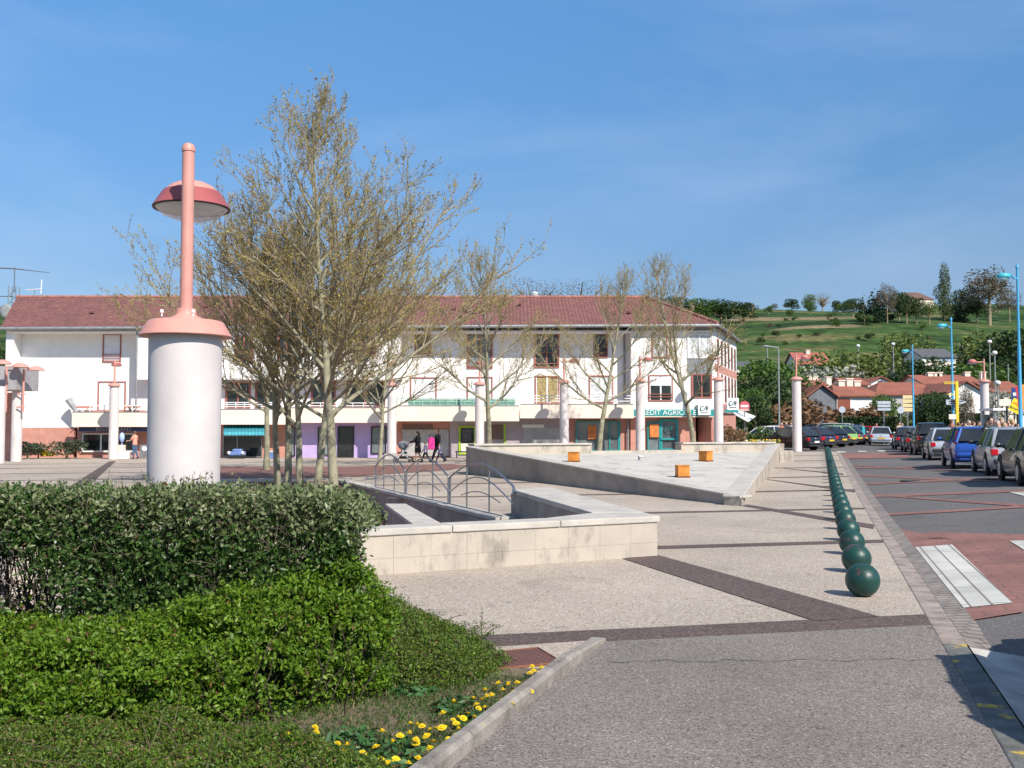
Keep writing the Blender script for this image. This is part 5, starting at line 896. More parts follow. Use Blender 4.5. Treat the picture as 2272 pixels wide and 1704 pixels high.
for k, x, yb_, yt, lab, wf in [
    ('poplar', 2096, 712, 594, 'tall slim poplar tree on the hill crest right of the brown roofed house', 1.25), ('brown', 2196, 722, 594, 'large half bare brown tree on the hill beside the poplar', 1.5), ('brown', 2240, 716, 640, 'smaller half bare brown tree behind the large one on the hill', 1.0),
    ('round_dark', 2141, 712, 644, 'dark bushy tree between the poplar and the large brown tree', 1.1), ('conifer', 2128, 715, 668, 'dark low conifer at the foot of the poplar', 1.4), ('round_dark', 2168, 717, 668, 'dark round tree in front of the large brown tree', 1.2), ('conifer', 1936, 716, 642, 'dark pointed conifer at the left of the hill grove', 1.0), ('brown', 1969, 718, 628, 'tall brownish tree in the middle of the hill grove', .7), ('conifer', 1952, 712, 640, 'dark conifer behind the tall brownish tree', 1.2), ('round_dark', 1995, 712, 650, 'dark round tree left of the brown roofed hill house', 1.0),
    ('round_dark', 2012, 719, 660, 'dark pine like tree below the brown roofed hill house', .9), ('round_dark', 2034, 719, 662, 'second dark tree below the brown roofed hill house', .9), ('round_yellow', 2062, 719, 668, 'bright yellow green tree below the brown roofed hill house', 1.0), ('conifer', 1914, 712, 656, 'small conifer at the left edge of the hill grove', 1.0), ('round_dark', 1893, 704, 664, 'dark clump tree on the slope left of the hill grove', 1.3), ('bush', 1918, 720, 692, 'dark bush below the hill grove', 1.0),
    ('bare', 1825, 685, 649, 'bare round tree alone on the hill crest', 1.0), ('round_yellow', 1795, 685, 652, 'thin pale tree on the crest beside the bare one', .7), ('round_dark', 1757, 688, 664, 'dark bush like tree on the crest above the dry bank', 1.3), ('round_green', 1798, 698, 672, 'green bushy tree above the dry bank', 1.3), ('round_dark', 1855, 692, 668, 'dark low tree right of the bare crest tree', 1.2), ('round_green', 1873, 698, 668, 'pale green tree beside the hill grove', 1.0),
    ('bush', 1764, 712, 702, 'round bush on the dry hill bank', 1.3), ('bush', 1850, 717, 704, 'dark bush below the dry hill bank', 1.2)]: ftree(k, x, yb_, yt, lab, wf, None, hg)
for i, (k, x, yt, wf, lab) in enumerate([('round_dark', 1600, 668, 1.9, 'dark spreading tree on the crest just right of the roof'), ('round_dark', 1650, 672, 1.7, 'dark crest tree standing behind the bank roof end'), ('round_green', 1555, 664, 1.6, 'green crest tree above the bank roof hip'), ('round_dark', 1500, 660, 1.4, 'dark crest tree above the bank roof ridge end'), ('bare', 1188, 620, 1.0, 'bare round tree peeking over the roof behind the chimney cowl'), ('brown', 1224, 645, .8, 'small dark tree peeking over the roof beside the bare one'), ('bare', 1285, 626, 1.2, 'bare wide tree peeking over the roof right of the cowl'), ('bare', 1415, 634, 1.3, 'bare tree peeking over the right part of the roof'), ('brown', 1165, 648, .8, 'green tree top peeking over the roof left of the cowl'), ('round_dark', 3, 770, .8, 'dark tree at the far left behind the gable end')]):
    ftree(k, x, 760, yt, lab, wf, 420 if x > 1450 else 330 if x > 100 else 90, hg)
hb = random.Random(5)
for i in range(40):
    x, yb_ = hb.uniform(1610, 2260), hb.choice([hb.uniform(686, 716), hb.uniform(716, 775)]); k = hb.choice(['bush', 'bush', 'round_dark', 'round_green', 'brown']); ftree(k, x, yb_, yb_ - (hb.uniform(5, 12) if k == 'bush' else hb.uniform(9, 20)), 'small wild bush scattered on the grassy hillside', hb.uniform(1.0, 1.7), None, 'bushes scattered over the hillside')
vg = 'trees among the houses'
for k, x, yt, D, wf, lab in [
    ('round_green', 1720, 800, 108, 1.2, 'green tree behind the thin grey lamp post'), ('round_dark', 1690, 838, 92, 1.2, 'dark tree left of the thin grey lamp post above the white car'), ('round_green', 1655, 862, 88, 1.0, 'green tree beside the bank awning'), ('round_dark', 1740, 850, 96, .9, 'dark tree behind the lamp column by the parked cars'), ('red_bush', 1746, 880, 90, 1.6, 'reddish leafed tree left of the lamp column by the parked cars'), ('round_dark', 1676, 880, 82, .8, 'low dark tree above the flower bed by the bank'),
    ('round_yellow', 1862, 778, 150, 1.4, 'large yellow green tree right of the red roofed upper house'), ('round_yellow', 1918, 782, 155, 1.4, 'second yellow green tree by the upper lamp posts'), ('blossom', 1838, 818, 140, 1.5, 'white blossoming tree below the red roofed upper house'), ('round_green', 1800, 820, 145, 1.1, 'dark green bush tree below the terrace of the upper house'), ('round_dark', 1995, 832, 150, 1.2, 'dark tree left of the grey roofed house'), ('round_yellow', 2005, 738, 215, 1.0, 'brownish yellow tree behind the grey roofed house'), ('round_dark', 2050, 800, 140, 1.0, 'dark tree in front of the grey roofed house'),
    ('conifer', 2138, 765, 190, .9, 'dark conifer right of the grey roofed house'), ('round_green', 2160, 806, 160, 1.9, 'broad green tree behind the small red roofs'), ('round_yellow', 2205, 732, 195, 1.2, 'tall bright yellow green tree on the slope at the right'), ('round_dark', 2262, 736, 185, 1.3, 'large dark tree at the right edge on the slope'), ('round_dark', 2225, 800, 180, 1.2, 'dark tree below the yellow green one on the right slope'), ('brown', 2200, 838, 120, .6, 'half bare tree right of the white gable house'), ('blossom', 2222, 868, 105, 1.3, 'pale blossoming tree behind the cream sign'),
    ('round_green', 1968, 876, 101, .8, 'round green garden tree beside the grey sign stack'), ('round_dark', 2068, 874, 92, 1.0, 'dark green thuja like tree left of the yellow post'), ('round_dark', 2090, 880, 90, .9, 'second dark green garden tree left of the yellow post'), ('brown', 2142, 852, 88, .5, 'ivy covered garden tree right of the yellow post'), ('round_yellow', 2040, 905, 92, 1.2, 'rounded light green garden bush behind the round sign'), ('red_bush', 1905, 898, 101, 1.6, 'reddish garden bush below the white wall of the row house'), ('red_bush', 1880, 902, 101, 1.2, 'small reddish bush beside the round sign back'), ('round_dark', 2030, 800, 175, 1.0, 'dark tree left of the grey roofed house gable'), ('bare', 1790, 880, 92, .9, 'bare branching tree behind the lamp column by the parked cars'), ('round_green', 1752, 905, 90, .9, 'green garden bush left of the bare tree'),
    ('round_green', 1702, 812, 130, 1.1, 'green tree below the pale left house'), ('round_yellow', 1680, 822, 120, 1.0, 'yellow green tree at the left of the village'), ('round_dark', 2118, 832, 130, 1.0, 'dark tree behind the small red roofs'), ('round_dark', 1945, 820, 165, .8, 'dark tree beside the grey sloping barn roof')]: ftree(k, x, 930, yt, lab, wf, D, vg)
# shrubs near the shops
for k, x, yb_, yt, D, wf, lab in [('laurel', 62, 1008, 980, 61.3, 1.5, 'dark rounded shrub beside the portico column'), ('laurel', 148, 1008, 977, 61.6, 1.5, 'dark rounded shrub at the left of the restaurant window'), ('laurel', 40, 1008, 985, 60.5, 1.0, 'dark shrub half hidden by the portico column'), ('laurel', 85, 1006, 985, 62, 1.2, 'dark shrub next to the yellow flowers by the salmon wall'), ('red_bush', 1624, 986, 940, 62, .8, 'tall reddish bush beside the bank corner column'), ('bush', 1680, 985, 948, 68, 1.4, 'green bush behind the flower bed by the bank'), ('bush', 1655, 985, 952, 70, 1.2, 'green bush below the bank awning')]: ftree(k, x, yb_, yt, lab, wf, D)
def flowerbed(name, lab, x0, x1, D, z, n, cols):
    b = []; q0, q1 = P(x0, 990, D), P(x1, 990, D); c = np.stack([rng.uniform(q0.x, q1.x, n), D + rng.normal(0, .25, n), z + rng.uniform(0, .28, n)], 1); v, l = leaves_geo(c, rng.normal(0, 1, (n, 3)) + [0, -.3, .5], rng.uniform(.08, .16, n), .9, .3)
    o = foliage(name, cols, [(v, l, np.repeat(rng.integers(0, len(cols), n), 2))], None); return tag(o, lab, 'flower bed', None, 'stuff')
flowerbed('flower_bed', 'strip of yellow and white flowers behind the basin by the bank', 1612, 1730, 62.5, gz(14.5, 62.5) + .45, 700, [yellowp, yellowp, L3c, L1c, whitep])
flowerbed('flower_bed', 'small patch of yellow flowers between the dark shrubs by the salmon wall', 92, 120, 62.2, .15, 260, [yellowp, yellowp, L3c])
k = MB(); q0, q1 = P(1605, 990, 61.9), P(1740, 990, 61.9); k.bb((q0.x, 61.9, gz(q0.x, 61.9) - .3), (q1.x, 63.1, gz(14.5, 62.5) + .5)); tag(k.build('planter_wall', stonem), 'pale stone planter wall holding the yellow flowers by the bank', 'planter')
# clipped hedges in front of the houses
def hedgerow(lab, x0, x1, D, yt, n, w=1.0):
    q0, q1 = P(x0, 940, D), P(x1, 940, D); zb = gz(q0.x, 98) - .1 + tz(q0.x, D) - gz(q0.x, 98); zb = min(tz(q0.x, D), tz(q1.x, D)); zt = P(x0, yt, D).z; r_ = thing('hedge', lab, 'hedge', (q0.x, D, zb)); c = np.stack([rng.uniform(q0.x, q1.x, n), D + rng.uniform(-w / 2, w / 2, n), rng.uniform(zb, zt, n)], 1); s = rng.random(n) < .6; c[s, 1] = D - w / 2 + rng.normal(0, .06, s.sum()); c[~s, 2] = zt - np.abs(rng.normal(0, .1, (~s).sum()))
    c -= np.array([q0.x, D, zb]); v, l = leaves_geo(c, rng.normal(0, 1, (n, 3)) + [0, -.4, .4], rng.uniform(.15, .3, n), .8, .4); foliage('leaves', [leafm('fm_hedge', (.018, .042, .012), (.04, .075, .02), .6, .15)], [(v, l, 0)], r_); m = MB(); m.bb((q0.x + .2, D - w / 2 + .12, zb), (q1.x - .2, D + w / 2, zt - .15)); m.build('dark_core', mat('hedge_inside', (.012, .022, .008), .9), r_)  # dark solid block filling the hedge behind its leaves
hedgerow('long dark clipped hedge across the end of the street before the houses', 1855, 2050, 97, 926, 3200); hedgerow('dark clipped hedge behind the white car at the left of the car park', 1640, 1800, 94, 934, 2600); hedgerow('dark hedge along the pavement before the white gable house', 2050, 2200, 90, 918, 2400)
# ---------------------------------------------------------------- houses behind
def house(name, lab, x0, x1, ybase, yeave, yridge, D, dep, roofm, wallm, kind='side', rot=0, wins=(), cat='house', chim=()):
    """x0..x1 wall in pixels at distance D; kind: side = eaves towards us, gable = gable towards us, hip."""
    q0, q1 = P(x0, yeave, D), P(x1, yeave, D); zb = min(P(x0, ybase, D).z, tz(q0.x, D)) - .3; ze = q0.z; zr = P(x0, yridge, D + (dep / 2 if kind != 'gable' else 0)).z; w = q1.x - q0.x; cx = (q0.x + q1.x) / 2
    r = thing(name, lab, cat, (cx, D, zb), rot); f = lambda x, y, z: (x - cx, y - D, z - zb); o = .35; b = MB(); B_ = lambda m, n_, mt, p=None: m.build(n_, mt, p or r, local=True)
    X0, X1, Y0, Y1 = q0.x, q1.x, D, D + dep
    if kind == 'gable':
        b.add([f(X0, Y0, zb), f(X1, Y0, zb), f(X1, Y0, ze), f(cx, Y0, zr - .12), f(X0, Y0, ze), f(X0, Y1, zb), f(X1, Y1, zb), f(X1, Y1, ze), f(cx, Y1, zr - .12), f(X0, Y1, ze)], [(0, 1, 2, 3, 4), (9, 8, 7, 6, 5), (1, 6, 7, 2), (5, 0, 4, 9), (2, 7, 8, 3), (3, 8, 9, 4)]); B_(b, 'wall', wallm); s = (zr - ze) / (w / 2); b = MB()
        b.slab([f(X0 - o, Y0 - o, ze - o * s), f(cx, Y0 - o, zr), f(cx, Y1 + o, zr), f(X0 - o, Y1 + o, ze - o * s)], -.14); b.slab([f(cx, Y0 - o, zr), f(X1 + o, Y0 - o, ze - o * s), f(X1 + o, Y1 + o, ze - o * s), f(cx, Y1 + o, zr)], -.14)
    else:
        ym = (Y0 + Y1) / 2; h_ = (w * .28 if kind == 'hip' else 0); s = (zr - ze) / (dep / 2)
        b.add([f(X0, Y0, zb), f(X1, Y0, zb), f(X1, Y1, zb), f(X0, Y1, zb), f(X0, Y0, ze), f(X1, Y0, ze), f(X1, Y1, ze), f(X0, Y1, ze)] + ([f(X0, ym, zr - .12), f(X1, ym, zr - .12)] if kind == 'side' else []), [(0, 1, 5, 4), (2, 3, 7, 6)] + ([(1, 2, 6, 9, 5), (3, 0, 4, 8, 7)] if kind == 'side' else [(1, 2, 6, 5), (3, 0, 4, 7)])); B_(b, 'wall', wallm); b = MB(); a, c = (X0 - o, X1 + o)
        b.slab([f(a, Y0 - o, ze - o * s), f(c, Y0 - o, ze - o * s), f(c - h_ * (1 if h_ else 0), ym, zr), f(a + h_, ym, zr)], .14); b.slab([f(c, Y1 + o, ze - o * s), f(a, Y1 + o, ze - o * s), f(a + h_, ym, zr), f(c - h_, ym, zr)], .14)
        if h_: b.slab([f(c, Y0 - o, ze - o * s), f(c, Y1 + o, ze - o * s), f(c - h_, ym, zr)], .14); b.slab([f(a, Y1 + o, ze - o * s), f(a, Y0 - o, ze - o * s), f(a + h_, ym, zr)], .14)
    ro = B_(b, 'roof', roofm)
    for wx0, wy0, wx1, wy1, wm, fm in wins:
        a, c = P(wx0, wy1, D), P(wx1, wy0, D); m = MB(); m.bb((a.x - cx - .06, -.07, a.z - zb - .06), (c.x - cx + .06, .02, c.z - zb + .06)); wf = B_(m, 'window', fm); m = MB(); m.bb((a.x - cx, -.085, a.z - zb), (c.x - cx, -.0, c.z - zb)); B_(m, 'pane', wm, wf)
    for x, y0, y1 in chim:
        a = P(x, y0, D + dep * .45); m = MB(); zt = P(x, y1, D + dep * .45).z; m.bb((a.x - cx - .32, dep * .45 - .3, a.z - zb - .5), (a.x - cx + .32, dep * .45 + .3, zt - zb)); m.bb((a.x - cx - .4, dep * .45 - .38, zt - zb), (a.x - cx + .4, dep * .45 + .38, zt - zb + .12)); B_(m, 'chimney', creamw, ro)
    return r
slate = mat('grey_roof_slate', (.10, .10, .105), .8, .1, 2); greyw = mat('grey_cement_wall', (.17, .18, .20), .9, .1, 1); shadew = mat('shaded_render', (.42, .40, .40), .85, .06, 1)  # shadew: shade on the long low house put into its wall colour
hs_ = 'house'
h = house('row_house', 'low row house with grey cement gable and brown roller shutter', 1855, 1950, 926, 876, 853, 104, 8, tileo, whitew, 'hip', 0, [(1858, 884, 1886, 918, wood, whitep)], chim=((1866, 858, 846), (1884, 856, 842), (1901, 858, 847)))
house('gable_house', 'narrow house with a plain grey cement gable beside the row house', 1794, 1853, 929, 877, 855, 103, 12, tileo, greyw, 'gable', 0, [(1809, 885, 1812, 902, glassd, greyw)])
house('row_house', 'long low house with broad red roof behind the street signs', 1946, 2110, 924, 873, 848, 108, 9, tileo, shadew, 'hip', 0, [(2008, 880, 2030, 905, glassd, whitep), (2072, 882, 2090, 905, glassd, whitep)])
house('gable_house', 'white gable house with red roof behind the right lamp column', 2106, 2178, 922, 868, 847, 102, 12, tileo, whitew, 'gable', 0, [(2155, 880, 2161, 915, creamw, whitep)], chim=())
house('cottage', 'small white gabled cottage with red roof above the row houses', 1926, 1982, 868, 851, 837, 128, 10, tileo, whitew, 'gable', 0, [(1948, 845, 1958, 850, glassd, whitep)])
house('cottage', 'red roofed cottage with two pale chimneys behind the lamp column cap', 1776, 1832, 866, 853, 841, 125, 8, tileo, creamw, 'side', 0, [(1795, 855, 1803, 862, glassd, whitep)], chim=((1795, 845, 836), (1808, 845, 836), (1838, 850, 838)))
house('cottage', 'red roofed house with round topped pale chimneys above the yellow signpost', 2052, 2180, 862, 850, 832, 122, 9, tileo, creamw, 'side', 0, [(2100, 853, 2110, 860, glassd, whitep)], chim=((2063, 836, 828), (2077, 846, 829), (2083, 836, 828), (2145, 838, 827), (2180, 838, 827)))
house('cottage', 'red roofed house behind the cream sign at the right edge', 2205, 2275, 905, 868, 846, 118, 9, tileo, creamw, 'side', 0, [(2215, 875, 2225, 890, glassd, whitep)])
house('cottage', 'red roof between the reddish tree and the small gabled cottage', 1880, 1925, 868, 852, 838, 126, 8, tileo, creamw, 'side', 0, [(1890, 854, 1898, 862, glassd, whitep)])
house('villa', 'upper white house with bright red roof and terrace on the slope', 1772, 1841, 826, 806, 782, 172, 9, mat('bright_roof_tile', (.36, .11, .085), .8, .1, 1), whitew, 'side', 0, [(1786, 808, 1797, 820, glassd, whitep), (1805, 808, 1812, 820, glassd, whitep), (1818, 808, 1830, 820, glassd, whitep)], chim=((1792, 784, 778),))
house('villa', 'modern house with dark grey roof and balcony on the slope', 2050, 2120, 832, 791, 774, 168, 10, slate, creamw, 'side', 0, [(2086, 794, 2118, 802, mat('sky_window', (.30, .40, .52), .1, .1, 1), whitep), (2086, 815, 2108, 826, glassd, whitep), (2046, 792, 2052, 815, whitep, whitep)])
house('hill_house', 'brown roofed house among trees on top of the hill', 1998, 2072, 682, 664, 649, 560, 18, mat('brown_roof', (.15, .085, .065), .85, .1, .3), creamw, 'hip', 0, [(2010, 668, 2020, 676, glassd, whitep)])
house('village_house', 'pale house with low roof partly hidden behind trees at the left', 1636, 1672, 832, 812, 802, 150, 9, slate, creamw, 'side', 0, [(1645, 815, 1652, 824, glassd, whitep)])
house('village_house', 'red roofed cream house beside the bank seen through the trees', 1628, 1700, 922, 880, 860, 112, 9, tileo, creamw, 'side', 0, [(1645, 892, 1655, 908, glassd, whitep), (1675, 892, 1685, 908, glassd, whitep)])
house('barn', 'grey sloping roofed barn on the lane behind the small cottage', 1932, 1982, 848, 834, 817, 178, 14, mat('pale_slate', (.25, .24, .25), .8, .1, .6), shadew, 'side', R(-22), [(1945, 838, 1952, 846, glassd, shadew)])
# ---------------------------------------------------------------- street lamps and poles
cyan = mat('sky_blue_paint', (.075, .36, .60), .4, .05, 5); cyand = mat('turquoise_paint', (.06, .40, .48), .35, .05, 5)
for x, D, yt, lab in ((2265, 35, 596, 'tall sky blue street lamp at the right edge, the nearest of the three'), (2115, 51.5, 711, 'sky blue street lamp behind the arrow sign, the middle one of three'), (2027.5, 68, 770, 'sky blue street lamp beside the yellow sign stack, the farthest of three')):
    q = P(x, 950, D); z0 = gz(q.x, D); zt = P(x, yt, D).z; r = thing('street_lamp', lab, 'street lamp', (q.x, D, z0), 0, 'sky blue street lamps'); h = zt - z0; k = MB(); k.lathe([(.095, 0), (.095, .9), (.065, 1.0), (.058, h * .6), (.045, h * .62), (.04, h)], (q.x, D, z0), 16); k.lathe([(.055, h), (.055, h + .1), (.02, h + .16)], (q.x, D, z0), 12); k.build('pole', cyan, r, True)
    e = Vector((q.x - .60, D - .25, zt - .36)); k = MB(); k.tube([(q.x, D, zt - .35), (q.x - .15, D - .06, zt - .36), (q.x - .32, D - .12, zt - .20), e + Vector((.14, .05, .14))], .03, 8); k.build('arm', cyan, r, True)
    k = MB(); k.ball(e + Vector((0, 0, .05)), (.25, .17, .13), 16, 8); hd_ = k.build('lamp_head', cyand, r, True); k = MB(); k.ball(e + Vector((-.03, 0, .0)), (.20, .14, .13), 14, 8); k.build('diffuser', mat('lamp_diffuser', (.35, .55, .62), .2, .05, 3), hd_, True)
for x, D, yb_, yt, head, lab in ((1729, 82, 948, 772, 'arm', 'thin grey green lamp post left of the car park column'), (1693, 90, 935, 872, None, 'short grey pole among the trees beside the bank'), (1905, 150, 845, 769, 'ball', 'grey lamp post on the slope before the yellow green trees'), (1983, 150, 850, 765, 'ball', 'grey lamp post with two white lamps at the lane'), (1953, 185, 810, 786, None, 'small grey pole on the slope above the barn'), (2199, 125, 930, 760, 'ball', 'grey utility pole behind the right lamp column'), (2210, 110, 935, 785, 'ball', 'grey lamp post close to the right of the right lamp column'), (2215, 96, 930, 852, 'ball', 'dark post with white ball lamp beside the cream sign'), (2237, 150, 842, 808, None, 'thin grey pole on the right slope'), (1703, 165, 825, 766, None, 'pale concrete pole on the left slope'), (1761, 150, 842, 800, None, 'grey pole beside the upper white house')):
    q = P(x, yb_, D); z0 = min(q.z, tz(q.x, D)); zt = P(x, yt, D).z; r = thing('lamp_post' if head else 'utility_pole', lab, 'pole', (q.x, D, z0)); k = MB(); k.tube([(q.x, D, z0 - .2), (q.x, D, zt)], [.07 + D * .0003, .04 + D * .0003], 8); k.build('pole', mat('pole_grey', (.24, .26, .25), .6, .1, 1), r)
    if head == 'ball': k = MB(); k.ball((q.x, D, zt + .1), (.3, .3, .24), 10, 6); k.build('lamp_globe', whitep, r, True)
    if head == 'arm': k = MB(); k.tube([(q.x, D, zt), (q.x - .9, D, zt + .15)], .06, 6); k.ball((q.x - 1.0, D, zt + .12), (.35, .15, .1), 10, 6); k.build('lamp_head', mat('pole_grey', (.24, .26, .25), .6), r, True)
# ---------------------------------------------------------------- signs
def post(r, x, D, z0, zt, m=greym, rad=.045): k = MB(); k.tube([(x, D + .05, z0), (x, D + .05, zt)], rad, 8); k.build('post', m, r)
def signstack(lab, x0, x1, rows, D, m, bar=None, arrow=False, textm=None, words=None):
    q = P((x0 + x1) / 2, 930, D); z0 = gz(q.x, D); r = thing('direction_sign', lab, 'sign', (q.x, D, z0)); post(r, q.x, D, z0, P(x0, rows[0][0], D).z, rad=.06)
    for i, (y0, y1) in enumerate(rows):
        a, c = P(x0, y1, D), P(x1, y0, D); b = MB(); tip = .4 if arrow else .02; b.slab([(a.x, D - .02, a.z), (c.x - tip, D - .02, a.z), (c.x, D - .02, (a.z + c.z) / 2), (c.x - tip, D - .02, c.z), (a.x, D - .02, c.z)], .05); p = b.build('board', m, r)
        if bar: w = c.x - a.x; b = MB(); hh = c.z - a.z; b.bb((a.x + w * .12, D - .03, a.z + hh * .56), (a.x + w * .82, D - .021, a.z + hh * .74)); b.bb((a.x + w * .12, D - .03, a.z + hh * .22), (a.x + w * .7, D - .021, a.z + hh * .32)); b.build('lettering_line', bar, p)
    return r
sgrey, scream = mat('sign_grey', (.42, .46, .52), .5, .04, 3), mat('sign_cream', (.66, .52, .27), .5, .04, 3); ink = mat('sign_ink', (.03, .04, .07), .5, .05, 3)
signstack('stack of three grey direction boards before the row house', 1947, 1976, [(890, 896.5), (898, 903.5), (905.5, 911)], 84, sgrey); signstack('stack of four cream direction boards beside the farthest blue lamp', 2003, 2025, [(877, 884.5), (886, 894), (896, 903.5), (905, 913)], 82, scream)
signstack('long grey arrow sign with dark writing on the middle blue lamp', 2099, 2145, [(886, 898)], 51.2, sgrey, ink, True)
for x, y, D, lab in ((1868.5, 909, 84, 'round grey sign back on a pole before the red cars'), (1998.5, 910, 80, 'round grey sign back on a pole beside the cream direction boards')):
    q = P(x, y, D); z0 = gz(q.x, D); r = thing('round_sign', lab, 'sign', (q.x, D, z0)); post(r, q.x, D, z0, q.z + .25); k = MB(); k.lathe([(.27, -.012), (.28, 0), (.27, .012)], (0, 0, 0), 24); k.v = [(a + q.x, D + c, b + q.z) for a, b, c in k.v]; k.build('disc', sgrey, r)
D = 64.6; q = P(1652, 900, D); z0 = gz(q.x, D); r = thing('round_sign', 'round red and white sign on a grey post beside the bank awning', 'sign', (q.x, D, z0)); post(r, q.x, D, z0, P(1652, 893, D).z); k = MB(); k.lathe([(.33, -.012), (.33, .012)], (0, 0, 0), 24); k.v = [(a + q.x, D + c, b + P(0, 901, D).z) for a, b, c in k.v]; d_ = k.build('disc', mat('sign_red', (.50, .10, .12), .5, .05, 3), r); k = MB(); k.box((q.x, D - .02, P(0, 901, D).z), (.46, .012, .13)); k.build('bar', whitep, d_); k = MB(); k.box((q.x, D, P(0, 909.5, D).z), (.66, .03, .14)); k.build('plate', mat('pale_red_plate', (.62, .36, .36), .5), r)
D = 51; q = P(2124, 940, D); z0 = gz(q.x, D); r = thing('yellow_signpost', 'yellow signpost with side bars and a small cream plate behind the blue hatchback', 'sign', (q.x, D, z0)); k = MB(); k.box((q.x, D, (z0 + P(0, 846, D).z) / 2), (.13, .13, P(0, 846, D).z - z0)); k.build('post', yellowp, r)
for x0, x1, y0, y1, m, n_ in ((2093, 2121, 847, 848.6, yellowp, 'bar'), (2094, 2121, 850.5, 852, yellowp, 'bar'), (2102, 2121, 874, 876, yellowp, 'bar'), (2105, 2122, 919, 930, creamw, 'plate')): a, c = P(x0, y1, D), P(x1, y0, D); k = MB(); k.bb((a.x, D - .05, a.z), (c.x, D + .02, c.z)); k.build(n_, m, r)
D = 46; a, c = P(2217, 901, D), P(2243, 886, D); z0 = gz(a.x, D); r = thing('notice_board', 'plain cream sign board on a dark post near the right edge', 'sign', (a.x, D, z0)); k = MB(); k.bb((a.x, D, a.z), (c.x, D + .05, c.z)); k.build('board', creamw, r, bevel=.015); post(r, (a.x + c.x) / 2 + .1, D, z0, a.z, darkm)
D = 42; q = P(2256, 902, D); z0 = gz(q.x, D); r = thing('buvette_sign', 'tilted yellow sign reading BUVETTE beside the nearest blue lamp', 'sign', (q.x, D, z0)); post(r, q.x + .05, D, z0, q.z, darkm); k = MB(); s = .27; rr = R(-28); f = lambda u, w: (q.x + u * math.cos(rr) - w * math.sin(rr), D - .02, q.z + u * math.sin(rr) + w * math.cos(rr)); k.slab([f(-s, -s), f(s, -s), f(s, s), f(-s, s)], .04); bo = k.build('board', mat('sign_yellow', (.82, .62, .02), .5, .03, 3), r)
k = MB(); k.add([f(u, w) for u, w in ((-.22, .10), (-.08, .17), (.06, .10), (.22, .16), (.2, .05), (.05, .0), (-.1, .06), (-.22, .02))], [tuple(range(8))]); k.v = [(x_, y_ - .012, z_) for x_, y_, z_ in k.v]; k.build('swoosh', mat('orange_swoosh', (.80, .28, .02), .5), bo); tx = text('BUVETTE', .125, f(0, -.13), (R(90), 0, 0), ink, bo); tx.rotation_euler = (R(90), rr * -1, 0); tx.location.y -= .02
D = 40; q = P(2262, 870, D); z0 = gz(q.x, D); r = thing('party_flag', 'red white and orange pennant flag near the nearest blue lamp', 'flag', (q.x, D, z0)); a, c = P(2252, 858, D), P(2271, 908, D); k = MB()
for i, m in enumerate(((.0, 0), (.33, 1), (.66, 2))): k.slab([a + Vector((m[0] * .35, -.02 * i, m[0] * .1)), a + Vector(((m[0] + .33) * .35, -.02 * i, (m[0] + .33) * .1)), c + Vector((0, -.02 * i, -.1 + m[0] * .1)), c + Vector((-.15, -.02 * i, -.2 + m[0] * .3))], .01, m[1])
k.build('cloth', [mat('flag_red', (.55, .03, .07), .7), whitep, mat('flag_orange', (.75, .28, .05), .7)], r); post(r, q.x + .28, D, z0, a.z + .2, greym, .02)
D = 44; a, c = P(2245, 895, D), P(2256, 860, D); z0 = gz(a.x, D); r = thing('totem_banner', 'narrow blue and white banner standing by the pennant flag', 'banner', (a.x, D, z0)); post(r, (a.x + c.x) / 2, D, z0, a.z, darkm, .03); hh = c.z - a.z; k = MB(); k.bb((a.x, D - .02, a.z), (c.x, D + .02, c.z)); bn = k.build('cloth', mat('banner_blue', (.02, .05, .20), .6), r)
k = MB(); k.bb((a.x, D - .028, a.z + .0), (c.x, D - .021, a.z + hh * .22)); k.bb((a.x + .05, D - .028, a.z + hh * .48), (c.x - .05, D - .021, a.z + hh * .68)); k.build('white_patch', whitep, bn)
D = 50; a, c = P(2196, 930, D), P(2222, 906, D); z0 = gz(a.x, D); r = thing('bus_shelter', 'glass bus shelter with white roof right of the right lamp column', 'bus shelter', ((a.x + c.x) / 2, D, z0)); k = MB(); k.bb((a.x - .1, D - .6, c.z - .12), (c.x + .1, D + .9, c.z)); k.build('roof', whitep, r)
for x in (a.x + .04, c.x - .04):
    for y in (D - .45, D + .75): k = MB(); k.bb((x - .04, y - .04, z0), (x + .04, y + .04, c.z - .12)); k.build('post', greym, r)
k = MB(); k.bb((a.x + .1, D + .72, z0 + .3), (c.x - .1, D + .75, c.z - .3)); k.build('back_pane', glassg, r); k = MB(); k.bb((a.x + .2, D + .35, z0 + .42), (c.x - .2, D + .65, z0 + .47)); k.build('seat', greym, r)
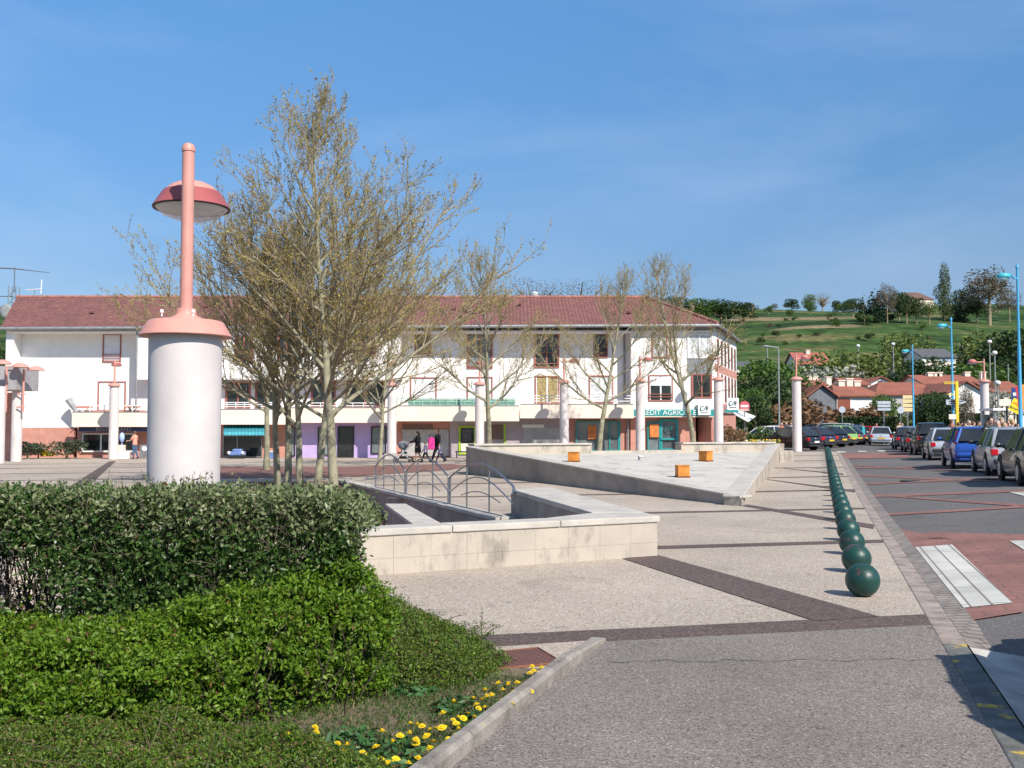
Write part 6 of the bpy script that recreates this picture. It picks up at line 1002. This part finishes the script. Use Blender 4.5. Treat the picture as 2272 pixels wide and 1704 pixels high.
# ---------------------------------------------------------------- cars
tyre, rimm = mat('tyre', (.02, .02, .02), .85, .1, 9), mat('alloy_rim', (.45, .46, .48), .35, .1, 6, metal=.6); tail, tailo = mat('tail_lamp', (.50, .012, .02), .15, .2, 9, spec=.7), mat('amber_lamp', (.7, .2, .02), .2, .1, 9); headm = mat('head_lamp', (.62, .64, .66), .1, .2, 9, spec=.8); platem = mat('yellow_plate', (.72, .42, .03), .5, .05, 9); platew = mat('white_plate', (.7, .7, .68), .5, .05, 9); trimm = mat('bumper_trim', (.035, .036, .038), .6, .1, 5)
def paint(n, c, metal=.35): return mat('car_' + n, c, .32, .03, 2, metal=metal, spec=.5, coat=.8)
def car(lab, col, kind='hatch', L_=4.0, Wd=1.68, H=1.47, plate=None, group='cars parked along the street'):
    """Local axes: +Y is the nose, origin on the ground below the middle."""
    r = thing('parked_car', lab, 'car', (0, 0, 0), 0, group); l = L_ / 2; w = Wd / 2; B_ = lambda m, n_, mt, p=None, s=False, bv=0: m.build(n_, mt, p or r, s, local=True, bevel=bv)
    est, sed, suv = kind == 'estate', kind == 'sedan', kind in ('suv', 'mpv'); bl = .60 * H + (.04 if suv else 0); gc = .17 + (.05 if suv else 0)
    hood = l * (.50 if kind != 'mpv' else .62); tailx = -l + (.62 if sed else .10 if est or suv else .16)
    st = [(-l, .80, gc + .17, bl - .20), (-l + .06, .92, gc + .06, bl - .06), (-l + .3, .985, gc, bl + .005), (-l * .55, 1, gc, bl + .01), (0, 1, gc, bl), (hood - .1, .995, gc, bl - .03), (hood + .35, .975, gc, bl - .09), (l - .28, .92, gc + .02, bl - .17), (l - .07, .80, gc + .06, bl - .27), (l, .64, gc + .16, bl - .36)]
    b = MB(); vs = []; n = 0
    for y, k, z0, z1 in st:
        W_ = w * k; pr = [(-W_ * .90, z0), (-W_ * .985, z0 + .13), (-W_, (z0 + z1) / 2), (-W_ * .985, z1 - .12), (-W_ * .94, z1 - .03), (-W_ * .85, z1), (0, z1 + .015), (W_ * .85, z1), (W_ * .94, z1 - .03), (W_ * .985, z1 - .12), (W_, (z0 + z1) / 2), (W_ * .985, z0 + .13), (W_ * .90, z0), (0, z0)]; n = len(pr); vs += [(x, y, z) for x, z in pr]
    k = len(st); b.add(vs, [(i * n + j, i * n + (j + 1) % n, (i + 1) * n + (j + 1) % n, (i + 1) * n + j)[::-1] for i in range(k - 1) for j in range(n)] + [tuple(range(n)), tuple(range(k * n - 1, (k - 1) * n - 1, -1))])
    body = B_(b, 'body', col, s=True)
    rf0, rf1 = hood - (.78 if not suv else .66), (-l * .42 if sed else -l + (.36 if est or suv else .74)); zr = H; wb, wr = w * .935, w * .665; zb_ = bl - .02; ym = (rf0 + rf1) / 2
    cab = [(hood, wb * .95, zb_ - .01), (rf0, wr, zr - .045), (ym, wr * 1.03, zr), (rf1, wr * .97, zr - .05), (tailx, wb * .93, zb_)]
    # roof, pillars and glass: roof shell then panes set between belt and roof
    b = MB(); rp = [(rf0 + .05, wr * .97, zr - .055), (rf0 - .15, wr, zr - .018), (ym, wr * 1.03, zr), (rf1 + .12, wr * .99, zr - .02), (rf1 - .03, wr * .95, zr - .07)]; vs = []
    for y, W_, z in rp: vs += [(-W_, y, z - .06), (-W_ * .9, y, z - .012), (0, y, z), (W_ * .9, y, z - .012), (W_, y, z - .06), (0, y, z - .07)]
    b.add(vs, [(i * 6 + j, i * 6 + (j + 1) % 6, (i + 1) * 6 + (j + 1) % 6, (i + 1) * 6 + j) for i in range(4) for j in range(6)] + [(5, 4, 3, 2, 1, 0), tuple(range(24, 30))]); B_(b, 'roof', col, s=True)
    for sx in (-1, 1):
        for p, q, rd in (((sx * wb * .93, hood - .03, zb_), (sx * wr * .97, rf0 + .04, zr - .07), .038), ((sx * wb * .9, tailx + .05, zb_), (sx * wr * .95, rf1, zr - .08), .06), ((sx * wb * .985, ym + .08, zb_), (sx * wr * 1.02, ym + .05, zr - .06), .03)) + ((((sx * wb * .97, rf1 + .35, zb_), (sx * wr * .99, rf1 + .3, zr - .07), .035),) if not sed else ()): b = MB(); b.tube([p, q], rd, 6); B_(b, 'pillar', col)
    gl = lambda pts, nm: B_(MB().slab(pts, .012), nm, glassd)
    ib = .94; gl([(-wb * .9, hood - .04, zb_ + .01), (wb * .9, hood - .04, zb_ + .01), (wr * .93, rf0 + .03, zr - .075), (-wr * .93, rf0 + .03, zr - .075)], 'windscreen'); gl([(wb * .86, tailx + .035, zb_ + .05), (-wb * .86, tailx + .035, zb_ + .05), (-wr * .9, rf1 - .015, zr - .09), (wr * .9, rf1 - .015, zr - .09)], 'rear_window')
    for sx in (-1, 1):
        p = [(sx * wb * .975, hood - .12, zb_ + .01), (sx * wr * 1.0, rf0 + .0, zr - .075), (sx * wr * .99, rf1 + .05, zr - .085), (sx * wb * .95, tailx + .12, zb_ + .01)]; gl(p if sx < 0 else p[::-1], 'side_window')
    for sx in (-1, 1): b = MB(); b.tube([(sx * w * .93, hood - .3, bl + .02), (sx * (w + .10), hood - .32, bl + .07)], .03, 6); b.ball((sx * (w + .13), hood - .33, bl + .09), (.10, .06, .07), 10, 6); B_(b, 'wing_mirror', trimm if kind == 'hatch' else col, s=True)
    # lamps, bumpers, plates
    for sx in (-1, 1):
        b = MB()
        if kind in ('mpv',): b.slab([(sx * w * .82, -l + .10, bl - .05), (sx * w * .95, -l + .2, bl - .05), (sx * w * .80, rf1 - .02, zr - .16), (sx * w * .70, rf1 - .06, zr - .16)][::sx], .03)
        else: b.bb((sx * w * .70, -l - .012, bl - .27), (sx * w * .94, -l + .22, bl - .08))
        B_(b, 'tail_lamp', tail, bv=.02); b = MB(); b.bb((sx * w * .45, l - .3, bl - .36), (sx * w * .85, l - .055, bl - .235)); B_(b, 'headlight', headm, bv=.03)
    b = MB(); b.box((0, -l - .01, gc + .27), (Wd * .86, .14, .15)); b.box((0, -l + .02, gc + .12), (Wd * .8, .1, .1)); B_(b, 'rear_bumper', col if kind in ('mpv', 'sedan') else trimm, bv=.05); b = MB(); b.box((0, l - .06, gc + .18), (Wd * .72, .16, .2)); B_(b, 'front_bumper', trimm if suv else col, bv=.06)
    b = MB(); b.box((0, -l - .088 if kind != 'mpv' else -l - .085, gc + (.27 if kind == 'mpv' else .36)), (.5, .02, .11)); B_(b, 'number_plate', plate or platem)
    b = MB(); b.ball((0, -l + .015, bl - .14), (.06, .05, .05), 10, 6); B_(b, 'badge', rimm, s=True)
    for sx in (-1, 1):
        for y in (-l * .62, l * .64):
            a = MB(); a.tube([(sx * (w * .88), y, .335), (sx * (w * .997 + .004), y, .335)], .385, 24); B_(a, 'wheel_arch', darkm)
            t = MB(); t.tube([(sx * w * .86, y, .31), (sx * w * .9, y, .31), (sx * (w * .995), y, .31), (sx * (w + .012), y, .31)], [.29, .31, .31, .285], 24); wh = B_(t, 'wheel', tyre); t = MB(); t.tube([(sx * w * .95, y, .31), (sx * (w + .02), y, .31)], [.20, .195], 20); t.tube([(sx * (w + .01), y, .31), (sx * (w + .032), y, .31)], [.06, .05], 10); B_(t, 'rim', rimm, wh)
    for y in (ym + .06,):
        for sx in (-1, 1): b = MB(); b.box((sx * w * 1.0, y - .3, bl - .16), (.025, .16, .03)); B_(b, 'door_handle', col, bv=.008)
    b = MB(); b.tube([(.1, rf1 + .25, zr - .04), (.1, rf1 + .1, zr + .22)], .008, 5); B_(b, 'antenna', darkm)
    return r
def park(r, x, y, hd, z=None):                       # hd: degrees clockwise from straight ahead
    z = gz(x, y) if z is None else z; s = .9; a = R(hd); fx, fy = math.sin(a), math.cos(a); dz = (gz(x + fx, y + fy) - gz(x - fx, y - fy)) / 2; dx = (gz(x + fy, y - fx) - gz(x - fy, y + fx)) / 2
    r.location = (x, y, z); r.rotation_euler = (math.atan(dz), -math.atan(dx), -a); return r
silver, lsilver, dkgrey, blackc, bluec, navy, redc, dred, greenc, bluegrey, purplec, whitec = paint('silver', (.42, .44, .46)), paint('pale_silver', (.52, .55, .58)), paint('dark_grey', (.10, .105, .11)), paint('black', (.016, .017, .019)), paint('bright_blue', (.015, .075, .36), .2), paint('navy', (.02, .03, .065)), paint('red', (.55, .03, .025), .1), paint('dark_red', (.17, .012, .02), .1), paint('apple_green', (.24, .46, .13), .2), paint('blue_grey', (.09, .13, .17)), paint('aubergine', (.05, .035, .07)), paint('white', (.74, .75, .74), 0)
def side(Drear, t, L_): s = DX * ((t + DX * Drear) / DY) + DY * Drear + L_ / 2 - .7; return TS(t + .84, s)
for lab, col, kind, L_, H, Dr, t, pl in (('dark green grey estate car cut off by the right edge', paint('olive_grey', (.06, .066, .062)), 'estate', 4.3, 1.48, 25.6, 4.82, None), ('silver hatchback with a bright red tail lamp between the dark estate and the blue car', silver, 'hatch', 4.2, 1.48, 30.9, 4.86, None), ('bright blue hatchback with tall red tail lamps and a yellow plate', bluec, 'mpv', 4.0, 1.50, 36.2, 4.5, platem), ('pale silver hatchback just beyond the bright blue car', lsilver, 'hatch', 3.85, 1.44, 45.0, 4.62, None), ('black tall people carrier with large red tail lamps in the right row', blackc, 'suv', 4.5, 1.70, 52.5, 4.75, None), ('dark grey hatchback just beyond the black people carrier', dkgrey, 'hatch', 4.0, 1.46, 58.5, 4.7, None), ('dark blue hatchback parked farthest in the right row', navy, 'hatch', 4.0, 1.46, 64.5, 4.6, None)):
    p = side(Dr, t, L_); park(car(lab, col, kind, L_, 1.70, H, pl), p[0], p[1], 17)
for lab, col, kind, H, x, D in (('pale silver estate roof showing behind the black people carrier', lsilver, 'estate', 1.5, 2068, 66), ('dark blue car roof showing behind the pale silver hatchback', navy, 'estate', 1.5, 2112, 55), ('light blue car roof showing beyond the dark blue hatchback', paint('light_blue', (.25, .34, .44)), 'hatch', 1.5, 2025, 78)):
    q = P(x, 960, D); park(car(lab, col, kind, 4.3, 1.7, H), q.x, D, 17)
park(car('silver grey saloon driving away down the middle of the street', lsilver, 'sedan', 4.4, 1.70, 1.42, platem, 'cars moving in the street'), P(1954, 980, 78).x, 78, 19, gz(P(1954, 980, 78).x, 78) + .06)
cg = 'cars parked at an angle in the car park'
for lab, col, kind, L_, H, x, D, hd, pl in (('dark car parked side on behind the car park lamp column', blackc, 'hatch', 4.0, 1.46, 1752, 65.5, -38, platew), ('aubergine car with a yellow plate just beyond the dark car by the column', purplec, 'hatch', 4.0, 1.45, 1789, 69.5, -36, platem), ('black hatchback with a red tail lamp next to the green car', blackc, 'hatch', 4.0, 1.46, 1819, 72.0, -36, None), ('apple green hatchback in the angled car park row', greenc, 'hatch', 4.0, 1.5, 1842, 75.5, -36, None), ('blue grey hatchback just beyond the green car', bluegrey, 'hatch', 4.0, 1.45, 1858, 78.5, -36, None), ('dark teal car farthest in the angled car park row', paint('dark_teal', (.035, .06, .07)), 'hatch', 4.0, 1.5, 1872, 82, -34, None), ('long silver estate behind the green and black hatchbacks', lsilver, 'estate', 4.7, 1.6, 1835, 86, -60, None), ('dark blue car behind the silver estate in the car park', navy, 'estate', 4.4, 1.55, 1868, 91, -50, None), ('teal roofed car between the lamp column and the silver estate', bluegrey, 'estate', 4.3, 1.5, 1802, 88, -60, None), ('white car nose on at the left of the car park beside the hedge', whitec, 'hatch', 4.0, 1.45, 1697, 80, -110, None), ('dark car beside the white one at the left of the car park', dkgrey, 'hatch', 4.0, 1.5, 1722, 86, -60, None)):
    q = P(x, 980, D); park(car(lab, col, kind, L_, 1.70, H, pl, cg), q.x, D, hd)
for lab, col, x, D, hd in (('dark red car before the hedge at the end of the street', dred, 1908, 90, -70), ('bright red hatchback beside the dark red car at the street end', redc, 1922, 87, -52)):
    q = P(x, 970, D); park(car(lab, col, 'hatch', 4.0, 1.7, 1.48, None, 'red cars at the end of the street'), q.x, D, hd)
p = TS(2.85, 7.1); park(car('dark car standing in the road just past the right edge of view', dkgrey, 'hatch', 4.1, 1.7, 1.5, None, 'cars standing near the photographer'), *p, 17)
m_ = thing('motorcycle', 'dark motorcycle standing by the hedge beyond the silver saloon', 'motorcycle', (0, 0, 0))
for y in (-.68, .68): k = MB(); pts = [(0, y + .27 * math.cos(a), .3 + .27 * math.sin(a)) for a in np.linspace(0, 2 * math.pi, 17)]; k.tube(pts, .055, 6, 0, False); k.build('wheel', tyre, m_, local=True)
k = MB(); k.ball((0, .15, .78), (.16, .34, .17), 12, 8); k.build('fuel_tank', blackc, m_, True, local=True); k = MB(); k.box((0, -.38, .76), (.24, .6, .1)); k.build('seat', darkm, m_, local=True, bevel=.03); k = MB(); k.tube([(0, .68, .3), (0, .45, .95)], .035, 6); k.tube([(-.36, .42, 1.02), (0, .45, .96), (.36, .42, 1.02)], .018, 6); k.box((0, .05, .42), (.28, .5, .32)); k.tube([(0, -.68, .3), (0, 0, .45)], .04, 6); k.build('frame', greym, m_, local=True); k = MB(); k.ball((0, .55, .9), (.11, .08, .11), 10, 6); k.build('headlight', headm, m_, True, local=True)
q = P(1975, 960, 86); park(m_, q.x, 86, -60)
# ---------------------------------------------------------------- people
skinm = mat('skin', (.58, .33, .235), .55, .06, 12); hairm = {'dark': mat('dark_hair', (.025, .016, .012), .6, .2, 20), 'brown': mat('brown_hair', (.12, .06, .03), .6, .2, 20), 'blond': mat('blond_hair', (.42, .28, .13), .6, .2, 20), 'grey': mat('grey_hair', (.38, .37, .36), .6, .2, 20)}
cloth = {n: mat('cloth_' + n, c, .9, .1, 14, .15, bscale=90) for n, c in dict(black=(.02, .02, .022), charcoal=(.05, .05, .055), denim=(.06, .11, .20), teal=(.05, .36, .40), red=(.60, .06, .04), white=(.72, .72, .72), pink=(.75, .05, .30), lilac=(.42, .36, .52), grey=(.25, .25, .27), beige=(.45, .36, .26), salmon=(.70, .30, .22), navy=(.02, .03, .08), blue=(.08, .20, .50), brick=(.38, .14, .10)).items()}
def meshed(b, vox, name, m, parent):                 # fuse overlapping limbs into one continuous skin
    o = b.build(name + '_raw', m, None, True); r = o.modifiers.new('fuse', 'REMESH'); r.mode = 'VOXEL'; r.voxel_size = vox; r.use_smooth_shade = True; s = o.modifiers.new('smooth', 'SMOOTH'); s.iterations = 4; s.factor = .5
    me = bpy.data.meshes.new_from_object(o.evaluated_get(bpy.context.evaluated_depsgraph_get())); bpy.data.objects.remove(o); me.materials.clear(); me.materials.append(m); me.polygons.foreach_set('use_smooth', [True] * len(me.polygons)); c = bpy.data.objects.new(name, me); COL.objects.link(c); c.parent = parent; return c
def person(lab, h=1.7, stride=(.0, .0), arms=((.1, .2), (.1, .2)), top='black', legs='denim', hair='dark', coat=0, sleeve=1, skirt=0, long_hair=0, lean=0, female=0, bare=0, grp=None):
    """Faces +Y. stride: hip swing of the left and right leg; arms: (shoulder swing, elbow bend) per side, forward positive."""
    r = thing('person', lab, 'person', (0, 0, 0), 0, grp); k = h / 1.7; V = lambda x, y, z: Vector((x, y, z)) * k; hipz, sh = .90, (.165 if female else .19)
    lz = lambda y: lean * y
    def torso(b, g=0): b.tube([V(0, 0, .86), V(0, lz(.1), 1.0), V(0, lz(.25), 1.18), V(0, lz(.45), 1.36), V(0, lz(.5), 1.42)], [(.135 + g) * k, (.125 + g) * k, (.125 + g) * k, (.135 + g) * k, (.08 + g) * k], 14); b.tube([V(-.09, 0, .90), V(.09, 0, .90)], (.105 + g) * k, 12); b.tube([V(-sh + .02, lz(.45), 1.385), V(sh - .02, lz(.45), 1.385)], (.068 + g) * k, 12)
    def leg(b, s, a, g=0, z0=0):
        hp = V(s * .085, 0, .88); kn = hp + V(0, math.sin(a) * .41, -math.cos(a) * .41); bend = a - (.35 if a < 0 else .06); an = kn + V(0, math.sin(bend) * .40, -math.cos(bend) * .40); b.tube([hp, hp.lerp(kn, .5), kn, kn.lerp(an, .4), an], [(.088 + g) * k, (.075 + g) * k, (.055 + g) * k, (.052 + g) * k, (.036 + g) * k], 12); return an, bend
    def arm(b, s, sw, g=0, upto=1):
        a, e = sw; s0 = V(s * sh, lz(.45), 1.385); el = s0 + V(s * .05, math.sin(a) * .28, -math.cos(a) * .28); f = a + e; wr = el + V(-s * .01, math.sin(f) * .25, -math.cos(f) * .25)
        if upto >= 1: b.tube([s0, s0.lerp(el, .5), el, el.lerp(wr, .5), wr], [(.052 + g) * k, (.046 + g) * k, (.039 + g) * k, (.035 + g) * k, (.025 + g) * k], 10)
        else: b.tube([s0, s0.lerp(el, .5), s0.lerp(el, .8)], [(.054 + g) * k, (.05 + g) * k, (.047 + g) * k], 10)
        return wr, f
    b = MB(); torso(b); feet = []
    for s, a in ((-1, stride[0]), (1, stride[1])): feet.append(leg(b, s, a))
    hands = [arm(b, s, w) for s, w in ((-1, arms[0]), (1, arms[1]))]
    hc = V(0, lz(.6) + .02, 1.585); b.tube([V(0, lz(.5), 1.40), V(0, lz(.56) + .005, 1.50)], .05 * k, 12); b.ball(hc, (.074 * k, .092 * k, .112 * k), 16, 12); b.ball(hc + V(0, .02, -.055), (.058 * k, .07 * k, .06 * k), 12, 8); b.tube([hc + V(0, .08, .02), hc + V(0, .108, -.022), hc + V(0, .09, -.03)], [.012 * k, .017 * k, .012 * k], 8)
    for s in (-1, 1): b.ball(hc + V(s * .074, -.005, -.005), (.012 * k, .022 * k, .034 * k), 8, 6)
    for (wr, f), s in zip(hands, (-1, 1)): d = V(0, math.sin(f), -math.cos(f)); b.tube([wr, wr + d * .045, wr + d * .085], [.026 * k, .036 * k, .030 * k], 10)
    body = meshed(b, .016 * k, 'body', skinm, r); m = MB()
    for (wr, f), s in zip(hands, (-1, 1)):           # five fingers, rooted in the palm
        d = Vector((0, math.sin(f), -math.cos(f))); c = Vector((0, math.cos(f), math.sin(f)))
        for i, ln in enumerate((.062, .072, .068, .052)): q = wr + d * .08 * k + c * (.024 - .016 * i) * k; m.tube([q, q + (d * ln * .55 + Vector((-s * .008, 0, 0))) * k, q + (d * ln + Vector((-s * .026, 0, 0))) * k], [.009 * k, .0085 * k, .006 * k], 6)
        q = wr + (d * .03 + c * .028) * k; m.tube([q, q + (d * .03 + c * .022) * k, q + (d * .06 + c * .02) * k], [.011 * k, .01 * k, .007 * k], 6)
    for s in (-1, 1): m.ball(hc + V(s * .03, .083, .012), .010 * k, 8, 6, 1)
    m.tube([hc + V(-.024, .086, -.062), hc + V(0, .092, -.06), hc + V(.024, .086, -.062)], .006 * k, 6, 2)
    bm = body.data; vs = np.array([v.co[:] for v in bm.vertices]); fs = [tuple(p.vertices) for p in bm.polygons]; o = len(vs); me = bpy.data.meshes.new('body'); me.from_pydata([tuple(v) for v in vs] + m.v, [], fs + [tuple(i + o for i in f) for f in m.f]); me.materials.append(skinm); me.materials.append(hairm['dark']); me.materials.append(cloth['brick']); me.polygons.foreach_set('material_index', [0] * len(fs) + m.m); me.polygons.foreach_set('use_smooth', [True] * len(me.polygons)); body.data = me
    b = MB(); g = .017; torso(b, g + (.012 if coat else 0))
    for s, w in ((-1, arms[0]), (1, arms[1])): arm(b, s, w, g, sleeve)
    if coat or skirt: b.tube([V(0, lz(.1), 1.02), V(0, 0, .86), V(0, -.01, .52 if coat > 1 or skirt else .70)], [.14 * k, .165 * k, .185 * k], 16)
    meshed(b, .017 * k, 'coat' if coat else 'top', cloth[top], r); b = MB()
    if not bare:
        b.tube([V(-.09, 0, .89), V(.09, 0, .89)], .122 * k, 12)
        for s, a in ((-1, stride[0]), (1, stride[1])): leg(b, s, a, .018)
        meshed(b, .017 * k, 'trousers', cloth[legs], r)
    b = MB()
    for an, f in feet: d = Vector((0, math.cos(f * .6), math.sin(f * .6))); q = an + Vector((0, 0, -.045)) * k; b.tube([q - d * .05 * k, q, q + d * .09 * k, q + d * .17 * k], [.038 * k, .045 * k, .04 * k, .022 * k], 10)
    b.build('shoes', cloth['black'], r, True, local=True); b = MB(); b.ball(hc + V(0, -.018, .022), (.084 * k, .094 * k, .108 * k), 16, 12)
    if long_hair: b.tube([hc + V(0, -.055, .03), hc + V(0, -.085, -.08), hc + V(0, -.095, -.19)], [.07 * k, .07 * k, .03 * k], 12)
    b.build('hair', hairm[hair], r, True, local=True); z = min((an.z for an, f in feet)) - .085 * k
    r['foot'] = float(z); return r
def put(r, x, D, hd, z=None):
    q = P(x, 1000, D); z = gz(q.x, D) if z is None else z; f = r['foot']; del r['foot']; r.location = (q.x, D, z - f); r.rotation_euler = (0, 0, -R(hd)); return r
fam = 'family walking past the shops'; FD = 54
put(person('woman in a black coat pushing the stroller past the grey shutter', 1.66, (.18, -.12), ((.75, .35), (.75, .35)), 'black', 'charcoal', 'dark', 2, long_hair=1, female=1, bare=1, grp=fam), 927, FD, -82)
put(person('man in a black jacket walking behind the children', 1.80, (.38, -.36), ((-.3, .25), (.25, .3)), 'black', 'charcoal', 'brown', 1, grp=fam), 971, FD + .3, -84)
put(person('small child in grey and lilac walking behind the woman in black', 1.12, (.42, -.42), ((.3, .3), (-.3, .3)), 'lilac', 'black', 'blond', 0, female=1, grp=fam), 944, FD - .1, -80)
put(person('small blond child in lilac walking beside the man in black', 1.02, (.45, -.45), ((-.2, .3), (.3, .3)), 'lilac', 'navy', 'blond', 0, female=1, grp=fam), 976, FD - .5, -80)
a = thing('pink_bag', 'bright pink rolling bag carried between the child and the man', 'bag', P(957, 985, FD - .25)); q = P(957, 985, FD - .25); k = MB(); k.box((q.x, q.y, q.z + .02), (.34, .24, .66)); k.build('body', cloth['pink'], a, bevel=.07); k = MB(); k.tube([(q.x - .1, q.y, q.z + .34), (q.x - .1, q.y, q.z + .50), (q.x + .1, q.y, q.z + .50), (q.x + .1, q.y, q.z + .34)], .02, 6); k.build('handle', cloth['black'], a)
st_ = thing('stroller', 'grey stroller with white frame pushed by the woman in black', 'stroller', (P(896, 1000, FD).x, FD, gz(-6, FD))); c = st_.location; k = MB()
for dy in (-.24, .24): k.tube([(c.x - .42, FD + dy, .14 + c.z), (c.x - .05, FD + dy, .55 + c.z), (c.x + .50, FD + dy, 1.02 + c.z)], .02, 6); k.tube([(c.x + .38, FD + dy, .12 + c.z), (c.x - .05, FD + dy, .55 + c.z)], .02, 6)
k.tube([(c.x + .50, FD - .24, 1.02 + c.z), (c.x + .50, FD + .24, 1.02 + c.z)], .025, 6); k.build('frame', whitep, st_); k = MB()
k.box((c.x - .08, FD, .52 + c.z), (.5, .40, .10)); k.slab([(c.x - .02, FD - .2, .5 + c.z), (c.x - .02, FD + .2, .5 + c.z), (c.x + .22, FD + .2, .95 + c.z), (c.x + .22, FD - .2, .95 + c.z)], .06); k.build('seat', cloth['charcoal'], st_, bevel=.03); k = MB(); k.ball((c.x - .02, FD, .92 + c.z), (.30, .23, .24), 14, 8); k.build('hood', cloth['grey'], st_, True); k = MB(); k.box((c.x + .02, FD, .27 + c.z), (.5, .36, .14)); k.build('basket', cloth['black'], st_, bevel=.04)
for dx in (-.42, .38):
    for dy in (-.25, .25): k = MB(); pts = [(c.x + dx + .12 * math.cos(t), FD + dy, .135 + c.z + .12 * math.sin(t)) for t in np.linspace(0, 2 * math.pi, 15)]; k.tube(pts, .022, 6, 0, False); k.tube([(c.x + dx, FD + dy - .02, .135 + c.z), (c.x + dx, FD + dy + .02, .135 + c.z)], .05, 10); k.build('wheel', tyre, st_)
put(person('woman with bare arms and a blue denim skirt standing by the ice cream chest', 1.66, (.05, -.05), ((.5, .9), (.2, .3)), 'salmon', 'denim', 'brown', 0, sleeve=0, female=1), 299, 60.8, -70, 0)
k = put(person('person in a teal jacket crossing the far end of the street', 1.72, (.42, -.42), ((.3, .2), (-.3, .2)), 'teal', 'navy', 'brown', 1), 1915, 80, -80)
put(person('person in a red top standing before the hedge at the street end', 1.75, (.05, -.05), ((.1, .2), (.1, .2)), 'red', 'charcoal', 'dark', 0), 1945, 86, 160)
og = 'people talking in the car park'
put(person('grey haired person in dark clothes beyond the dark parked car', 1.68, (.05, -.05), ((.1, .3), (.1, .3)), 'brick', 'charcoal', 'grey', 1, grp=og), 1735, 74, 150); put(person('second grey haired person standing right of the other in the car park', 1.72, (.05, -.05), ((.1, .3), (.1, .3)), 'charcoal', 'charcoal', 'grey', 1, grp=og), 1745, 74.5, 190)
put(person('person in a grey top standing at the left of the dark parked cars', 1.7, (.05, -.05), ((.1, .3), (.1, .3)), 'grey', 'denim', 'brown', 0, grp=og), 1756, 79, 200)
cw = 'crowd gathered behind the right row of parked cars'
arch = [person('-', 1.74, (.06, -.06), ((.1, .3), (.15, .4)), 'white', 'denim', 'brown', 0), person('-', 1.64, (.1, -.1), ((.3, .8), (.1, .3)), 'lilac', 'black', 'dark', 0, female=1, long_hair=1), person('-', 1.78, (.06, -.02), ((.1, .2), (.5, 1.2)), 'blue', 'charcoal', 'grey', 1)]
feet = [a['foot'] for a in arch]
for a in arch: del a['foot']
CR = [(0, 2128, 47, 60, 'white', 'brown', 'person in white right of the yellow signpost'), (1, 2136, 49, 200, 'blue', 'dark', 'long haired person in blue right of the yellow signpost'), (2, 2151, 45, 170, 'white', 'grey', 'person in bright white left of the right lamp column'), (0, 2160, 47, 100, 'lilac', 'brown', 'person in lilac just left of the right lamp column'), (1, 2141, 44, 150, 'beige', 'brown', 'long haired person in beige behind the bright blue car'), (2, 2112, 49, 90, 'brick', 'brown', 'person in brick red left of the yellow signpost plate'), (0, 2171, 45, 120, 'charcoal', 'dark', 'dark dressed person touching the right lamp column'),
      (0, 2198, 33.5, 170, 'charcoal', 'dark', 'dark haired person in charcoal above the silver hatchback roof'), (1, 2191, 35.5, 80, 'white', 'brown', 'long haired person in white left of the one in charcoal'), (2, 2209, 44, 200, 'teal', 'brown', 'person in teal in front of the bus shelter'), (0, 2221, 40, 160, 'salmon', 'brown', 'person in salmon beside the bus shelter'), (1, 2229, 38, 130, 'white', 'blond', 'blond person in white left of the yellow tilted sign'), (2, 2238, 42, 190, 'brick', 'brown', 'brown haired person in brick red below the yellow tilted sign'), (0, 2247, 39, 100, 'beige', 'blond', 'fair haired person in beige below the yellow tilted sign'), (1, 2257, 37, 150, 'white', 'brown', 'long haired person in white near the nearest blue lamp'), (0, 2215, 35.5, 210, 'lilac', 'grey', 'grey haired person in lilac above the silver hatchback'),
      (2, 1996, 72, 160, 'beige', 'brown', 'person in beige beside the dark blue hatchback at the row end'), (0, 2003, 73, 200, 'blue', 'dark', 'person in blue right of the one in beige at the row end')]
us = set()
for ai, x, D, hd, tc, hc_, lab in CR:
    q = P(x, 1000, D); src = arch[ai]; o = src if ai not in us else copy_tree(src); us.add(ai); o['label'] = lab; o['group'] = cw if D < 60 else 'people beyond the row of cars'; o.location = (q.x, D, gz(q.x, D) - feet[ai]); o.rotation_euler = (0, 0, -R(hd)); s = rnum(.95, 1.04); o.scale = (s, s, s)
    for c in o.children:
        n_ = c.name.split('.')[0]
        if n_ in ('top', 'coat', 'hair'): c.data = c.data.copy(); c.data.materials[0] = cloth[tc] if n_ != 'hair' else hairm[hc_]
